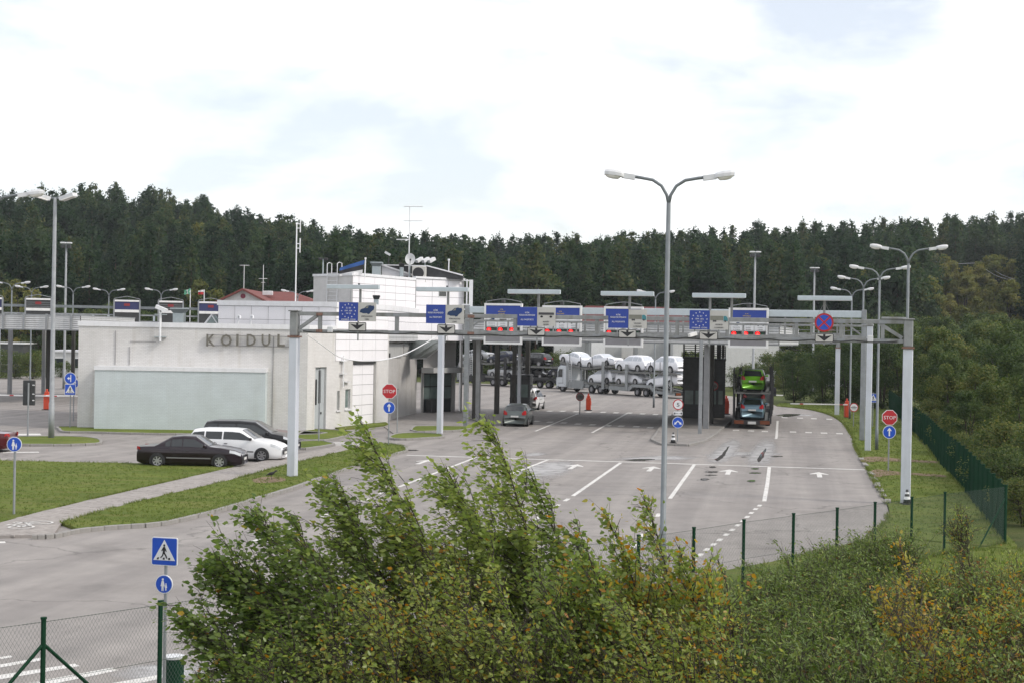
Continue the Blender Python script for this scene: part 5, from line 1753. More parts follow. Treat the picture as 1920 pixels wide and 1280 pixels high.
t = thing("floodlight", "small twin floodlight on a post at the left tower edge", "floodlight", (a.x, a.y, 0), 0, "floodlights")
MB().tube([(0, 0, ZT - .3), (0, 0, a.z)], .05, 6).build("stand", M_VENT, t)
for x in (-.2, .2):
    MB().bbox(x - .14, x + .14, -.12, .12, a.z - .1, a.z + .1, .03).build("lamp_head", M_DARK, t)
# canvas awning and sagging cable by the porch
M_CANVAS = M("pale_canvas", (0.40, 0.435, 0.43), 0.8, var=0.06)
YW = W3.y - 3
aw = [pt(782, 672, YW), pt(800, 671, YW), pt(826, 650, YW - 4), pt(826, 637, YW - 4), pt(770, 639, YW), pt(768, 672, YW)]
aw = [(x + W1.x, y + W1.y, z) for x, y, z in aw]
mb = MB()
n = len(aw)
mb.add(aw + [(x, y + .06, z) for x, y, z in aw], [tuple(range(n)), tuple(range(2 * n - 1, n - 1, -1))] + [((q + 1) % n, q, q + n, (q + 1) % n + n) for q in range(n)])
t = thing("awning", "pale grey canvas screen stretched between the porch and the white gantry post", "awning", aw[0])
o = mb.build("canvas", M_CANVAS, t)
o.location = (-aw[0][0], -aw[0][1], -aw[0][2])
mb = MB()
mb.bar(aw[5], aw[1], .08, .08)
mb.bar(aw[1], aw[2], .08, .08)
o = mb.build("edge_tube", M_METALW, t)
o.location = (-aw[0][0], -aw[0][1], -aw[0][2])
cab = [AT(566, 621, 61), AT(600, 644, 66), AT(635, 668, 73), AT(665, 675, 78), AT(690, 676, 82), AT(720, 674, 84.5), AT(760, 663, 87), AT(800, 642, 89), AT(828, 625, 90.2)]
cs = []
for i in range(len(cab) - 1):
    p0, p1, p2, p3 = cab[max(i - 1, 0)], cab[i], cab[i + 1], cab[min(i + 2, len(cab) - 1)]
    for k in range(5):
        u = k / 5
        cs.append(0.5 * ((2 * p1) + (p2 - p0) * u + (2 * p0 - 5 * p1 + 4 * p2 - p3) * u * u + (3 * p1 - p0 - 3 * p2 + p3) * u ** 3))
cs.append(cab[-1])
tag(MB().tube(cs, [.010 + .020 * min(1, i / 14) for i in range(len(cs))], 6).build("cable", M_METALW, None, smooth=True), "white cable sagging from the left gantry post to the second white post", "cable")
# ================================================================== LAMPS, SIGNS, BARRIERS
def lamp_mesh_parts():
    pole = MB().tube([(0, 0, 0), (0, 0, 1.2), (0, 0, 1.21), (0, 0, 9.55)], [.095, .092, .078, .058], 10).mesh("pole", M_GALV_P, True)
    arm = MB().tube([(.0, 0, 9.5), (.05, 0, 9.75), (.19, 0, 9.99), (.42, 0, 10.14), (.75, 0, 10.20), (1.0, 0, 10.23)], .042, 8).mesh("arm", M_GALV_P, True)
    h = MB()
    h.bar((.88, 0, 10.20), (1.22, 0, 10.25), .15, .13)
    # housing as a lofted shell
    st = [(1.16, .07, .06, 10.245), (1.24, .13, .085, 10.265), (1.40, .155, .10, 10.29), (1.58, .15, .095, 10.31), (1.68, .12, .07, 10.32)]
    vs, fs = [], []
    for x, w, hh, z in st:
        vs += [(x, -w, z - .05), (x, -w, z + hh * .35), (x, -w * .7, z + hh), (x, w * .7, z + hh), (x, w, z + hh * .35), (x, w, z - .05)]
    for i in range(len(st) - 1):
        for k in range(6):
            a, b = i * 6 + k, i * 6 + (k + 1) % 6
            fs.append((a, a + 6, b + 6, b))
    fs += [tuple(range(5, -1, -1)), tuple(range((len(st) - 1) * 6, len(st) * 6))]
    h.add(vs, fs)
    head = h.mesh("lamp_head", M_LAMPGREY)
    b = MB()
    st = [(1.26, .09, .02), (1.32, .125, .075), (1.46, .135, .09), (1.60, .125, .075), (1.665, .09, .02)]
    vs, fs = [], []
    for x, w, d in st:
        z = 10.225 + (x - 1.26) * .16
        vs += [(x, -w, z + .03), (x, -w * .8, z - d), (x, w * .8, z - d), (x, w, z + .03)]
    for i in range(len(st) - 1):
        for k in range(4):
            a, c = i * 4 + k, i * 4 + (k + 1) % 4
            fs.append((a, a + 4, c + 4, c))
    fs += [(3, 2, 1, 0), tuple(range((len(st) - 1) * 4, len(st) * 4))]
    b.add(vs, fs)
    bowl = b.mesh("lamp_bowl", M_LAMPGLASS, True)
    return pole, arm, head, bowl
LP = lamp_mesh_parts()
def street_lamp(p, label, rz=0.0, group="double armed street lamps", h=None):
    t = thing("street_lamp", label, "street lamp", (p.x, p.y, 0), rz, group)
    put("pole", LP[0], t)
    for k in (0, pi):
        arm = put("arm", LP[1], t, (0, 0, 0), k)
        hd = put("lamp_head", LP[2], arm)
        put("lamp_bowl", LP[3], hd) if False else put("lamp_bowl", LP[3], arm)
    if h:
        t.scale = (h, h, h)
    return t
def lamp_px(px, py_head, label, rz=0.0):
    hy = 640 + (px - 960) * math.tan(ROLL) - 8
    Y = 4.2 * FPX / (hy - py_head)
    return street_lamp(Vector((XA(px, Y, 9.0), Y, 0)), label, rz)
lamp_px(1253, 334, "tall double armed street lamp, nearest, rising from the foreground bushes", radians(-3))
lamp_px(1703, 467, "double armed lamp behind the right gantry post, nearest of the right row", radians(-4))
lamp_px(1649, 504, "double armed lamp in the right verge row, second from the front", radians(-4))
lamp_px(1619, 523, "double armed lamp in the right verge row, third from the front", radians(-4))
lamp_px(1597, 543.5, "double armed lamp in the right verge row, farthest", radians(-4))
lamp_px(-20, 366, "double armed lamp whose right head alone shows at the left photo edge", radians(2))
lamp_px(22, 531, "distant double lamp nearest the left photo edge above the canopy")
lamp_px(59, 539, "distant double lamp just left of the louvred board")
lamp_px(137, 539, "distant double lamp right of the tall floodlight mast")
lamp_px(204, 544, "distant double lamp left of the blue topped board")
lamp_px(302, 544, "distant double lamp behind the wall camera")
lamp_px(558, 547, "distant double lamp right of the red roofed house")
lamp_px(1229, 548, "distant double lamp partly behind the nearest lamp pole")

def mast(p, h, label, heads, r=.11, group="floodlight masts"):
    t = thing("floodlight_mast", label, "floodlight mast", (p.x, p.y, 0), 0, group)
    MB().tube([(0, 0, 0), (0, 0, 2.0), (0, 0, 2.01), (0, 0, h)], [r * 1.25, r * 1.2, r, r * .7], 10).build("pole", M_GALV, t, smooth=True)
    MB().box(-.3, .3, -.3, .3, 0, .06).build("foot_plate", M_GALV, t)
    if heads == 2:
        MB().box(-.75, .75, -.05, .05, h - .05, h + .05).build("crossbar", M_GALV_P, t)
        for s in (-1, 1):
            hd = MB().bar((s * .30, .1, h - .05), (s * 1.15, -.25, h + .18), .42, .20).build("lamp_head", M_LAMPGREY, t)
            MB().bar((s * .42, .02, h - .13), (s * 1.1, -.28, h + .06), .36, .06).build("lamp_glass", M_LAMPGLASS, hd)
    else:
        MB().tube([(-.42, 0, h - .05), (.42, 0, h - .05)], .05, 6).build("crossbar", M_GALV_P, t)
        for x in (-.30, .30):
            MB().bbox(x - .2, x + .2, -.28, .12, h - .4, h - .1, .04).build("lamp_head", M_DARK, t)
            MB().bbox(x - .26, x + .26, -.3, .2, h + .05, h + .2, .04).build("lamp_visor", M_LAMPGREY, t)
    return t
mast(G(96, 823), 13.15, "tall grey mast with two floodlights on the grass island at left", 2, .13)
mast(Vector((XA(123, 150, 10), 150, 0)), 14.6, "far floodlight mast left of the brick building, behind the canopy", 3, .13)
mast(Vector((XA(1414.5, 150, 10), 150, 0)), 14.9, "far floodlight mast rising behind the rightmost signal board", 3, .14)
mast(Vector((XA(1526, 178, 10), 178, 0)), 14.8, "far floodlight mast above the no stopping sign", 3, .14)

# ------------------------------------------------------------------ road signs
def post_sign(p, label, parts, h, r=.035, rz=0.0, group="road signs on posts", name="road_sign", px_off=0.0):
    t = thing(name, label, "road sign", (p.x, p.y, 0), rz, group)
    MB().tube([(0, 0, 0), (0, 0, h)], r, 8).build("post", M_GALV, t)
    MB().cyl((0, 0), r * 1.15, h, h + .03, 8).build("post_cap", M_DARK, t)
    for kind, z, s in parts:
        y = -r - .035
        back = MB()
        if kind in ('stop',):
            oc = [(s * cos(pi / 8 + k * pi / 4), z + s * sin(pi / 8 + k * pi / 4)) for k in range(8)]
            pl = MB().plate(oc, y, y + .02).build("sign_plate", M_SIGNWHITE, t, label="red octagon reading STOP")
            MB().plate([(s * .93 * cos(pi / 8 + k * pi / 4), z + s * .93 * sin(pi / 8 + k * pi / 4)) for k in range(8)], y - .004, y).build("red_face", M_SIGNRED, pl)
            letter("STOP", "lettering", M_SIGNWHITE, pl, 0, y - .006, z - .21 * s, .60 * s, 1.45 * s)
        elif kind in ('ahead', 'fork', 'walk', 'left', 'right'):
            pl = MB().plate(disc(0, z, s), y, y + .02).build("sign_plate", M_SIGNWHITE, t, label="round blue plate")
            MB().plate(disc(0, z, s * .92), y - .004, y).build("blue_face", M_ROADBLUE, pl)
            g = MB()
            yy = y - .008
            def poly(pts):
                g.plate([(u * s, z + v * s) for u, v in pts], yy, yy + .004)
            if kind == 'ahead':
                poly([(-.10, -.62), (.10, -.62), (.10, .25), (.30, .10), (.30, .30), (0, .66), (-.30, .30), (-.30, .10), (-.10, .25)])
            elif kind == 'fork':
                for e in (-1, 1):
                    poly([(0, .14), (0, .38), (e * .44, -.02), (e * .30, -.15)])
                    poly([(e * .68, -.40), (e * .54, .10), (e * .20, -.26)])
            elif kind == 'left':
                poly([(.0, -.6), (.14, -.6), (.14, .6), (0, .6)])
                poly([(-.55, .0), (-.2, .28), (-.2, .09), (0, .09), (0, -.09), (-.2, -.09), (-.2, -.28)])
            elif kind == 'right':
                poly([(-.14, -.6), (.02, -.6), (.02, .5), (-.14, .5)])
                poly([(.55, .1), (.25, .36), (.25, .18), (.02, .18), (.02, 0), (.25, 0), (.25, -.16)])
            else:                                                     # adult and child
                for cx, k, hz in ((-.12, 1.0, .0), (.26, .58, -.24)):
                    hd = [(cx + .12 * k * cos(q * pi / 5), hz + .52 * k + .12 * k * sin(q * pi / 5)) for q in range(10)]
                    poly(hd)
                    poly([(cx - .10 * k, hz + .38 * k), (cx + .10 * k, hz + .38 * k), (cx + .20 * k, hz - .02 * k), (cx + .24 * k, hz - .22 * k), (cx + .10 * k, hz - .22 * k), (cx + .10 * k, hz - .72 * k), (cx + .02 * k, hz - .72 * k),
                          (cx, hz - .24 * k), (cx - .04 * k, hz - .72 * k), (cx - .13 * k, hz - .72 * k), (cx - .12 * k, hz - .22 * k), (cx - .24 * k, hz - .22 * k), (cx - .20 * k, hz)])
            g.build("symbol", M_SIGNWHITE, pl)
        elif kind in ('speed', 'toll', 'tolldark'):
            pl = MB().plate(disc(0, z, s), y, y + .02).build("sign_plate", M_SIGNRED, t, label="round white plate with red rim")
            MB().plate(disc(0, z, s * .82), y - .004, y).build("white_face", M_SIGNDARK if kind == 'tolldark' else M_SIGNWHITE, pl)
            if kind == 'speed':
                letter("5", "lettering", M_SIGNBLACK, pl, 0, y - .006, z - .36 * s, 1.0 * s, .52 * s)
            else:
                MB().plate([(-s * .7, z - .06 * s), (s * .7, z - .06 * s), (s * .7, z + .06 * s), (-s * .7, z + .06 * s)], y - .007, y - .004).build("black_bar", M_SIGNBLACK, pl)
                letter("TOLL", "lettering", M_SIGNBLACK, pl, 0, y - .006, z + .14 * s, .32 * s, .8 * s)
                letter("CUSTOMS", "lettering", M_SIGNBLACK, pl, 0, y - .006, z - .36 * s, .26 * s, 1.0 * s)
        elif kind == 'range':
            pl = MB().plate(rrect(-s, s, z - s * .42, z + s * .42, .03), y, y + .02).build("sign_plate", M_SIGNWHITE, t, label="small white distance plate")
            letter("50 m", "lettering", M_SIGNBLACK, pl, 0, y - .003, z - .14 * s, .36 * s, .8 * s)
            for k in (-1, 1):
                MB().plate([(k * s * .72 - .03, z - .25 * s), (k * s * .72 + .03, z - .25 * s), (k * s * .72 + .03, z), (k * s * .72 + .07, z), (k * s * .72, z + .26 * s), (k * s * .72 - .07, z), (k * s * .72 - .03, z)], y - .005, y).build("arrow", M_SIGNBLACK, pl)
        elif kind == 'crossing':
            pl = MB().plate(rrect(-s, s, z - s, z + s, s * .14), y, y + .02).build("sign_plate", M_SIGNWHITE, t, label="square blue pedestrian crossing plate")
            MB().plate(rrect(-s * .94, s * .94, z - s * .94, z + s * .94, s * .10), y - .004, y).build("blue_face", M_ROADBLUE, pl)
            MB().plate([(-.84 * s, z - .62 * s), (.84 * s, z - .62 * s), (0, z + .84 * s)], y - .008, y - .004).build("white_triangle", M_SIGNWHITE, pl)
            g = MB()
            yy = y - .012
            def poly2(pts):
                g.plate([(u * s, z + v * s) for u, v in pts], yy, yy + .004)
            poly2([(.0 + .075 * cos(q * pi / 5), .44 + .085 * sin(q * pi / 5)) for q in range(10)])
            poly2([(-.06, .34), (.06, .34), (.12, .20), (.20, .02), (.15, -.02), (.07, .12), (.05, -.06), (.18, -.26), (.26, -.46), (.17, -.48), (.08, -.28), (-.03, -.14), (-.08, -.30), (-.24, -.46), (-.30, -.41), (-.15, -.26), (-.10, -.04), (-.09, .12), (-.17, .02), (-.22, .06), (-.13, .22)])
            for x in (-.48, .0, .42):
                poly2([(x - .10, -.56), (x + .04, -.56), (x + .10 if x < 0 else x + .05, -.42), (x - .02 if x < 0 else x - .08, -.42)])
            g.build("symbol", M_SIGNBLACK, pl)
        elif kind == 'side':
            MB().box(-.02, .02, -.40, .40, z - .9, z + .9).build("sign_plate", M_DARK, t, label="long plate seen edge on")
    return t
post_sign(G(728.5, 836), "STOP sign over round ahead arrow at the verge tip left of the lanes", (('stop', 2.98, .43), ('ahead', 2.10, .33)), 2.55)
t = post_sign(G(744.5, 815), "bare grey post with small bracket just right of the left STOP sign", (), 2.75, name="sign_post", group="bare posts")
post_sign(G(1665.5, 884), "STOP sign over round ahead arrow on the right verge before the green fence", (('stop', 2.56, .385), ('ahead', 1.88, .31)), 2.2)
post_sign(G(1270, 831), "five speed limit sign with distance plate and double arrow at the island nose", (('speed', 2.28, .31), ('range', 1.77, .26), ('fork', 1.24, .33)), 2.5)
post_sign(G(26, 968), "round footpath sign with adult and child on a post in the left lawn", (('walk', 2.32, .24),), 2.5, .04)
t = post_sign(G(131, 803), "round turn left sign above a crossing sign beside the brick wall corner", (('left', 3.06, .36), ('crossing', 2.38, .33)), 3.4)
post_sign(G(137.5, 789), "round blue turn sign partly behind the turn left sign", (('right', 2.5, .34),), 2.8)
post_sign(G(1636, 800), "blue pedestrian crossing sign behind the right white gantry post", (('crossing', 2.1, .32),), 2.5)
post_sign(G(1087, 776), "dark round customs stop sign on a stand beside the red barrier post", (('tolldark', 1.40, .33),), 1.5, .04, group="customs stop signs")
post_sign(G(1600, 800), "pale round customs stop sign right of the orange barrier post", (('toll', 1.42, .32),), 1.5, .03, group="customs stop signs")
post_sign(G(1337, 789), "dark round customs stop sign in front of the right slatted booth", (('tolldark', 2.65, .34),), 2.9, .03, group="customs stop signs")
post_sign(G(597.5, 829.5), "sign seen edge on upon a post before the recessed door", (('side', 3.1, .3),), 4.1, .04)
# signal head seen from behind on the left island
p = G(52, 818)
t = thing("traffic_signal", "back of a dark signal panel on a post left of the floodlight mast", "traffic signal", (p.x, p.y, 0))
MB().tube([(0, 0, 0), (0, 0, 3.0)], .05, 8).build("post", M_GALV, t)
MB().bbox(-.34, .34, .06, .18, 1.75, 3.15, .03).build("back_board", M_DARK, t)
for z in (2.85, 2.35, 2.0):
    MB().bbox(.2, .32, .02, .059, z, z + .06, .01).build("latch", M_LAMPGREY, t)
# crossing sign in the near left, on the fence
Yn = 23.4
p = AT(309, 1200, Yn)
k = Yn / FPX
zc1, zc2 = AT(307.5, 1032, Yn).z, AT(306, 1093, Yn).z
t = post_sign(Vector((p.x, p.y, 0)), "blue pedestrian crossing sign over a round footpath sign, nearest at the left", (('crossing', zc1, 26.5 * k), ('walk', zc2, 17.5 * k)), zc1 + .05, .028, radians(-14))
# bollards
def barrier_post(p, label, h, arm=None, mat=M_ORANGE, rz=0.0, w=.20):
    t = thing("barrier", label, "barrier", (p.x, p.y, 0), rz, "lane barriers")
    MB().box(-w * 1.5, w * 1.5, -w * 1.3, w * 1.3, 0, .06).build("base_plate", M_DARK, t)
    MB().bbox(-w, w, -w, w, .06, h * .82, .04).build("cabinet", mat, t)
    MB().bbox(-w * .7, w * .7, -w * .8, w * .8, h * .82, h * .95, .03).build("head", mat, t)
    MB().bbox(-w * .4, w * .3, -w * .4, w * .4, h * .95, h * 1.08, .02).build("beacon", mat, t)
    MB().bbox(w, w * 1.2, -w * .5, w * .5, h * .35, h * .62, .02).build("hinge_box", mat, t)
    if arm:
        a = MB().bbox(min(0, arm), max(0, arm), -w - .08, -w - .02, h * .72, h * .72 + .09, .01).build("arm", M_WHITEP, t)
        for k in range(int(abs(arm) / .8)):
            x = (k * .8 + .5) * (1 if arm > 0 else -1)
            MB().box(x - .15, x + .15, -w - .0835, -w - .081, h * .72 + .005, h * .72 + .085).build("red_band", M_SIGNRED, a) if k % 4 == 0 else None
    return t
barrier_post(G(1103, 769), "red barrier post beside the dark customs sign in the middle lane", 1.32, None)
barrier_post(G(1361.5, 776), "red barrier post beside the right slatted booth", 1.42, None)
barrier_post(G(1587.5, 783), "orange barrier post with long white arm across the right lane", 1.45, -4.6)
barrier_post(G(87.5, 768), "orange barrier post with white arm left of the brick building", 1.45, 4.5, rz=radians(0))
t = barrier_post(G(-70, 766), "barrier post beyond the left edge whose white arm reaches into view", 1.45, 7.2)
p = G(1483, 764)
t = thing("barrier", "short white barrier arm tip behind the car transporter on the right", "barrier", (p.x - 1.4, p.y + 4, 0), 0, "lane barriers")
MB().bbox(0, 1.4, -.04, .04, .95, 1.05, .01).build("arm", M_WHITEP, t)
MB().bbox(-.15, .0, -.12, .12, 0, 1.2, .02).build("cabinet", M_ORANGE, t)
# traffic cones
def cone(p, label, h=.62):
    t = thing("traffic_cone", label, "traffic cone", (p.x, p.y, .12 if p.y > 80 else .05), 0, "traffic cones")
    MB().bbox(-.19, .19, -.19, .19, 0, .04, .01).build("base", M_BLACK, t)
    b = MB().tube([(0, 0, .04), (0, 0, h)], [.15, .04], 14, caps=True).build("cone_body", M_DARK, t, smooth=True)
    for a, c in ((.28, .5), (.68, .82)):
        r0c, r1c = .15 + (.04 - .15) * a + .004, .15 + (.04 - .15) * c + .004
        MB().tube([(0, 0, .04 + (h - .04) * a), (0, 0, .04 + (h - .04) * c)], [r0c, r1c], 14, caps=False).build("white_band", M_SIGNWHITE, b, smooth=True)
cone(G(1262, 834), "dark traffic cone with white bands beside the island nose sign")
cone(G(1700.5, 947), "small dark and white cone standing at the foot of the right gantry post", .55)

# ------------------------------------------------------------------ wire fences
M_WIRE = M("green_wire", (0.10, 0.125, 0.115), 0.5, 0.2, var=0.1)
def wire_mesh(pts, z0, z1, cell, r, parent, name="wire_mesh", mat=None):
    """two families of slanting wires between the posts, each a thin three sided rod"""
    mb = MB()
    segs = []
    acc = 0.0
    for a, b in zip(pts, pts[1:]):
        L = (b - a).length
        segs.append((acc, a, (b - a) / L, L))
        acc += L
    def at(s):
        for s0, a, d, L in segs:
            if s <= s0 + L + 1e-6:
                return a + d * (s - s0), d
        return segs[-1][1] + segs[-1][2] * segs[-1][3], segs[-1][2]
    H = z1 - z0
    run = H * 0.62
    n = int(acc / cell)
    for fam in (1, -1):
        for k in range(-int(run / cell) - 1, n + int(run / cell) + 1):
            s0 = k * cell
            s1 = s0 + run
            a0, a1 = max(s0, 0), min(s1, acc)
            if a1 - a0 < 1e-3:
                continue
            u0, u1 = (a0 - s0) / run, (a1 - s0) / run
            if fam < 0:
                u0, u1 = 1 - u0, 1 - u1
            p, d = at(a0)
            q, _ = at(a1)
            nn = Vector((-d.y, d.x, 0)) * r
            zz = (z0 + u0 * H, z0 + u1 * H)
            up = Vector((0, 0, r * 1.5))
            vs = []
            for w, z in ((p, zz[0]), (q, zz[1])):
                c = Vector((w.x, w.y, z))
                vs += [c - nn, c + nn, c + up + d * r * (1 if fam < 0 else -1)]
            mb.add(vs, [(0, 1, 4, 3), (1, 2, 5, 4), (2, 0, 3, 5)])
    o = mb.build(name, mat or M_WIRE, parent)
    o["kind"] = "stuff"
    return o
def fence(pts, label, h, braces=(), cell=.062, r=.0016, post_r=.038, group="green wire fences", wmat=None):
    t = thing("wire_fence", label, "fence", (pts[0].x, pts[0].y, 0), 0, group)
    o = pts[0]
    lp = [Vector((p.x - o.x, p.y - o.y, 0)) for p in pts]
    pm = MB().tube([(0, 0, 0), (0, 0, h)], post_r, 8).cyl((0, 0), post_r * 1.25, h, h + .03, 8).mesh("post", M_GREENFENCE)
    for p in lp:
        put("post", pm, t, (p.x, p.y, 0))
    for k, dirs in braces:
        for d in dirs:
            q = lp[k]
            e = lp[k] + (lp[min(k + 1, len(lp) - 1)] - lp[max(k - 1, 0)]).normalized() * d
            MB().tube([(q.x, q.y, h * .80), (e.x, e.y, .02)], post_r * .7, 6).build("brace", M_GREENFENCE, t)
    for z in (h - .04, h * .5, .08):
        mb = MB()
        for a, b in zip(lp, lp[1:]):
            mb.tube([(a.x, a.y, z), (b.x, b.y, z)], .003, 4, caps=False)
        mb.build("straining_wire", M_GREENFENCE, t)
    wire_mesh(lp, .05, h - .03, cell, r, t, mat=wmat)
    return t
FA, FB = Vector((-6.72, 21.45, 0)), Vector((-5.38, 22.95, 0))
F1, F2 = Vector((4.15, 33.15, 0)), Vector((5.52, 34.75, 0))
F9 = Vector((14.95, 44.6, 0))
fp = []
dirn = (F1 - FB) / 7
for k in range(-4, 0):
    fp.append(FB + dirn * k)
fp[-1] = FA
for k in range(8):
    fp.append(FB + dirn * k)
rest = [F2, AT(1488, 965, 36.2), AT(1570, 953, 37.6), AT(1641, 943, 39.1), AT(1710, 935, 40.6), AT(1772, 926, 42.1)]
for p in rest:
    fp.append(Vector((p.x, p.y, 0)))
fp.append(F9)
fence(fp, "near green wire mesh fence running diagonally in front of the road", 1.80, ((3, (-1.5, 1.5)), (len(fp) - 1, (-1.6,))))
R0, R1, R2, R3 = F9, Vector((18.9, 61.7, 0)), Vector((21.9, 75.7, 0)), Vector((24.5, 87.0, 0))
R4 = Vector((34.5, 135.0, 0))
rp_ = []
for a, b in ((R0, R1), (R1, R2), (R2, R3), (R3, R4)):
    n = max(1, round((b - a).length / 2.0))
    for k in range(n):
        rp_.append(a + (b - a) * (k / n))
rp_.append(R4)
fence(rp_, "long green fence receding along the right verge", 1.80, ((1, (1.6,)),), .075, .0038, .06, wmat=M_GREENFENCE)
# litter bin by the crossing sign
p = AT(326, 1250, 24.2)
t = thing("litter_bin", "green cylindrical bin with pale lid behind the near wire fence", "bin", (p.x, p.y, 0))
zt = AT(326, 1230, 24.2).z
MB().cyl((0, 0), .165, 0, zt - .02, 20, .165).build("body", M_GREENFENCE, t, smooth=False)
MB().cyl((0, 0), .172, zt - .02, zt + .015, 20).build("lid", M_LAMPGREY, t)
# ================================================================== VEHICLES
M_TYRE = M("tyre_rubber", (0.018, 0.018, 0.019), 0.8, var=0.2, scale=8)
M_RIM = M("alloy_rim", (0.42, 0.42, 0.43), 0.3, 0.8, var=0.08)
M_CARGLASS = M("car_glass", (0.018, 0.022, 0.024), 0.04, var=0.05, spec=0.7)
M_HEADL = M("headlight_glass", (0.62, 0.64, 0.66), 0.08, 0.1, var=0.1)
M_TAILL = M("tail_light_glass", (0.36, 0.012, 0.015), 0.12, var=0.1)
M_PLATE = M("number_plate", (0.60, 0.60, 0.58), 0.5, var=0.05)
M_TRIM = M("black_trim", (0.02, 0.02, 0.022), 0.55, var=0.1)
M_CHROME = M("chrome_trim", (0.55, 0.56, 0.57), 0.15, 0.9, var=0.05)
def paint(name, rgb, metal=0.25, rough=0.28):
    return M(name, rgb, rough, metal, var=0.03, scale=2, coat=0.65, spec=0.2)
P_PURPLE = paint("dark_plum_paint", (0.014, 0.007, 0.011))
P_WHITE = paint("white_car_paint", (0.78, 0.79, 0.80), 0.0)
P_BLACK = paint("black_car_paint", (0.006, 0.006, 0.007))
P_RED = paint("dark_red_car_paint", (0.085, 0.008, 0.012))
P_GREY = paint("grey_green_car_paint", (0.095, 0.112, 0.11))
P_GREEN = paint("bright_green_car_paint", (0.13, 0.36, 0.018), 0.1)
P_SKY = paint("light_blue_car_paint", (0.15, 0.235, 0.29), 0.2)
P_NAVY = paint("dark_blue_car_paint", (0.016, 0.020, 0.042))
P_SILVER = paint("silver_car_paint", (0.42, 0.43, 0.44), 0.4)
P_WRAP = M("white_transit_wrap", (0.80, 0.81, 0.84), 0.45, var=0.05, scale=1.5, bump=0.4, bscale=6.0)
P_WRAPD = M("wrapped_window", (0.50, 0.53, 0.57), 0.4, var=0.08)

# profile: (x along from rear 0 to front 1, height of top 0..1) ; belt heights rear / front ; cabin marks
CARS = {
    # name: L, W, H, top line, belt (rear, front), cabin (rear glass foot, rear glass top, windscreen top, windscreen foot), clearance, wheel radius, axles (rear, front)
    'saloon': (4.66, 1.76, 1.41, [(0, .47), (.012, .64), (.10, .66), (.175, .675), (.33, .965), (.44, 1.0), (.55, .985), (.69, .69), (.80, .645), (.93, .575), (.985, .50), (1, .40)], (.655, .635), (.175, .33, .55, .70), .135, .31, (.205, .795)),
    'estate': (4.57, 1.77, 1.50, [(0, .42), (.012, .62), (.02, .69), (.075, .955), (.18, .995), (.47, 1.0), (.57, .975), (.725, .68), (.85, .62), (.95, .53), (.99, .46), (1, .38)], (.67, .635), (.02, .08, .57, .73), .13, .315, (.205, .80)),
    'van': (4.85, 1.95, 1.63, [(0, .36), (.008, .55), (.02, .62), (.075, .95), (.15, .99), (.42, 1.0), (.58, .965), (.76, .645), (.88, .585), (.96, .51), (.99, .44), (1, .34)], (.615, .585), (.02, .08, .58, .765), .15, .34, (.19, .80)),
    'hatch': (3.95, 1.70, 1.50, [(0, .40), (.015, .58), (.035, .66), (.14, .93), (.24, .985), (.42, 1.0), (.56, .965), (.755, .66), (.88, .59), (.96, .51), (.99, .44), (1, .34)], (.665, .63), (.035, .15, .56, .765), .13, .305, (.17, .80)),
    'mpv': (4.30, 1.80, 1.82, [(0, .34), (.01, .55), (.015, .60), (.035, .93), (.09, .985), (.40, 1.0), (.60, .97), (.775, .60), (.89, .53), (.97, .45), (.99, .39), (1, .30)], (.58, .56), (.015, .04, .60, .785), .18, .31, (.18, .80)),
    'suv': (4.57, 1.85, 1.68, [(0, .40), (.012, .60), (.03, .655), (.12, .94), (.22, .99), (.42, 1.0), (.55, .975), (.715, .67), (.86, .63), (.95, .56), (.99, .48), (1, .38)], (.645, .62), (.03, .125, .55, .72), .22, .36, (.19, .80)),
}
CAR_CACHE = {}
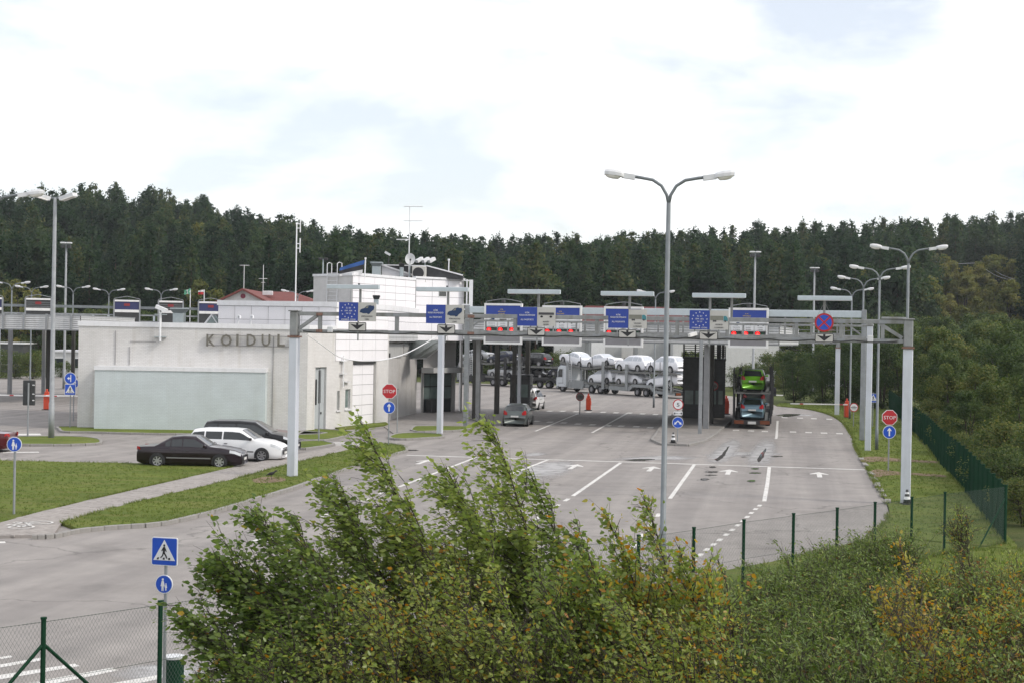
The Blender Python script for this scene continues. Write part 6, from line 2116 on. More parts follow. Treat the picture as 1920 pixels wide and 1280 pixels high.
def car_geometry(kind):
    if kind in CAR_CACHE:
        return CAR_CACHE[kind]
    L, W, H, top, belt, cab, clear, wr, axles = CARS[kind]
    tx, tz = [p[0] for p in top], [p[1] for p in top]
    def ztop(u):
        return float(np.interp(u, tx, tz)) * H
    def zbelt(u):
        return (belt[0] + (belt[1] - belt[0]) * u) * H
    def half(u):                                             # plan outline
        e = 1.0
        if u < .16:
            e = 1 - .16 * ((.16 - u) / .16) ** 2
        if u > .78:
            e = 1 - .26 * ((u - .78) / .22) ** 2
        return W / 2 * e
    def zlow(u):
        z = clear
        if u < .06:
            z += .10 * (1 - u / .06)
        if u > .95:
            z += .05 * (u - .95) / .05
        return z
    def section(u):
        w, zt, zb, zf = half(u), ztop(u), zbelt(u), zlow(u)
        zs = min(zb, zt - .015)
        over = max(0.0, zt - zb)
        tumble = .40 * over
        wr_ = w * .965 - tumble
        crown = .035 * w if over < .05 else .02
        pts = [(w * .80, zf), (w * .945, zf + .04), (w * .985, zf + (zs - zf) * .35), (w, zf + (zs - zf) * .62), (w * .992, zf + (zs - zf) * .82), (w * .965, zs)]
        e = min(.07, over * .25)
        pts += [(wr_ + .025 if over > .05 else w * .94, max(zs, zt - e)), (wr_ - .06 if over > .05 else w * .84, zt - .008), (wr_ * .55 if over > .05 else w * .5, zt + crown * .8), (0, zt + crown)]
        return pts
    us = sorted(set([0, .005, .015, .03, .05, .08, .11, .15, .2, .25, .3, .35, .4, .45, .5, .55, .6, .65, .7, .74, .78, .82, .86, .9, .93, .96, .98, .99, 1.0] + tx + list(cab)))
    n = 10
    mb = MB()
    vs = []
    for u in us:
        s = section(u)
        x = (u - .5) * L
        vs += [(x, -y, z) for y, z in s] + [(x, y, z) for y, z in reversed(s[:-1])]
    m = 2 * n - 1
    fs = []
    for i in range(len(us) - 1):
        for k in range(m - 1):
            fs.append((i * m + k, (i + 1) * m + k, (i + 1) * m + k + 1, i * m + k + 1))
        fs.append((i * m + m - 1, (i + 1) * m + m - 1, (i + 1) * m, i * m))
    fs += [tuple(range(m - 1, -1, -1)), tuple(range((len(us) - 1) * m, len(us) * m))]
    mb.add(vs, fs)
    g = dict(L=L, W=W, H=H, half=half, ztop=ztop, zbelt=zbelt, section=section, us=us, cab=cab, clear=clear, wr=wr, axles=axles, body=mb)
    # strips of the skin
    def side_pt(u, v, sgn, off):
        """v 0 at belt .. 1 at roof edge"""
        s = section(u)
        a, b = s[5], s[6]
        y, z = a[0] + (b[0] - a[0]) * v, a[1] + (b[1] - a[1]) * v
        return ((u - .5) * L, sgn * (y + off), z + off * .25)
    def top_pt(u, v, off):
        """v -1..1 across the top of the skin"""
        s = section(u)
        a, c, d, e = s[7], s[8], s[9], s[6]
        y = abs(v) * a[0]
        z = float(np.interp(y, [0, c[0], a[0]], [d[1], c[1], a[1]]))
        # normal in the side plane
        du = .01
        s2 = section(min(1, u + du))
        sl = (s2[9][1] - d[1]) / (du * L)
        nx, nz = -sl, 1.0
        q = hypot(nx, nz)
        return ((u - .5) * L + off * nx / q, (1 if v > 0 else -1) * y, z + off * nz / q)
    def strip(u0, u1, f, nu, nv, v0, v1):
        m_ = MB()
        vs_ = [f(u0 + (u1 - u0) * i / nu, v0 + (v1 - v0) * j / nv) for i in range(nu + 1) for j in range(nv + 1)]
        m_.add(vs_, [(i * (nv + 1) + j, (i + 1) * (nv + 1) + j, (i + 1) * (nv + 1) + j + 1, i * (nv + 1) + j + 1) for i in range(nu) for j in range(nv)])
        return m_
    c0, c1, c2, c3 = cab
    g['windscreen'] = strip(c2 + .006, c3 - .012, lambda u, v: top_pt(u, v, .012), 5, 6, -.97, .97)
    g['rear_window'] = strip(c0 + .012, c1 - .006, lambda u, v: top_pt(u, v, .012), 5, 6, -.92, .92)
    # side windows: cut the band between glass feet by pillars
    def band(u0, u1, sgn, trim0=0, trim1=0):
        m_ = MB()
        nu = 7
        vs_ = []
        for i in range(nu + 1):
            u = u0 + (u1 - u0) * i / nu
            lo = .08
            hi = .86
            # slanted ends follow the glass
            top_lim = ztop(u) - .075
            s = section(u)
            a, b = s[5], s[6]
            if b[1] - a[1] < .03:
                hi = lo
            vs_ += [side_pt(u, lo, sgn, .010), side_pt(u, hi, sgn, .010)]
        m_.add(vs_, [(2 * i, 2 * i + 2, 2 * i + 3, 2 * i + 1) for i in range(nu)])
        return m_
    mid = .5 * (c1 + c2)
    a0 = c0 + (c1 - c0) * .55
    a3 = c3 - (c3 - c2) * .28
    if kind in ('estate', 'van', 'suv', 'mpv'):
        cuts = [(a0 + .01, a0 + (c2 - a0) * .27), (a0 + (c2 - a0) * .30, a0 + (c2 - a0) * .63), (a0 + (c2 - a0) * .66, a3)]
    else:
        cuts = [(a0 + .015, a0 + (c2 - a0) * .22), (a0 + (c2 - a0) * .25, a0 + (c2 - a0) * .60), (a0 + (c2 - a0) * .635, a3)]
    g['side_windows'] = [band(u0, u1, sgn) for sgn in (-1, 1) for u0, u1 in cuts]
    # doors: skin between sill and belt, proud by 5 mm
    def door(u0, u1, sgn):
        m_ = MB()
        nu, rows = 5, (1, 2, 3, 4, 5)
        vs_ = []
        for i in range(nu + 1):
            u = u0 + (u1 - u0) * i / nu
            s = section(u)
            for r in rows:
                y, z = s[r]
                if r == 1:
                    y, z = s[1][0] * .5 + s[2][0] * .5, s[1][1] * .6 + s[2][1] * .4
                vs_.append(((u - .5) * L, sgn * (y + .006), z))
        k = len(rows)
        m_.add(vs_, [(i * k + j, (i + 1) * k + j, (i + 1) * k + j + 1, i * k + j + 1) for i in range(nu) for j in range(k - 1)])
        return m_
    dcut = [(max(axles[0] + .085, cuts[1][0] - .01), cuts[1][1] + .012), (cuts[1][1] + .020, cuts[2][1] - .035)]
    g['doors'] = [door(u0, u1, sgn) for sgn in (-1, 1) for u0, u1 in dcut]
    g['seam'] = dcut
    # wheel: tyre, rim with spokes
    ty = MB()
    prof = [(.62, -.095), (.93, -.10), (1.0, -.06), (1.0, .06), (.93, .10), (.62, .095)]
    k = 24
    vs_, fs_ = [], []
    for j in range(k):
        a = 2 * pi * j / k
        for r, y in prof:
            vs_.append((wr * r * cos(a), y, wr * r * sin(a)))
    q = len(prof)
    for j in range(k):
        for i in range(q - 1):
            fs_.append((j * q + i, ((j + 1) % k) * q + i, ((j + 1) % k) * q + i + 1, j * q + i + 1))
    ty.add(vs_, fs_)
    rm = MB()
    rm.plate(disc(0, 0, wr * .60, 20), -.02, .02, 1)
    for j in range(7):
        a = 2 * pi * j / 7
        d0, d1 = wr * .10, wr * .62
        w0 = wr * .085
        ca, sa = cos(a), sin(a)
        for s in (-1, 1):
            pts = [(ca * d0 - sa * w0, sa * d0 + ca * w0), (ca * d0 + sa * w0, sa * d0 - ca * w0), (ca * d1 + sa * w0 * 1.2, sa * d1 - ca * w0 * 1.2), (ca * d1 - sa * w0 * 1.2, sa * d1 + ca * w0 * 1.2)]
            rm.plate(pts, s * .085 - .012, s * .085 + .012, 0)
    for s in (-1, 1):
        vs_ = [(wr * rr * cos(2 * pi * j / 24), s * y, wr * rr * sin(2 * pi * j / 24)) for rr, y in ((.56, .085), (.66, .098)) for j in range(24)]
        rm.add(vs_, [(j, (j + 1) % 24, 24 + (j + 1) % 24, 24 + j) for j in range(24)], 0)
        rm.plate(disc(0, 0, wr * .14, 10), s * .088 - .012, s * .088 + .012, 0)
    g['tyre'], g['rim'] = ty.mesh("tyre", M_TYRE, True), rm.mesh("rim", [M_RIM, M_TRIM])
    # dark wheel arch: a low arc proud of the body
    ar = MB()
    vs_, fs_ = [], []
    for j in range(17):
        a = pi * j / 16
        for rr in (.0, 1.14):
            vs_.append((wr * rr * cos(a), 0, wr * rr * sin(a)))
    for j in range(16):
        fs_.append((2 * j, 2 * j + 1, 2 * j + 3, 2 * j + 2))
    ar.add(vs_, fs_)
    vs_ = [(-wr * 1.14, 0, 0), (wr * 1.14, 0, 0), (wr * 1.12, 0, -wr * .42), (-wr * 1.12, 0, -wr * .42)]
    ar.add(vs_, [(0, 1, 2, 3)])
    g['arch'] = ar.mesh("wheel_arch", M_TRIM)
    CAR_CACHE[kind] = g
    return g
def car(kind, mat, label, loc, rz, group="cars at the border post", wrapped=False, tilt=0.0, dark_rear=False, plate=True, glass=None, name="parked_car", cat="car"):
    g = car_geometry(kind)
    key = (kind, mat.name)
    L, W = g['L'], g['W']
    t = thing(name, label, cat, loc, rz, group)
    t.rotation_euler = (0, tilt, rz)
    def mesh(part, m, smooth=True):
        kk = (kind, part, m.name)
        if kk not in CAR_CACHE:
            p = part.split(":")
            src = g[p[0]] if len(p) == 1 else g[p[0]][int(p[1])]
            CAR_CACHE[kk] = src.mesh(p[0].rstrip("s") if len(p) > 1 else p[0], m, smooth)
        return CAR_CACHE[kk]
    gm = glass or (P_WRAPD if wrapped else M_CARGLASS)
    body = put("body", mesh('body', mat), t)
    put("windscreen", mesh('windscreen', gm), t)
    put("rear_window", mesh('rear_window', gm), t)
    for k in range(6):
        put("side_window", mesh('side_windows:%d' % k, gm), t)
    if not wrapped:
        for k in range(4):
            d = put("door", mesh('doors:%d' % k, mat), t)
            u0, u1 = g['seam'][k % 2]
            sg = -1 if k < 2 else 1
            s = g['section'](u0 + .03)
            hx = ((u0 + .025) - .5) * L
            MB().bbox(hx - .08, hx + .08, min(sg * (s[4][0] + .004), sg * (s[4][0] + .035)), max(sg * (s[4][0] + .004), sg * (s[4][0] + .035)), s[4][1] - .015, s[4][1] + .015, .008).build("handle", M_TRIM if mat is not P_WHITE else M_TRIM, d)
    for ai, u in enumerate(g['axles']):
        w = g['half'](u)
        for sg in (-1, 1):
            x = (u - .5) * L
            wh = put("wheel", None, t, (x, sg * (w - .085), g['wr']))
            put("tyre", g['tyre'], wh)
            put("rim", g['rim'], wh)
            s = g['section'](u)
            put("wheel_arch", g['arch'], t, (x, sg * (w * 1.0 + .004), g['wr']))
    # lights, plates, mirrors, grille
    for sg in (-1, 1):
        u = .945
        s = g['section'](u)
        zt = s[5][1]
        pts = []
        m_ = MB()
        vs_ = []
        for uu in (.885, .93, .965, .985):
            ss = g['section'](uu)
            y, z = ss[5]
            vs_ += [((uu - .5) * L + .012, sg * (y + .008), z - .005), ((uu - .5) * L + .012, sg * (ss[4][0] + .008), z - .13)]
        vs_ += [((.993 - .5) * L + .016, sg * (g['half'](.99) * .62), g['section'](.99)[5][1] - .02), ((.995 - .5) * L + .016, sg * (g['half'](.99) * .62), g['section'](.99)[5][1] - .13)]
        m_.add(vs_, [(2 * i, 2 * i + 1, 2 * i + 3, 2 * i + 2) for i in range(4)])
        m_.build("headlight", M_HEADL if not wrapped else P_WRAPD, t)
        m_ = MB()
        vs_ = []
        zb = g['zbelt'](0)
        hgt = .16 if kind in ('saloon',) else .30
        zl = zb - (.16 if kind == 'saloon' else .20)
        w0 = g['half'](0)
        vs_ = [(-.5 * L - .012, sg * w0 * .70, zl), (-.5 * L - .012, sg * w0 * .70, zl + hgt * .5), (-.5 * L - .010, sg * (w0 * .94), zl), (-.5 * L - .006, sg * (w0 * .93), zl + hgt),
               (-.46 * L, sg * (g['half'](.04) + .010), zl + .02), (-.47 * L, sg * (g['half'](.03) + .006), zl + hgt * .95)]
        m_.add(vs_, [(0, 1, 3, 2), (2, 3, 5, 4)])
        if not wrapped:
            m_.build("tail_light", M_TAILL, t)
            u = g['cab'][3] - .045
            ss = g['section'](u)
            x = (u - .5) * L
            y = sg * (ss[5][0] + .10)
            MB().bbox(x - .07, x + .05, min(y - .10, y + .10), max(y - .10, y + .10), ss[5][1] + .02, ss[5][1] + .15, .03).build("mirror", mat if mat is not P_WHITE else M_TRIM, t)
    if not wrapped:
        zf = g['clear'] + .18
        MB().bbox(.5 * L - .035, .5 * L + .012, -W * .26, W * .26, zf + .02, zf + .20, .01).build("lower_grille", M_TRIM, t)
        MB().bbox(.492 * L - .02, .492 * L + .03, -W * .22, W * .22, g['ztop'](.99) - .13, g['ztop'](.99) - .04, .01).build("grille", M_CHROME if kind in ('saloon',) else M_TRIM, t)
        MB().box(-.5 * L - .018, -.5 * L - .004, -.26, .26, g['zbelt'](0) * .70 - .05, g['zbelt'](0) * .70 + .06).build("number_plate", M_PLATE, t)
        MB().box(.5 * L + .0125, .5 * L + .02, -.26, .26, zf + .05, zf + .16).build("number_plate", M_PLATE, t)
        # dark sill and bumper strips
        for sg in (-1, 1):
            m_ = MB()
            vs_ = []
            for uu in np.linspace(g['axles'][0] + .085, g['axles'][1] - .085, 6):
                ss = g['section'](uu)
                y = ss[2][0] + .012
                z = ss[2][1] + .02
                vs_ += [((uu - .5) * L, sg * y, z), ((uu - .5) * L, sg * (y + .004), z + .05)]
            m_.add(vs_, [(2 * i, 2 * i + 2, 2 * i + 3, 2 * i + 1) for i in range(5)])
            m_.build("side_strip", M_TRIM if kind != 'saloon' else M_MESHGREY, t)
    return t
# ---- parked row on the left
def car_at(px_mid, Y, z=0.0):
    return Vector((XA(px_mid, Y, .3), Y, z))
car('saloon', P_PURPLE, "dark plum saloon car with alloy wheels, nearest of the parked row", car_at(362, 66.0), radians(-1.5))
car('estate', P_WHITE, "white estate car parked between the plum saloon and the black van", car_at(446, 69.9), radians(-5))
car('van', P_BLACK, "long black van parked nearest the pale blue wall", car_at(469, 74.2), radians(-4), name="parked_van", cat="van")
car('saloon', P_RED, "dark red car almost hidden behind the black van and gantry post", car_at(472, 77.9), radians(-3))
car('saloon', P_RED, "red car cut off by the left edge of the photo", Vector((XA(26, 72.5, .3) - 2.36, 72.5, 0)), radians(180))
# ---- lane traffic
car('hatch', P_GREY, "grey hatchback seen from behind beside the dark booth under the canopy", car_at(972, 101.5), radians(82))
car('mpv', P_WHITE, "white high van with red tail light half hidden behind the booth", car_at(996, 124.5), radians(80), name="white_van", cat="van")

# ---- car transporters
M_TRUCK = M("truck_grey", (0.27, 0.285, 0.29), 0.45, 0.2, var=0.06, dirt=0.3)
M_CAB = M("truck_cab_white", (0.56, 0.59, 0.62), 0.4, 0.05, var=0.03, dirt=0.15)
M_DECK = M("truck_deck", (0.17, 0.172, 0.165), 0.6, 0.4, var=0.15, dirt=0.3)
M_BLACKT = M("truck_black", (0.03, 0.03, 0.032), 0.5, 0.2, var=0.15, dirt=0.3)
M_AMBER = M("amber_lamp", (0.17, 0.045, 0.014), 0.3, var=0.1)
def truck_wheel(parent, x, y, r=.48, w=.30):
    wh = put("wheel", None, parent, (x, y, r))
    k = 20
    prof = [(.55, -.5), (.95, -.5), (1, -.38), (1, .38), (.95, .5), (.55, .5)]
    vs, fs = [], []
    for j in range(k):
        a = 2 * pi * j / k
        for rr, yy in prof:
            vs.append((r * rr * cos(a), yy * w, r * rr * sin(a)))
    for j in range(k):
        for i in range(5):
            fs.append((j * 6 + i, ((j + 1) % k) * 6 + i, ((j + 1) % k) * 6 + i + 1, j * 6 + i + 1))
    MB().add(vs, fs).build("tyre", M_TYRE, wh, smooth=True)
    rm = MB()
    for s in (-1, 1):
        rm.plate(disc(0, 0, r * .58, 16), s * w * .36 - .01, s * w * .36 + .01)
        rm.plate(disc(0, 0, r * .22, 12), s * w * .46 - .02, s * w * .46 + .02)
    rm.build("rim", M_MESHGREY, wh)
def transporter(loc, rz, label, mat, cabmat, trailer_only=False):
    """x runs backwards from the cab front at 0 to the trailer end at 19.6; camera side is -y"""
    t = thing("car_transporter", label, "car transporter", loc, rz, "car transporters")
    # cab
    c = MB()
    prof = [(0.05, .55), (0.0, .9), (0.02, 1.75), (0.32, 2.75), (0.75, 2.95), (1.75, 2.95), (1.75, .55)]
    c.plate(prof, -1.22, 1.22)
    cab = c.build("cab", cabmat, t)
    bevel(cab, .06, 2)
    MB().plate([(-.01, 1.78), (.01, 1.70), (.30, 2.68), (.27, 2.70)], -1.08, 1.08).build("windscreen", M_CARGLASS, cab)
    for s in (-1, 1):
        MB().plate([(.42, 1.65), (1.12, 1.65), (1.12, 2.55), (.62, 2.55), (.42, 2.25)], s * 1.235 - .012, s * 1.235 + .012).build("side_window", M_CARGLASS, cab)
        MB().plate([(.30, .95), (1.25, .95), (1.25, 2.62), (1.22, 2.62), (1.22, .98), (.30, .98)], s * 1.228 - .010, s * 1.228 + .010).build("door_seam", M_TRIM, cab)
        MB().bbox(.05, .25, min(s * 1.25, s * 1.5), max(s * 1.25, s * 1.5), 1.6, 2.3, .04).build("mirror", M_TRIM, cab)
        MB().bbox(-.03, .04, min(s * .75, s * 1.15), max(s * .75, s * 1.15), .62, .82, .02).build("headlight", M_HEADL, cab)
    MB().box(-.035, -.005, -.7, .7, .9, 1.5).build("grille", M_TRIM, cab)
    MB().bbox(-.06, .3, -1.23, 1.23, .32, .56, .05).build("bumper", mat, cab)
    # chassis
    MB().bbox(1.7, 8.8, -1.1, 1.1, .62, .98, .03).build("chassis", mat, t)
    sk = MB()
    sk.plate([(2.0, .45), (4.8, .45), (4.9, 1.35), (2.0, 1.42)], -1.24, -1.18)
    sk.plate([(2.0, .45), (4.8, .45), (4.9, 1.35), (2.0, 1.42)], 1.18, 1.24)
    sk.build("side_skirt", mat, t)
    MB().plate([(9.1, .55), (12.4, .48), (13.0, .95), (15.6, .95), (16.3, .42), (19.5, .32), (19.5, .50), (16.5, .75), (15.7, 1.25), (12.9, 1.25), (12.3, .95), (9.1, .95)], -1.24, 1.24).build("trailer_frame", mat, t)
    # decks: two side runners per car level
    def deck(p0, p1, nm):
        d = MB()
        for s in (-1, 1):
            d.bar((p0[0], s * .82, p0[1]), (p1[0], s * .82, p1[1]), .55, .08)
            d.bar((p0[0], s * 1.19, p0[1] + .04), (p1[0], s * 1.19, p1[1] + .04), .08, .22)
        n = int(abs(p1[0] - p0[0]) / 1.1)
        for k in range(n + 1):
            u = k / max(1, n)
            x, z = p0[0] + (p1[0] - p0[0]) * u, p0[1] + (p1[1] - p0[1]) * u
            d.box(x - .05, x + .05, -1.2, 1.2, z - .09, z - .03)
        return d.build(nm, M_DECK, t)
    deck((.6, 3.30), (4.9, 2.62), "upper_deck")
    deck((4.9, 2.62), (9.2, 3.02), "upper_deck")
    deck((9.4, 2.46), (19.6, 2.50), "upper_deck")
    deck((4.6, 1.15), (9.0, .92), "lower_deck")
    deck((9.2, 1.0), (14.6, 1.16), "lower_deck")
    deck((14.6, 1.16), (19.5, .55), "lower_deck")
    # pillars
    for x, w, h in ((2.05, .32, 3.35), (8.15, .42, 3.55), (12.0, .42, 3.35), (18.9, .16, 2.4)):
        for s in (-1, 1):
            MB().bbox(x - w / 2, x + w / 2, s * 1.24 - .07, s * 1.24 + .07, .55, h, .02).build("pillar", mat, t)
    for x, h in ((2.4, 4.3), (4.3, 4.0), (6.3, 4.0), (8.8, 4.0), (15.7, 3.7), (17.2, 3.7)):
        for s in (-1, 1):
            MB().box(x - .025, x + .025, s * 1.24 - .025, s * 1.24 + .025, 2.5, h).build("guard_post", M_TRIM, t)
    ld = MB()
    for x in (2.35, 2.75):
        ld.box(x - .02, x + .02, -1.30, -1.25, 1.2, 3.6)
    for k in range(9):
        ld.box(2.35, 2.75, -1.29, -1.26, 1.4 + k * .26, 1.43 + k * .26)
    ld.build("ladder", M_METALW, t)
    for s in (-1, 1):
        for x in (1.05, 6.1, 7.6, 13.6, 14.95):
            truck_wheel(t, x, s * 1.02, .48 if x < 9 else .44)
    # mudguards
    for s in (-1, 1):
        for x in (1.05, 7.6):
            mg = MB()
            vs = [(x + .62 * cos(pi * k / 10), s * y, .48 + .62 * sin(pi * k / 10)) for k in range(11) for y in (.85, 1.235)]
            mg.add(vs, [(2 * k, 2 * k + 1, 2 * k + 3, 2 * k + 2) for k in range(10)])
            mg.build("mudguard", M_BLACKT, t)
    # rear light bar
    MB().bbox(19.5, 19.62, -1.25, 1.25, .30, .62, .02).build("rear_beam", M_BLACKT, t)
    for s in (-1, 1):
        MB().bbox(19.62, 19.66, min(s * .55, s * 1.2), max(s * .55, s * 1.2), .34, .58, .01).build("tail_light", M_AMBER, t)
    MB().box(19.62, 19.64, -.28, .28, .34, .52).build("number_plate", M_PLATE, t)
    return t
def on_truck(loc, rz, x, z, y=0.0):
    return (loc[0] + cos(rz) * x - sin(rz) * y, loc[1] + sin(rz) * x + cos(rz) * y, z)
# T1: from cab front (left, far) to trailer end (right, near)
T1A = Vector((XA(1058, 168.5, 0.5), 168.5, 0))
T1B = Vector((XA(1288, 152.6, 0.5), 152.6, 0))
rz1 = atan2(T1B.y - T1A.y, T1B.x - T1A.x)
transporter((T1A.x, T1A.y, 0), rz1, "grey car transporter loaded with white wrapped cars beyond the canopy", M_TRUCK, M_CAB)
wrapped = [(2.2, 3.02, 'saloon', pi, -.155, "wrapped white car at upper front of the transporter, over the cab"),
           (6.9, 2.88, 'saloon', 0, -.09, "wrapped white car on the upper deck, second from the cab, nose to the right"),
           (11.9, 2.52, 'suv', pi, 0, "wrapped white tall car on the upper deck, third from the cab"),
           (16.9, 2.54, 'suv', pi, 0, "wrapped white tall car at the upper rear end of the transporter"),
           (7.0, 1.08, 'hatch', pi, .05, "wrapped white car on the lower deck nearest the cab"),
           (11.7, 1.14, 'hatch', 0, -.03, "wrapped white car on the lower deck behind the wide grey pillar"),
           (17.0, .92, 'suv', pi, .123, "wrapped white car at the lower rear end of the transporter")]
for x, z, kind, r, tilt, lab in wrapped:
    wc = car(kind, P_WRAP, lab, on_truck((T1A.x, T1A.y), rz1, x, z), rz1 + r, "wrapped cars on the transporter", wrapped=True, tilt=tilt, name="wrapped_car")
    wc.scale = (1.06, 1.03, 1.06)
# T2: dark one further left behind the columns
T2A = Vector((XA(868, 187.0, .5), 187.0, 0))
T2B = Vector((XA(1052, 176.5, .5), 176.5, 0))
rz2 = atan2(T2B.y - T2A.y, T2B.x - T2A.x)
t2 = transporter((T2A.x, T2A.y, 0), rz2, "dark car transporter behind the columns, left of the wrapped cars", M_BLACKT, M_TRUCK)
for x, z, kind, r, tilt, m, lab in ((2.5, 3.0, 'saloon', 0, -.12, P_SILVER, "silver car on the dark transporter between the two left columns"),
                                    (6.9, 2.88, 'saloon', pi, .09, P_NAVY, "dark blue car high on the dark transporter behind a column"),
                                    (11.8, 2.52, 'suv', pi, 0, P_BLACK, "black tall car high on the dark transporter, seen above the booth"),
                                    (16.9, 1.75, 'saloon', pi, .16, P_NAVY, "dark blue car sloping down the rear of the dark transporter"),
                                    (7.1, 1.08, 'saloon', 0, .0, P_SILVER, "silver car on the lower deck of the dark transporter"),
                                    (12.2, 1.12, 'hatch', 0, 0, P_BLACK, "black car low on the dark transporter behind the booth")):
    car(kind, m, lab, on_truck((T2A.x, T2A.y), rz2, x, z), rz2 + r, "cars on the dark transporter", tilt=tilt, name="carried_car")
# T3: rear view in the right lane
p3 = G(1409.5, 803.5)
rz3 = atan2(-lane_dir.y, -lane_dir.x)
T3o = Vector((p3.x, p3.y, 0)) + lane_dir * 19.6
t3 = transporter((T3o.x, T3o.y, 0), rz3, "dark car transporter seen from behind in the right lane", M_BLACKT, M_TRUCK)
rr_ = MB()
for s in (-1, 1):
    rr_.box(19.35, 19.5, s * 1.27 - .05, s * 1.27 + .05, .4, 4.2 if s < 0 else 4.35)
rr_.build("ramp_post", M_BLACKT, t3)
MB().bbox(17.6, 19.4, 1.15, 1.30, 2.6, 4.3, .03).build("side_frame", M_BLACKT, t3)
for x, z, kind, m, lab in ((17.35, 2.56, 'hatch', P_GREEN, "bright green hatchback on the upper deck of the right lane transporter"),
                           (17.6, .60, 'hatch', P_SKY, "light blue hatchback on the lower deck under the green one"),
                           (12.6, 2.52, 'hatch', P_SILVER, "silver hatchback on the upper deck ahead of the green car"),
                           (12.6, 1.12, 'hatch', P_GREY, "dark grey hatchback on the lower deck ahead of the light blue car")):
    car(kind, m, lab, on_truck((T3o.x, T3o.y), rz3, x, z), rz3 + pi, "cars on the right lane transporter", name="carried_car")

# ---- a crow on the verge
M_CROW = M("black_feathers", (0.016, 0.016, 0.018), 0.6, var=0.2)
p = G(509, 898, .1)
t = thing("crow", "black crow standing on the bare soil of the grass verge by the gantry post", "bird", (p.x, p.y, .105), radians(12))
M_CROWG = M("grey_feathers", (0.06, 0.06, 0.062), 0.7, var=0.2)
st = [(-.21, .16, .012), (-.16, .19, .030), (-.09, .22, .055), (0, .235, .068), (.07, .255, .06), (.12, .29, .045), (.15, .325, .042), (.18, .345, .040), (.205, .345, .026), (.225, .34, .014), (.265, .328, .004)]
vs, fs = [], []
for x, z, r in st:
    vs += [(x, r * .9 * cos(2 * pi * k / 10), z + r * sin(2 * pi * k / 10)) for k in range(10)]
for i in range(len(st) - 1):
    for k in range(10):
        fs.append((i * 10 + k, i * 10 + (k + 1) % 10, (i + 1) * 10 + (k + 1) % 10, (i + 1) * 10 + k))
fs += [tuple(range(9, -1, -1)), tuple(range((len(st) - 1) * 10, len(st) * 10))]
b = MB().add(vs, fs).build("body", M_CROW, t, smooth=True)
MB().add([(-.34, -.03, .13), (-.34, .03, .13), (-.16, .05, .20), (-.16, -.05, .20)], [(0, 1, 2, 3)]).build("tail", M_CROW, t)
for s in (-1, 1):
    MB().add([(.08, s * .055, .26), (-.02, s * .075, .27), (-.24, s * .035, .17), (-.05, s * .07, .19), (.06, s * .062, .21)], [(0, 1, 2, 3, 4)]).build("wing", M_CROW, t)
    MB().tube([(0, s * .03, .18), (-.015, s * .03, .09), (.005, s * .03, .0)], .008, 5).tube([(-.02, s * .03, .006), (.05, s * .035, .006)], .006, 4).build("leg", M_CROWG, t)
# ================================================================== FAR BUILDINGS, FLAGS, WIRES
M_ROOFRED = M("red_tile_roof", (0.15, 0.045, 0.038), 0.8, var=0.15, scale=1.5, bump=0.5, bscale=8)
M_ROOFRED2 = M("dull_red_sheet_roof", (0.13, 0.036, 0.036), 0.6, 0.1, var=0.12)
M_WALLW = M("white_render", (0.56, 0.56, 0.55), 0.8, var=0.05, dirt=0.15)
M_WALLG = M("pale_grey_render", (0.48, 0.48, 0.475), 0.8, var=0.05, dirt=0.15)
M_ROSE = M("emblem_red", (0.20, 0.035, 0.06), 0.6, var=0.1)
# gabled house: gable faces the camera
Yh = 165.0
a, b, c = AT(404, 572, Yh), AT(456, 541, Yh), AT(505, 566, Yh)
h = thing("gabled_house", "white gabled house with red tiled roof behind the panel wall", "house", (b.x, b.y, 0))
k = Yh / FPX
w = 50 * k
ze, zr_ = AT(456, 566, Yh).z, AT(456, 541, Yh).z
gw = MB()
gw.add([(-w, 0, 0), (w, 0, 0), (w, 0, ze), (0, 0, zr_ - .1), (-w, 0, ze)], [(0, 1, 2, 3, 4)])
gw.add([(w, 0, 0), (w, 12, 0), (w, 12, ze), (w, 0, ze)], [(0, 1, 2, 3)])
gw.add([(-w, 0, 0), (-w, 12, 0), (-w, 12, ze), (-w, 0, ze)], [(3, 2, 1, 0)])
gw.build("wall", M_WALLW, h)
for s in (-1, 1):
    e = s * (w + .8)
    zz = ze - .8 * (zr_ - ze) / w
    rf = MB()
    vs = [(0, -.6, zr_), (e, -.6, zz), (e, 12.5, zz), (0, 12.5, zr_)]
    vs = vs + [(x, y, z - .22) for x, y, z in vs]
    rf.add(vs, [(0, 1, 2, 3), (7, 6, 5, 4), (0, 4, 5, 1), (1, 5, 6, 2), (2, 6, 7, 3), (3, 7, 4, 0)])
    rf.build("roof", M_ROOFRED, h)
MB().plate(disc(0, AT(456, 555.5, Yh).z, .28, 14), -.06, -.002).build("emblem", M_ROSE, h)
# wing with roof running to the right
wx0, wx1 = 8 * k, 122 * k
rz0 = AT(500, 566, Yh + 6).z
rz1_ = AT(500, 545, Yh + 6).z
MB().box(wx0, wx1, 6, 14, 0, rz0 - .05).build("wing_wall", M_WALLG, h)
rf = MB()
vs = [(wx0, 5.3, rz0), (wx1 + .6, 5.3, rz0), (wx1 - 3.2, 10, rz1_), (wx0, 10, rz1_), (wx0, 14.7, rz0), (wx1 + .6, 14.7, rz0)]
rf.add(vs, [(0, 1, 2, 3), (3, 2, 5, 4), (1, 5, 2), (0, 3, 4)])
rf.build("wing_roof", M_ROOFRED, h)
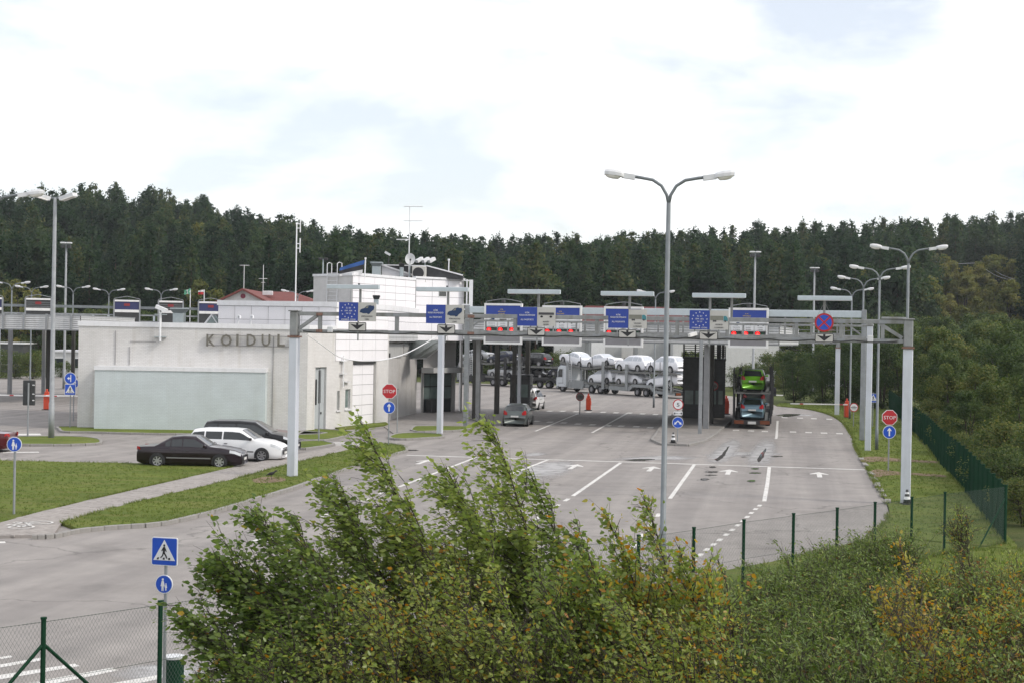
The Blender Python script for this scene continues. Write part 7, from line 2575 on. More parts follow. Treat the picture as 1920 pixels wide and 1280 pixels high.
# skylights
for px in (497, 506):
    q = AT(px, 549, Yh + 7)
    MB().bbox(q.x - b.x - .3, q.x - b.x + .3, 6.9, 7.5, q.z - .3, q.z + .2, .03).build("roof_window", M_LAMPGREY, h)
for px, py, y0 in ((458, 497, Yh + 2), (494, 497, Yh + 9)):
    base = zr_ - .2 if px < 470 else rz1_ - .3
    ag = [(497 + 1, -8, 9, 7)] if px < 470 else [(523, -8, 7, 7), (530, -3, 3, 4)]
    t = aerial(px, py, 550, y0, "thin aerial on the house roof, " + ("above the gable" if px < 470 else "right of the gable"), ag, .035, base)
# long red roofed buildings
def shed(px0, px1, Y, py_ridge, py_eave, label, depth=14, wall=M_WALLW, roof=M_ROOFRED2, hip=3.0, wins=0):
    a, b = AT(px0, py_eave, Y), AT(px1, py_eave, Y)
    a2, b2 = XA(px0, Y, a.z), XA(px1, Y, a.z)
    L = b2 - a2
    ze = AT((px0 + px1) / 2, py_eave, Y).z
    zr = AT((px0 + px1) / 2, py_ridge, Y + depth / 2).z
    t = thing("long_building", label, "building", (a2, Y, 0), 0)
    MB().box(0, L, .6, depth - .6, 0, ze - .02).build("wall", wall, t)
    rf = MB()
    vs = [(-.5, 0, ze), (L + .5, 0, ze), (L - hip, depth / 2, zr), (hip, depth / 2, zr), (-.5, depth, ze), (L + .5, depth, ze)]
    rf.add(vs, [(0, 1, 2, 3), (3, 2, 5, 4), (1, 5, 2), (0, 3, 4), (4, 5, 1, 0)])
    rf.build("roof", roof, t)
    MB().box(-.5, L + .5, -.12, -.01, ze - .02, ze + .22).build("gutter", M_METALW, t)
    for k in range(wins):
        x = (k + .5) * L / wins
        f = MB().box(x - .6, x + .6, .55, .599, ze - 2.2, ze - .9).build("window", M_FRAME, t)
        MB().box(x - .52, x + .52, .53, .549, ze - 2.12, ze - .98).build("pane", M_GLASS, f)
    return t
shed(1440, 1640, 205, 603, 627, "red roofed building with white gutter behind the no stopping sign", 16, M_WALLG, M_ROOFRED2, 6, 9)
shed(1040, 1330, 215, 575, 614, "long red roofed building behind the middle signal boards", 18, M_WALLW, M_ROOFRED2, 5, 12)
shed(930, 1120, 235, 568, 600, "dull red roof behind the leftmost signal board", 16, M_WALLG, M_ROOFRED2, 6, 6)
# pale flat buildings beyond the yard
def block_building(px0, px1, Y, py_top, label, depth, mat, bars=0):
    x0, x1 = XA(px0, Y, 3), XA(px1, Y, 3)
    zt = AT((px0 + px1) / 2, py_top, Y).z
    t = thing("flat_building", label, "building", (x0, Y, 0), 0)
    L = x1 - x0
    MB().box(0, L, 0, depth, 0, zt).build("wall", mat, t)
    MB().box(-.2, L + .2, -.2, depth + .2, zt, zt + .25).build("roof_edge", M_COPING, t)
    for k in range(bars):
        x = .3 + k * (L * .42) / bars
        MB().bbox(x, x + .28, -.25, -.001, 1.2, zt - .1, .02).build("louvre_fin", M_WHITEP, t)
    n = max(2, int(L / 3.2))
    for k in range(n):
        x = (k + .5) * L / n
        f = MB().box(x - .7, x + .7, -.04, -.001, 1.0, 2.4).build("window", M_FRAME, t)
        MB().box(x - .6, x + .6, -.06, -.041, 1.1, 2.3).build("pane", M_GLASS, f)
    return t
block_building(1104, 1165, 206, 640, "pale building with white upright fins behind the wrapped cars", 10, M_GREYWALL, 7)
block_building(1196, 1250, 200, 634, "grey flat building left of the near lamp pole", 8, M_GREYWALL)
block_building(1262, 1460, 196, 634, "white flat roofed hall between the lamp pole and the transporter", 12, M_WALLW)
block_building(2, 44, 205, 645, "small dark kiosk far beyond the left canopy", 5, M_LOUVRE)
block_building(95, 160, 190, 660, "low pale wall building far left of the brick wall", 6, M_WALLW)
# flags of the far side
for px, py, kind in ((357, 542, 'saltire'), (383, 543.5, 'bands')):
    Yf = 172.0
    a = AT(px, py, Yf)
    k = Yf / FPX
    t = thing("flag", ("green and white saltire flag" if kind == 'saltire' else "white over red flag") + " on a pole left of the red roofed house", "flag", (a.x, a.y, 0), 0, "flags")
    MB().tube([(0, 0, 0), (0, 0, a.z)], .05, 6).build("flagpole", M_METALW, t)
    W_, Hh = 11 * k, 9 * k
    if kind == 'saltire':
        cloth("green_cloth", [(0, 0, a.z), (-W_, 0, a.z - 3.2 * k), (-W_, 0, a.z - 3.2 * k - Hh * .8), (0, 0, a.z - Hh)], M_FWHITE, t, .15)
        for s in (0, 1):
            p0 = Vector((0, -.03, a.z - (.2 * k if s else Hh)))
            p1 = Vector((-W_, -.03, a.z - 3.2 * k - (Hh * .8 if s else .2 * k)))
            MB().bar(p0, p1, .05, .22).build("saltire_arm", M_FGREEN, t)
    else:
        cloth("white_band", [(0, 0, a.z), (-W_, 0, a.z - 2 * k), (-W_, 0, a.z - 4.5 * k), (0, 0, a.z - Hh * .45)], M_FWHITE, t, .15)
        cloth("red_band", [(0, 0, a.z - Hh * .46), (-W_, 0, a.z - 4.6 * k), (-W_, 0, a.z - 2 * k - Hh * .8), (0, 0, a.z - Hh)], M_FRED, t, .15)
# power line up the wooded slope
M_WOODP = M("grey_wood_pole", (0.20, 0.185, 0.165), 0.9, var=0.15)
poles = []
for px, py0, py1, Y, lab in ((1733, 482, 520, 330, "left"), (1839, 489, 528, 325, "middle"), (1902, 522, 548, 300, "right")):
    a, b = AT(px, py0, Y), AT(px, py1 + 26, Y)
    t = thing("power_pole", "thin grey power pole on the wooded slope, " + lab + " of the three", "power pole", (a.x, a.y, 0), 0, "power poles")
    MB().tube([(0, 0, min(b.z, hill_height(a.x, a.y))), (0, 0, a.z)], .16, 6).build("pole", M_WOODP, t)
    MB().box(-.9, .9, -.06, .06, a.z - .45, a.z - .30).build("crossarm", M_WOODP, t)
    poles.append(a)
for i, (a, b) in enumerate(zip(poles, poles[1:] + [AT(2050, 560, 260)])):
    mb = MB()
    for d in (-.8, .8):
        pts = []
        for k in range(9):
            u = k / 8
            p = a.lerp(b, u)
            pts.append((p.x + d, p.y, p.z - .3 - 6 * u * (1 - u) * .5))
        mb.tube(pts, .022, 4)
    t = tag(mb.build("power_line", M_LAMPGREY, None), "pair of thin wires sagging " + ("between the left and middle power poles", "between the middle and right power poles", "from the right power pole out of the picture")[i], "power line", "power lines")
# ================================================================== VEGETATION
def np_mesh(name, V, F, mats, attr=None, normals=None, smooth=False):
    """quads (or triangles) from arrays; attr is one number per face"""
    V, F = np.asarray(V, np.float32), np.asarray(F, np.int32)
    k = F.shape[1]
    me = bpy.data.meshes.new(name)
    me.vertices.add(len(V))
    me.vertices.foreach_set("co", V.ravel())
    me.loops.add(F.size)
    me.loops.foreach_set("vertex_index", F.ravel())
    me.polygons.add(len(F))
    me.polygons.foreach_set("loop_start", np.arange(0, F.size, k, dtype=np.int32))
    try:
        me.polygons.foreach_set("loop_total", np.full(len(F), k, np.int32))
    except Exception:
        pass
    for m in (mats if isinstance(mats, (list, tuple)) else [mats]):
        me.materials.append(m)
    if attr is not None:
        a = me.attributes.new("hue", 'FLOAT', 'FACE')
        a.data.foreach_set("value", np.asarray(attr, np.float32))
    if smooth:
        me.polygons.foreach_set("use_smooth", [True] * len(F))
    me.update(calc_edges=True)
    if normals is not None:
        me.polygons.foreach_set("use_smooth", [True] * len(F))
        me.normals_split_custom_set_from_vertices([tuple(x) for x in normals])
    return me
def outward(V, F, axis_z, flat=.6, soft=.72):
    """turn every leaf so that it faces away from the middle of the crown; soft crown normals"""
    cen = V.reshape(-1, 4, 3).mean(1)
    out = cen.copy()
    out[:, 2] = (cen[:, 2] - axis_z) * flat + .35
    out /= np.linalg.norm(out, axis=1, keepdims=True)
    q = V.reshape(-1, 4, 3)
    nrm = np.cross(q[:, 1] - q[:, 0], q[:, 3] - q[:, 0])
    nrm /= np.linalg.norm(nrm, axis=1, keepdims=True) + 1e-9
    flip = (nrm * out).sum(1) < 0
    F = F.copy()
    F[flip] = F[flip][:, ::-1]
    nrm[flip] *= -1
    N = out * soft + nrm * (1 - soft)
    N /= np.linalg.norm(N, axis=1, keepdims=True)
    return F, np.repeat(N, 4, 0)
def leaf_material(name, stops, transl=0.35, rough=0.5, objvar=0.0, spec=0.35):
    m = bpy.data.materials.new(name)
    m.use_nodes = True
    n, l = m.node_tree.nodes, m.node_tree.links
    b = n["Principled BSDF"]
    at = n.new("ShaderNodeAttribute")
    at.attribute_name = "hue"
    rp = n.new("ShaderNodeValToRGB")
    while len(rp.color_ramp.elements) < len(stops):
        rp.color_ramp.elements.new(0.5)
    for e, (p, c) in zip(rp.color_ramp.elements, stops):
        e.position = p
        e.color = c + (1,)
    fac = at.outputs["Fac"]
    if objvar > 0:
        oi = n.new("ShaderNodeObjectInfo")
        ma = n.new("ShaderNodeMath")
        ma.operation = 'MULTIPLY_ADD'
        l.new(oi.outputs["Random"], ma.inputs[0])
        ma.inputs[1].default_value = objvar
        l.new(fac, ma.inputs[2])
        sb = n.new("ShaderNodeMath")
        sb.operation = 'SUBTRACT'
        l.new(ma.outputs[0], sb.inputs[0])
        sb.inputs[1].default_value = objvar * .5
        fac = sb.outputs[0]
    l.new(fac, rp.inputs["Fac"])
    l.new(rp.outputs["Color"], b.inputs["Base Color"])
    b.inputs["Roughness"].default_value = rough
    b.inputs["Specular IOR Level"].default_value = spec
    tr = n.new("ShaderNodeBsdfTranslucent")
    hs = n.new("ShaderNodeHueSaturation")
    hs.inputs["Saturation"].default_value = 1.1
    hs.inputs["Value"].default_value = 1.3
    l.new(rp.outputs["Color"], hs.inputs["Color"])
    l.new(hs.outputs["Color"], tr.inputs["Color"])
    mx = n.new("ShaderNodeMixShader")
    mx.inputs["Fac"].default_value = transl
    l.new(b.outputs["BSDF"], mx.inputs[1])
    l.new(tr.outputs["BSDF"], mx.inputs[2])
    l.new(mx.outputs["Shader"], n["Material Output"].inputs["Surface"])
    return m
M_NEEDLE = leaf_material("pine_needles", [(0.0, (0.012, 0.029, 0.014)), (0.45, (0.026, 0.054, 0.024)), (0.85, (0.056, 0.086, 0.034)), (1.0, (0.100, 0.108, 0.040))], 0.45, 0.7, 0.75, 0.15)
M_BROAD = leaf_material("broad_leaves", [(0.0, (0.030, 0.056, 0.018)), (0.45, (0.072, 0.108, 0.030)), (0.8, (0.128, 0.152, 0.042)), (1.0, (0.195, 0.185, 0.054))], 0.36, 0.6, 0.40, 0.2)
M_LEAF = leaf_material("sapling_leaves", [(0.0, (0.078, 0.135, 0.034)), (0.40, (0.20, 0.265, 0.062)), (0.62, (0.32, 0.365, 0.095)), (0.78, (0.36, 0.30, 0.060)), (0.9, (0.40, 0.24, 0.036)), (1.0, (0.40, 0.165, 0.026))], 0.55, 0.36, 0.0, 0.45)
M_WILLOW = leaf_material("willow_leaves", [(0.0, (0.055, 0.102, 0.022)), (0.45, (0.140, 0.200, 0.046)), (0.75, (0.240, 0.270, 0.068)), (0.9, (0.19, 0.12, 0.03)), (1.0, (0.17, 0.07, 0.025))], 0.30, 0.5, 0.0, 0.35)
M_PALE = leaf_material("pale_leaves", [(0.0, (0.075, 0.100, 0.028)), (0.5, (0.135, 0.150, 0.040)), (1.0, (0.23, 0.20, 0.055))], 0.4, 0.6, 0.3, 0.2)
M_BARK = M("dark_bark", (0.045, 0.036, 0.028), 0.9, var=0.3, scale=8, bump=0.5)
M_PINEBARK = M("pine_bark", (0.085, 0.055, 0.038), 0.9, var=0.3, scale=3)
M_BIRCH = M("birch_bark", (0.36, 0.34, 0.31), 0.7, var=0.35, scale=14)

def cards(C, size, aspect=0.6, up=0.0, drift=(0, 0, 0), fold=0.0):
    """a small leaf shaped quad at every centre, turned at random; up > 0 lays them flatter"""
    n = len(C)
    d = rng.normal(size=(n, 3)) + np.asarray(drift)
    d[:, 2] *= (1 - up * .7)
    d /= np.linalg.norm(d, axis=1, keepdims=True)
    r = rng.normal(size=(n, 3))
    r[:, 2] += 0.0
    s = np.cross(d, r)
    s /= np.linalg.norm(s, axis=1, keepdims=True)
    L = (size * (0.65 + 0.7 * rng.random(n)))[:, None] if np.isscalar(size) else size[:, None]
    W = L * aspect
    P0 = C - d * L * .5
    P1 = C + s * W * .5 - d * L * .05
    P2 = C + d * L * .5
    P3 = C - s * W * .5 - d * L * .05
    V = np.stack([P0, P1, P2, P3], 1).reshape(-1, 3)
    F = np.arange(4 * n).reshape(-1, 4)
    return V, F

# ------------------------------------------------------------------ conifers on the ridge
def pine_mesh(seed, H=18.0, spruce=False):
    g = np.random.default_rng(seed)
    C, S = [], []
    z0 = H * (.16 if spruce else g.uniform(.34, .48))
    z = z0
    while z < H - .3:
        u = (z - z0) / (H - z0)
        if spruce:
            R = (1 - u) ** .9 * 2.8 + .15
        else:
            R = 2.9 * (1 - u ** 2.4) * (.75 + .25 * sin(u * 9 + seed)) + .25
        nb = max(4, int((6 if spruce else 7) * (R / 2.0) + 2))
        a0 = g.uniform(0, 6.28)
        for b in range(nb):
            if g.random() < .15:
                continue
            a = a0 + b * 6.283 / nb + g.uniform(-.3, .3)
            rr = R * g.uniform(.65, 1.15)
            k = max(2, int(rr / .42))
            for q in range(k):
                t = (q + .8) / k
                zz = z + (-.35 * t * rr * .5 if spruce else .28 * t * rr) + g.uniform(-.25, .25)
                m = 3 if t > .4 else 2
                for _ in range(m):
                    C.append((cos(a) * rr * t + g.normal() * .22, sin(a) * rr * t + g.normal() * .22, zz + g.normal() * .16))
                    S.append(.78 if t > .5 else .62)
        z += (.62 if spruce else .72) * g.uniform(.8, 1.2)
    for q in range(10):
        C.append((g.normal() * .12, g.normal() * .12, H - .1 * q + .3))
        S.append(.5)
    C, S = np.array(C), np.array(S) * g.uniform(.8, 1.2, len(S))
    C = np.concatenate([C, C + g.normal(size=C.shape) * .22, C + g.normal(size=C.shape) * .3])
    S = np.concatenate([S, S, S]) * .78
    V, F = cards(C, S, .6, .45)
    F, NN = outward(V, F, H * .5, .5, .9)
    hue = np.clip(.25 + .5 * g.random(len(F)), 0, .95)
    crown = np_mesh("crown", V, F, M_NEEDLE, hue, NN)
    tk = MB().tube([(0, 0, -1.5), (0.05, 0, H * .5), (0, 0, H * .95)], [.20, .14, .03], 6).mesh("trunk", M_PINEBARK, True)
    return tk, crown
PINES = [pine_mesh(11 + k, spruce=(k in (2, 5))) for k in range(7)]
def broad_mesh(seed, H=9.0, R=3.0, n=3600, leaf=.30, base=.16, stems=3, mat=None, hue0=.2, hue1=.75, holes=.5):
    """leafy tree: stems with limbs and a crown of leaf clumps on every limb"""
    g = np.random.default_rng(seed)
    lobes = []
    tk = MB()
    for s in range(stems):
        a = s * 6.283 / stems + g.uniform(-.5, .5)
        lean = R * .35 * (1 if stems > 1 else .1)
        top = Vector((cos(a) * lean, sin(a) * lean, H * g.uniform(.78, .95)))
        mid = Vector((top.x * .45, top.y * .45, H * .45))
        tk.tube([(top.x * .05, top.y * .05, -.3), mid, top], [.035 * H / stems ** .5 * .45, .018 * H * .5, .01], 6)
        nl = 9
        for q in range(nl):
            t = base + (1 - base) * (q + .5) / nl
            p = mid * (t / .45) if t < .45 else mid.lerp(top, (t - .45) / .55)
            b = g.uniform(0, 6.283)
            ln = R * (.95 * sin(min(1, t * 1.15) * pi) ** .6 + .12) * g.uniform(.5, 1.0)
            e = p + Vector((cos(b) * ln, sin(b) * ln, ln * g.uniform(.05, .55)))
            tk.tube([p, p.lerp(e, .5) + Vector((0, 0, .1)), e], [.03, .02, .008], 4, caps=False)
            lobes.append((e, R * g.uniform(.20, .34)))
            lobes.append((p.lerp(e, .6), R * g.uniform(.20, .32)))
        lobes.append((top, R * .25))
    wts = np.array([r ** 2 for _, r in lobes])
    idx = g.choice(len(lobes), n, p=wts / wts.sum())
    P = np.array([tuple(c) for c, _ in lobes])[idx]
    rr = np.array([r for _, r in lobes])[idx]
    d = g.normal(size=(n, 3))
    d /= np.linalg.norm(d, axis=1, keepdims=True)
    d[:, 2] *= .8
    C = P + d * (rr * g.random(n) ** .45)[:, None]
    C = C[C[:, 2] > H * .03]
    V, F = cards(C, leaf, .62, .3)
    F, NN = outward(V, F, H * .4, .6, .5)
    lob_h = g.uniform(-.28, .24, len(lobes))[idx][:len(C)]
    hue = np.clip(hue0 + (hue1 - hue0) * g.random(len(C)) + lob_h, 0, 1)
    return tk.mesh("trunk", M_BARK, True), np_mesh("crown", V, F, mat or M_BROAD, hue, NN)
def plant(mesh, name, label, cat, loc, rz=0.0, sc=1.0, group=None, szz=None):
    t = thing(name, label, cat, loc, rz, group)
    t.scale = (sc, sc, szz or sc)
    put("trunk", mesh[0], t)
    put("crown", mesh[1], t)
    return t

def forest():
    spots = []
    y = 218.0
    while y < 428:
        half = y * .372 + 8
        x = -half
        step = 4.3 if y < 300 else 4.6
        while x < half:
            xx, yy = x + random.uniform(-1.9, 1.9), y + random.uniform(-1.9, 1.9)
            x += step
            b = xx / yy * FPX + 960
            # clearing of the power line and the low birch patch at the right
            if 1735 < b < 1915 and 228 < yy < 345:
                continue
            # the foot of the right slope is leafy
            edge = 218 + 8 * sin(xx * .07) + (22 if b > 1500 else 0)
            if yy < edge:
                continue
            spots.append((xx, yy, hill_height(xx, yy)))
        y += 4.4
    # visible size: nearest and skyline first
    spots.sort(key=lambda s: s[1])
    # bulk of the front rows are single trees
    single = spots[:285]
    rest = spots[285:]
    for x, y, z in single:
        k = random.choice((0, 0, 1, 2, 3, 4, 5, 6))
        plant(PINES[k], "pine_tree", "dark conifer at the front edge of the wooded ridge", "tree", (x, y, z - .1), random.uniform(0, 6.28), random.uniform(.62, 1.2), "conifers along the forest edge")
    # the wood behind them reads as one mass: points that carry the same tree meshes
    V = np.array(rest, np.float32)
    me = bpy.data.meshes.new("forest")
    me.vertices.add(len(V))
    me.vertices.foreach_set("co", V.ravel())
    for nm, lo, hi, typ in (("spin", 0, 6.28, 'FLOAT'), ("size", .64, 1.20, 'FLOAT'), ("pick", 0, len(PINES) - .001, 'FLOAT')):
        a = me.attributes.new(nm, typ, 'POINT')
        a.data.foreach_set("value", rng.uniform(lo, hi, len(V)).astype(np.float32))
    o = bpy.data.objects.new("forest", me)
    COL.objects.link(o)
    struct(o, "stuff")
    o["label"] = "dark mass of conifers covering the ridge behind the border post"
    ng = bpy.data.node_groups.new("forest_trees", 'GeometryNodeTree')
    ng.interface.new_socket(name="Geometry", in_out='INPUT', socket_type='NodeSocketGeometry')
    ng.interface.new_socket(name="Geometry", in_out='OUTPUT', socket_type='NodeSocketGeometry')
    N, Lk = ng.nodes, ng.links
    gi, go = N.new("NodeGroupInput"), N.new("NodeGroupOutput")
    join = N.new("GeometryNodeJoinGeometry")
    def attr(nm):
        a = N.new("GeometryNodeInputNamedAttribute")
        a.data_type = 'FLOAT'
        a.inputs["Name"].default_value = nm
        return a.outputs["Attribute"]
    src = {}
    for t in SC.objects:
        if t.type == 'MESH' and t.name.startswith(("crown", "trunk")):
            src.setdefault(t.data.name, t)
    fl = N.new("ShaderNodeMath")
    fl.operation = 'FLOOR'
    Lk.new(attr("pick"), fl.inputs[0])
    for k, (tk, cr) in enumerate(PINES):
        if cr.name not in src:
            continue
        cmp_ = N.new("FunctionNodeCompare")
        cmp_.data_type = 'FLOAT'
        cmp_.operation = 'EQUAL'
        Lk.new(fl.outputs[0], cmp_.inputs[0])
        cmp_.inputs[1].default_value = float(k)
        cmp_.inputs["Epsilon"].default_value = .1
        for me_ in (tk, cr):
            oi = N.new("GeometryNodeObjectInfo")
            oi.transform_space = 'ORIGINAL'
            oi.inputs["Object"].default_value = src[me_.name]
            oi.inputs["As Instance"].default_value = True
            ip = N.new("GeometryNodeInstanceOnPoints")
            Lk.new(gi.outputs[0], ip.inputs["Points"])
            Lk.new(cmp_.outputs[0], ip.inputs["Selection"])
            Lk.new(oi.outputs["Geometry"], ip.inputs["Instance"])
            cx = N.new("ShaderNodeCombineXYZ")
            Lk.new(attr("spin"), cx.inputs["Z"])
            Lk.new(cx.outputs[0], ip.inputs["Rotation"])
            Lk.new(attr("size"), ip.inputs["Scale"])
            Lk.new(ip.outputs["Instances"], join.inputs[0])
    Lk.new(join.outputs[0], go.inputs[0])
    md = o.modifiers.new("trees", 'NODES')
    md.node_group = ng
forest()

# ------------------------------------------------------------------ leafy trees in the middle distance
BROAD = [broad_mesh(31 + k, 9.0, 3.1, 7600, .23, .10, 3, hue0=.12 + .04 * (k % 3), hue1=.62 + .05 * (k % 3)) for k in range(5)]
BUSH = [broad_mesh(51 + k, 4.2, 2.5, 5200, .16, .04, 5, hue0=.25, hue1=.85) for k in range(3)]
DARKB = [broad_mesh(61 + k, 11.0, 4.4, 10000, .27, .0, 4, hue0=.0, hue1=.45) for k in range(2)]
PALEB = [broad_mesh(71 + k, 10.0, 2.6, 4200, .30, .12, 2, mat=M_PALE, hue0=.2, hue1=.9) for k in range(2)]
G_TH = "leafy trees and bushes beyond the right fence"
L_TH = "leafy green tree in the thicket beyond the long right fence"
def tree_px(ms, px, Y, py_top, label, group, name="leafy_tree", cat="tree", z0=None):
    x = XA(px, Y, 3)
    z = hill_height(x, Y) if z0 is None else z0
    zt = AT(px, py_top, Y).z
    if group == G_TH and Y < 140:                              # keep the crowns clear of the fence
        fx = float(np.interp(Y, [44.6, 61.7, 75.7, 87, 135], [14.95, 18.9, 21.9, 24.5, 34.5]))
        x = max(x, fx + (1.0 if ms is BUSH else 2.4) * max(.6, (zt - z) / 9.0 * (2.1 if ms is BUSH else 1.3)) + .5)
    H = {id(BROAD): 9.0, id(BUSH): 4.2, id(DARKB): 11.0, id(PALEB): 10.0}[id(ms)]
    return plant(random.choice(ms), name, label, cat, (x, Y, z - .1), random.uniform(0, 6.28), (zt - z) / H * .97, group)
for px, Y, py in ((1490, 150, 650), (1545, 146, 640), (1590, 143, 628), (1628, 141, 632), (1655, 136, 622), (1520, 168, 655),
                  (1672, 128, 600), (1690, 140, 590), (1735, 132, 597), (1770, 122, 592), (1812, 126, 600), (1850, 134, 590), (1888, 120, 600), (1930, 125, 590)):
    tree_px(DARKB if px < 1660 else BROAD, px, Y, py, "leafy tree in the far row beyond the right fence" if px >= 1660 else "dark dense tree where the road bends out of sight", G_TH if px >= 1660 else "dark trees at the road bend")
for px, Y, py in ((1700, 108, 640), (1745, 98, 668), (1790, 100, 650), (1835, 92, 662), (1905, 96, 640), (1965, 90, 640), (1725, 116, 655), (1770, 110, 640)):
    tree_px(BROAD, px, Y, py, "leafy tree halfway into the thicket beyond the right fence", G_TH)
for px, Y, py, w in ((1815, 80, 715, "third"), (1870, 74, 700, "second"), (1925, 70, 690, "nearest"), (1760, 88, 745, "fifth"), (1795, 84, 750, "fourth")):
    tree_px(BROAD, px, Y, py, "large leafy tree close behind the right fence, " + w + " along it", G_TH)
tree_px(DARKB, 1880, 104, 632, "very dark round tree at the right photo edge above the thicket", G_TH)
tree_px(DARKB, 1935, 110, 622, "dark broad tree cut by the right photo edge", G_TH)
tree_px(DARKB, 1612, 150, 622, "dark dense tree behind the white far gantry post", G_TH)
for px, Y, py in ((1735, 78, 800), (1780, 72, 812), (1815, 66, 822), (1845, 62, 830), (1885, 58, 822), (1915, 56, 836), (1700, 92, 760), (1860, 66, 790), (1905, 64, 775), (1940, 60, 780), (1768, 82, 775), (1715, 98, 735), (1880, 52, 890), (1920, 50, 880)):
    tree_px(BUSH, px, Y, py, "low leafy bush under the trees beyond the right fence", G_TH, "bush", "bush")
for px, Y, py in ((1008, 205, 646), (1045, 202, 655), (1075, 206, 652), (1115, 200, 668), (1290, 190, 648), (1315, 187, 645), (1390, 182, 678), (1424, 184, 672), (1452, 178, 655), (1472, 172, 650), (945, 206, 650), (1240, 196, 676), (1160, 198, 676), (1500, 182, 652), (900, 206, 652)):
    tree_px(BUSH if py > 650 else BROAD, px, Y, py, "yellowish green bush beyond the far yard edge", "bushes beyond the yard", "bush", "bush")
for px, Y, py in ((28, 180, 655), (62, 178, 652), (95, 184, 668), (-5, 178, 650), (120, 186, 672)):
    tree_px(BUSH, px, Y, py, "green bush seen under the left canopy", "bushes under the left canopy", "bush", "bush")
tree_px(PALEB, 45, 212, 502, "yellow green tree standing before the dark forest at far left", "pale trees on the ridge")
tree_px(PALEB, 388, 222, 502, "yellow green young tree left of the red roofed house", "pale trees on the ridge")
tree_px(PALEB, 356, 300, 392, "single yellow crowned tree high on the left ridge", "pale trees on the ridge")
for px, Y, py in ((1755, 318, 468), (1775, 322, 460), (1822, 316, 470), (1840, 322, 463), (1862, 318, 460), (1885, 320, 462), (1905, 315, 470), (1925, 318, 468), (1800, 300, 500), (1870, 300, 500), (1850, 290, 520), (1900, 292, 515), (1750, 295, 505), (1780, 270, 535), (1835, 265, 540), (1890, 262, 540), (1760, 250, 555), (1815, 246, 556), (1870, 244, 558)):
    tree_px(PALEB, px, Y, py, "yellow green birch in the patch around the power poles", "birches on the right slope")
# far side hedge along the right foot of the ridge
for k in range(34):
    px = 1490 + k * 13.5
    Y = 205 + 10 * sin(k * 1.7)
    tree_px(BROAD, px, Y, 588 + 12 * sin(k * 2.3), "leafy tree along the foot of the right slope", "trees at the foot of the ridge")
for k in range(26):
    px = (40 + k * 73 + (k * 37) % 29)
    Y = 240 + (k * 53) % 110
    if hill_height(XA(px, Y, 10), Y) > 0:
        x_ = XA(px, Y, 10)
        z_ = hill_height(x_, Y)
        plant(random.choice(PALEB), "leafy_tree", "light green leafy tree standing out among the dark conifers", "tree", (x_, Y, z_ + 2.0), random.uniform(0, 6.28), random.uniform(1.25, 1.7), "leafy trees among the conifers")
for k in range(14):
    px = 10 + k * 34
    tree_px(BROAD, px, 214 + 4 * sin(k * 2.1), 566 + 8 * sin(k * 1.9), "leafy tree at the foot of the left forest edge", "trees at the foot of the ridge")

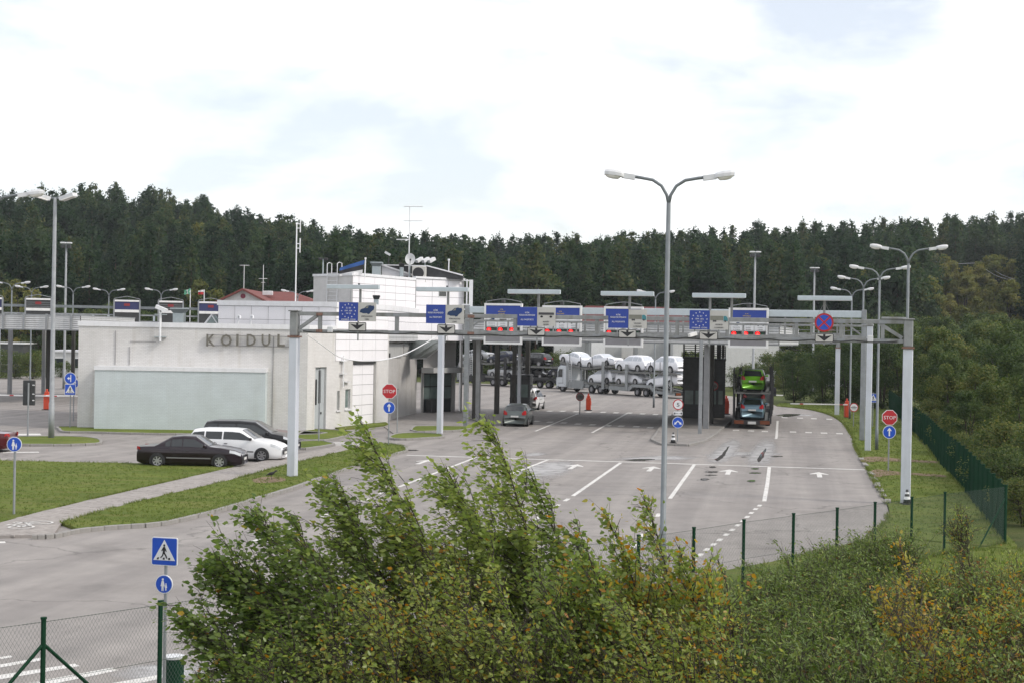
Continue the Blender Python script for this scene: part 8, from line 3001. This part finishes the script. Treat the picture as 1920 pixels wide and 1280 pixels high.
# ------------------------------------------------------------------ saplings and shrubs close to the camera
def sapling(seed, base, top, spread, leaves, leaf=.064, hue=(.1, .55), autumn=0.1, wind=.70, mat=None, bark=None, trunk_r=.028, low=.12, aspect=.58, nb=40, limb_up=1.5, crook=.12):
    """stem from base to top with limbs, twigs and leaves set along the twigs"""
    g = np.random.default_rng(seed)
    B, T = Vector(base), Vector(top)
    tk = MB()
    twig = []                                             # (start, end) of leaf bearing shoots
    def leader(B, T, share, tr, bow_k):
        H = (T - B).length
        stem = []
        for k in range(9):
            t = k / 8
            bow = sin(t * pi * .9) * bow_k * 1.5
            stem.append(B.lerp(T, t) + Vector((bow * H * .35 + g.normal() * .02, g.normal() * .04, 0)))
        stem[7] += Vector((-wind * H * .020, 0, 0))
        stem[8] += Vector((-wind * H * .050, 0, -H * .008))
        tk.tube(stem, [tr * (1 - .9 * k / 8) + .002 for k in range(9)], 6)
        for k in range(5, 8):
            for q in range(6):
                p = stem[k].lerp(stem[k + 1], (q + g.random()) / 6)
                e = p + Vector((-wind * g.uniform(.1, .5), g.normal() * .25, g.uniform(.15, .6))).normalized() * g.uniform(.08, .24)
                tk.tube([p, e], [.003, .0012], 3, caps=False)
                twig.append((p, e))
                twig.append((stem[k], stem[k + 1]))
        ga = g.uniform(0, 6)
        n = int(nb * share)
        for b in range(n):
            t = low + (1 - low) * (b + g.random()) / n
            i = min(7, int(t * 8))
            p = stem[i].lerp(stem[i + 1], t * 8 - i)
            ga += 2.4 + g.uniform(-.4, .4)
            ln = spread * 1.2 * share ** .3 * (1.0 - t) ** .70 * g.uniform(.3, 1.3) * (.55 + .9 * min(1, t * 2.2)) + .06
            d = Vector((cos(ga), sin(ga), limb_up * g.uniform(.7, 1.5))).normalized()
            d = (d + Vector((-wind * g.uniform(.4, 1.1), 0, 0))).normalized()
            pts = [p]
            cur, dd = p.copy(), d.copy()
            ns = 6
            for s in range(ns):
                dd = (dd + Vector((-wind * .16, 0, .06)) + Vector(g.normal(size=3)) * .13).normalized()
                cur = cur + dd * (ln / ns)
                pts.append(cur.copy())
            tk.tube(pts, [.008 * (1 - t * .5) * (1 - .8 * s / ns) + .0015 for s in range(ns + 1)], 4, caps=False)
            for s in range(1, ns + 1):
                if s > 0 or ln < .3:
                    twig.append((pts[s - 1], pts[s]))
                if s >= 2 and ln > .25:
                    for _ in range(2):
                        e = pts[s] + (dd * .7 + Vector(g.normal(size=3)) * .5 + Vector((-wind * .6, 0, .05))).normalized() * g.uniform(.08, .28)
                        tk.tube([pts[s], e], [.003, .0012], 3, caps=False)
                        twig.append((pts[s], e))
        return stem
    main = leader(B, T, 1.0, trunk_r, crook)
    H = (T - B).length
    for q in range(3):
        k = int(g.integers(2, 5))
        side = (-1, 1, -1)[q] * g.uniform(.22, .42)
        T2_ = T + Vector((side * spread * 1.3, g.normal() * .3, -H * g.uniform(.12, .34)))
        leader(main[k], T2_, .5, trunk_r * .55, crook * .6)
    A = np.array([tuple(a) for a, _ in twig])
    E = np.array([tuple(b) for _, b in twig])
    ln = np.linalg.norm(E - A, axis=1)
    leaves = int(leaves * .74)
    idx = g.choice(len(twig), leaves, p=ln / ln.sum())
    C = A[idx] + (E - A)[idx] * g.random(leaves)[:, None] + g.normal(size=(leaves, 3)) * .035
    dirv = (E - A)[idx] / ln[idx][:, None]
    n = leaves
    d = dirv * .6 + g.normal(size=(n, 3)) * .5 + np.array([-wind * 1.5, 0, -.25])
    d /= np.linalg.norm(d, axis=1, keepdims=True)
    s = np.cross(d, g.normal(size=(n, 3)) + np.array([0, .3, .8]))
    s /= np.linalg.norm(s, axis=1, keepdims=True)
    nrm = np.cross(d, s)
    L = (leaf * g.uniform(.45, 1.4, n))[:, None]
    W = L * aspect
    # blade with a folded midrib: two quads
    P0, P2 = C, C + d * L
    Pm = C + d * L * .45 - nrm * L * .08
    R1, R2 = C + d * L * .28 + s * W * .5 + nrm * L * .05, C + d * L * .70 + s * W * .36 + nrm * L * .03
    S1, S2 = C + d * L * .28 - s * W * .5 + nrm * L * .05, C + d * L * .70 - s * W * .36 + nrm * L * .03
    V = np.stack([P0, R1, R2, P2, S2, S1], 1).reshape(-1, 3)
    k = np.arange(n)[:, None] * 6
    F = np.concatenate([k + np.array([0, 1, 2, 3]), k + np.array([0, 3, 4, 5])], 0)
    # whole shoots turn together
    sh = g.random(len(twig))
    hh = hue[0] + (hue[1] - hue[0]) * (.6 * g.random(n) + .4 * sh[idx])
    pale = g.random(n) < autumn * (.25 + 1.9 * (sh[idx] > .72))
    hh = np.where(pale, g.uniform(.68, 1.0, n), hh)
    return tk.mesh("trunk", bark or M_BARK, True), np_mesh("crown", V, F, mat or M_LEAF, np.concatenate([hh, hh]))
def sap_px(seed, base_px, Yb, top_px, Yt, spread, leaves, label, group, zb=0.0, name="sapling", cat="young tree", **kw):
    b = Vector((XA(base_px, Yb, zb), Yb, zb))
    t = AT(top_px[0], top_px[1], Yt)
    loc = b.copy()
    ms = sapling(seed, (0, 0, 0), tuple(t - b), spread, leaves, **kw)
    o = thing(name, label, cat, loc, 0, group)
    put("trunk", ms[0], o)
    put("crown", ms[1], o)
    return o
GF = "young trees at the foot of the camera bank"
# the big middle clump
sap_px(101, 1010, 17.6, (925, 782), 17.6, 1.15, 9500, "tallest leafy sapling of the middle foreground, bent left by wind", GF, hue=(.22, .68), autumn=.008, nb=58, trunk_r=.035)
sap_px(102, 960, 17.0, (850, 870), 17.2, 1.0, 7000, "leafy sapling just left of the tallest one, its shoots reaching over the lane arrows", GF, hue=(.22, .68), autumn=.008, nb=50)
sap_px(103, 1075, 18.2, (1005, 880), 18.0, .95, 7000, "leafy sapling right of the tallest, dark branches showing", GF, hue=(.08, .55), autumn=.008, nb=50)
sap_px(104, 1120, 17.6, (1085, 975), 17.6, .85, 5200, "shorter sapling with thin branches right of the middle clump", GF, hue=(.1, .55), autumn=.12, nb=40)
# left centre tree
sap_px(105, 815, 17.2, (693, 782), 17.0, 1.05, 8500, "tall sapling left of centre whose tip reaches the verge tip", GF, hue=(.20, .66), autumn=.008, nb=56, trunk_r=.032)
sap_px(106, 760, 16.6, (640, 900), 16.8, .95, 7000, "leafy sapling in front of the kerb, left of centre", GF, hue=(.08, .55), autumn=.008, nb=48)
sap_px(107, 870, 16.4, (775, 930), 16.6, .9, 6500, "sapling with yellow flecked leaves between the two tall ones", GF, hue=(.18, .68), autumn=.16, nb=46)
# dark left bush
sap_px(108, 625, 16.4, (490, 948), 16.6, .95, 8000, "dark green bush with arching shoots at lower left", GF, hue=(.0, .42), autumn=.02, nb=52, aspect=.62)
sap_px(109, 580, 16.2, (425, 1050), 16.4, .85, 6500, "dark leafy shrub reaching farthest left over the wire fence", GF, hue=(.0, .40), autumn=.02, nb=46, aspect=.62)
sap_px(110, 660, 16.0, (565, 968), 16.2, .95, 7500, "dark green bush right of the arching one", GF, hue=(.02, .45), autumn=.04, nb=50)
sap_px(111, 530, 15.6, (430, 1190), 15.8, .6, 3800, "low dark shrub by the litter bin", GF, hue=(.05, .5), autumn=.05, nb=36)
# right sapling and low fill
sap_px(112, 1255, 17.8, (1210, 925), 17.8, .80, 5200, "slim sapling around the foot of the nearest lamp", GF, hue=(.15, .65), autumn=.22, nb=46, wind=.35)
sap_px(113, 1215, 16.6, (1145, 968), 16.8, .95, 7500, "orange flecked shrub left of the nearest lamp pole", GF, hue=(.15, .62), autumn=.32, nb=42, wind=.35)
sap_px(114, 1290, 16.6, (1272, 1018), 16.6, .90, 7000, "orange leaved birch sapling right of the nearest lamp pole", GF, hue=(.2, .68), autumn=.42, nb=42, wind=.25)
sap_px(115, 1150, 15.6, (1100, 1030), 15.8, .9, 6500, "grey green shrub low in the middle", GF, hue=(.1, .55), autumn=.15, nb=40, wind=.3)
ORD = "first second third fourth fifth sixth seventh eighth ninth tenth eleventh twelfth thirteenth fourteenth fifteenth sixteenth".split()
fill = [(500, 1225), (520, 1165), (610, 1120), (690, 1085), (770, 1060), (850, 1055), (930, 1045), (1010, 1060), (1080, 1110), (1180, 1135), (1250, 1155), (1330, 1150)]
for k, (px, py) in enumerate(fill):
    aut = (.03, .04, .05, .18, .26, .20, .12, .07, .07, .15, .26, .20)[k]
    sap_px(130 + k, px + 45, 14.6 + .5 * (k % 3), (px, py), 14.9 + .5 * (k % 3), .85, 4600, ("dark green" if aut < .1 else "orange flecked") + " low shrub in the front row, " + ORD[k] + " from left",
           GF, hue=(.08, .55) if aut < .1 else (.28, .74), autumn=aut, nb=42, low=.05, wind=.45, limb_up=1.2, leaf=.050)
# orange birch with pale stem on the right and its neighbours
GR = "shrubs in front of the right fence"
sap_px(160, 1722, 19.5, (1678, 1010), 19.8, .52, 1700, "slender orange leaved birch with pale stem at lower right", GR, hue=(.62, .9), autumn=.6, nb=40, bark=M("pale_brown_bark", (0.085, 0.072, 0.058), 0.8, var=0.3, scale=9), trunk_r=.026, wind=.15, leaf=.055, low=.2)
sap_px(161, 1445, 24.5, (1420, 1160), 24.5, .75, 1100, "thin young birch at the fence, left of the willows", GR, hue=(.2, .7), autumn=.3, nb=30, wind=.2)
sap_px(162, 1350, 20.0, (1345, 1040), 20.0, .45, 900, "thin orange tipped sapling by the wire fence post", GR, hue=(.3, .75), autumn=.4, nb=26, wind=.2)
wl_px = [(1395, 26, 1125, .3), (1455, 27.5, 1085, .1), (1520, 29, 1055, .08), (1580, 31, 1030, .06), (1640, 33, 1012, .08), (1700, 34, 1005, .12), (1500, 24, 1120, .06), (1570, 25.5, 1100, .06), (1640, 27, 1075, .1),
         (1445, 20.5, 1185, .15), (1530, 21, 1165, .08), (1610, 22, 1150, .12), (1560, 17.5, 1215, .15), (1480, 17, 1225, .1), (1400, 17.5, 1215, .25), (1640, 18, 1225, .2)]
for k, (px, Y, py, aut) in enumerate(wl_px):
    sap_px(170 + k, px + random.uniform(-10, 10), Y, (px - 12, py + 14), Y, 1.0, 5600, ("grey green willow shrub before the diagonal fence, " + ORD[k] + " in the back row" if k < 6 else ORD[k - 6] + " grey green willow shrub " + ("in the middle rows" if k < 12 else "at the bottom edge")), "willow shrubs before the fence", hue=(.10, .72), autumn=aut * .5, nb=46, mat=M_WILLOW, leaf=.075, aspect=.30, low=.0, wind=.2, limb_up=1.1, name="willow_shrub", cat="shrub")
rd_px = [(1760, 28, 1075, .3), (1815, 29, 1010, .35), (1800, 36, 945, .25), (1880, 27, 1085, .4), (1925, 28, 1070, .3), (1830, 26, 1095, .3), (1895, 25, 1110, .45), (1780, 22.5, 1150, .55), (1850, 21, 1165, .6), (1915, 21, 1160, .5), (1800, 18, 1215, .55), (1880, 17.5, 1220, .4), (1730, 23, 1140, .5)]
for k, (px, Y, py, aut) in enumerate(rd_px):
    sap_px(200 + k, px + random.uniform(-10, 10), Y, (px - 8, py), Y, (.45 if Y > 28 and py < 1050 else 1.0), (900 if Y > 28 and py < 1050 else 4600), ("rusty brown" if aut > .4 else "green and rusty") + " shrub at lower right, " + ORD[k] + " of the autumn shrubs", "autumn shrubs at lower right", hue=(.12, .70), autumn=aut * 1.1, nb=44, mat=M_WILLOW if k % 2 else M_LEAF, leaf=.065, aspect=.42, low=.0, wind=.18, limb_up=1.0, name="autumn_shrub", cat="shrub")

# ------------------------------------------------------------------ grass blades on the lawns (nobody could count them)
M_BLADE = leaf_material("grass_blades", [(0.0, (0.060, 0.098, 0.016)), (0.6, (0.135, 0.180, 0.034)), (0.85, (0.20, 0.20, 0.06)), (1.0, (0.27, 0.23, 0.10))], 0.3, 0.6, 0.0, 0.25)
def grass(poly, per_m2, h, z, label, ragged=0.0):
    P = [Vector((p.x, p.y, 0)) for p in poly]
    xs, ys = [p.x for p in P], [p.y for p in P]
    area = (max(xs) - min(xs)) * (max(ys) - min(ys))
    n = int(area * per_m2)
    X, Y = rng.uniform(min(xs), max(xs), n), rng.uniform(min(ys), max(ys), n)
    c = np.zeros(n, bool)
    j = len(P) - 1
    for i in range(len(P)):
        cond = (P[i].y > Y) != (P[j].y > Y)
        with np.errstate(divide='ignore', invalid='ignore'):
            c ^= cond & (X < (P[j].x - P[i].x) * (Y - P[i].y) / (P[j].y - P[i].y + 1e-12) + P[i].x)
        j = i
    c &= np.abs(X / np.maximum(Y, 1)) < .37
    X, Y = X[c], Y[c]
    n = len(X)
    B = 5
    C = np.repeat(np.stack([X, Y, np.full(n, z)], 1), B, 0) + np.concatenate([rng.normal(0, .03, (n * B, 2)), np.zeros((n * B, 1))], 1)
    a = rng.uniform(0, 6.283, n * B)
    hh = h * rng.uniform(.5, 1.4, n * B)
    lean = rng.normal(0, .5, (n * B, 2)) * hh[:, None]
    w = .010
    s = np.stack([np.cos(a) * w, np.sin(a) * w, np.zeros(n * B)], 1)
    tip = C + np.concatenate([lean, hh[:, None]], 1)
    V = np.stack([C - s, C + s, tip], 1).reshape(-1, 3)
    F = np.arange(3 * n * B).reshape(-1, 3)
    patch = .5 + .5 * np.sin(X * .9 + 1.3 * np.sin(Y * .7)) * np.sin(Y * .8)
    hue = np.clip(np.repeat(patch * .35, B) + .55 * rng.random(n * B), 0, 1)
    o = put("grass", np_mesh("grass", V, F, M_BLADE, hue), None)
    struct(o, "stuff")
    o["label"] = label
grass(ring(lawn_left_px), 16, .060, .085, "short mown grass blades of the left lawn")
grass(ring(strip_px), 26, .065, .095, "mown grass blades of the verge")
grass(lawn_r, 16, .075, .045, "grass blades of the right verge")
grass(bank, 14, .16, .035, "long grass blades below the wire fence")

def grass_edge(line, per_m, h, z, label):
    """longer blades hanging over the kerb and path edges"""
    pts = [Vector((p.x, p.y, 0)) for p in line]
    C, D = [], []
    for a, b in zip(pts, pts[1:]):
        L = (b - a).length
        for _ in range(int(L * per_m)):
            p = a.lerp(b, random.random())
            if abs(p.x / max(p.y, 1)) < .37 and sin(p.x * 1.7 + sin(p.y * 2.3)) > -.35:
                C.append((p.x + random.gauss(0, .05), p.y + random.gauss(0, .05), z))
    C = np.array(C)
    n = len(C)
    hh = h * rng.uniform(.4, 1.5, n)
    a = rng.uniform(0, 6.283, n)
    s = np.stack([np.cos(a) * .011, np.sin(a) * .011, np.zeros(n)], 1)
    tip = C + np.concatenate([rng.normal(0, .6, (n, 2)) * hh[:, None], hh[:, None]], 1)
    V = np.stack([C - s, C + s, tip], 1).reshape(-1, 3)
    o = put("grass", np_mesh("grass", V, np.arange(3 * n).reshape(-1, 3), M_BLADE, rng.uniform(.1, .9, n)), None)
    struct(o, "stuff")
    o["label"] = label
grass_edge(ring(strip_px + strip_px[:1]), 70, .09, .09, "ragged grass along the verge edges")
grass_edge(ring(lawn_left_px), 70, .08, .085, "ragged grass along the left lawn edges")
grass_edge(er_s, 90, .12, .04, "ragged grass along the right road edge")
grass_edge(rp_, 60, .16, .04, "long grass at the foot of the right fence")
grass_edge(fp, 80, .20, .03, "long grass at the foot of the near fence")

# ================================================================== AIR
hz = MB().box(-760, 760, -75, 880, -1.2, 78.0).build("haze", [])
M_HAZE = bpy.data.materials.new("haze_air")
M_HAZE.use_nodes = True
_n, _l = M_HAZE.node_tree.nodes, M_HAZE.node_tree.links
_n.remove(_n["Principled BSDF"])
_v = _n.new("ShaderNodeVolumePrincipled")
_v.inputs["Color"].default_value = (0.86, 0.91, 0.96, 1)
_v.inputs["Density"].default_value = 0.00015
_v.inputs["Anisotropy"].default_value = 0.2
_l.new(_v.outputs["Volume"], _n["Material Output"].inputs["Volume"])
hz.data.materials.clear()
hz.data.materials.append(M_HAZE)
struct(hz, "stuff")
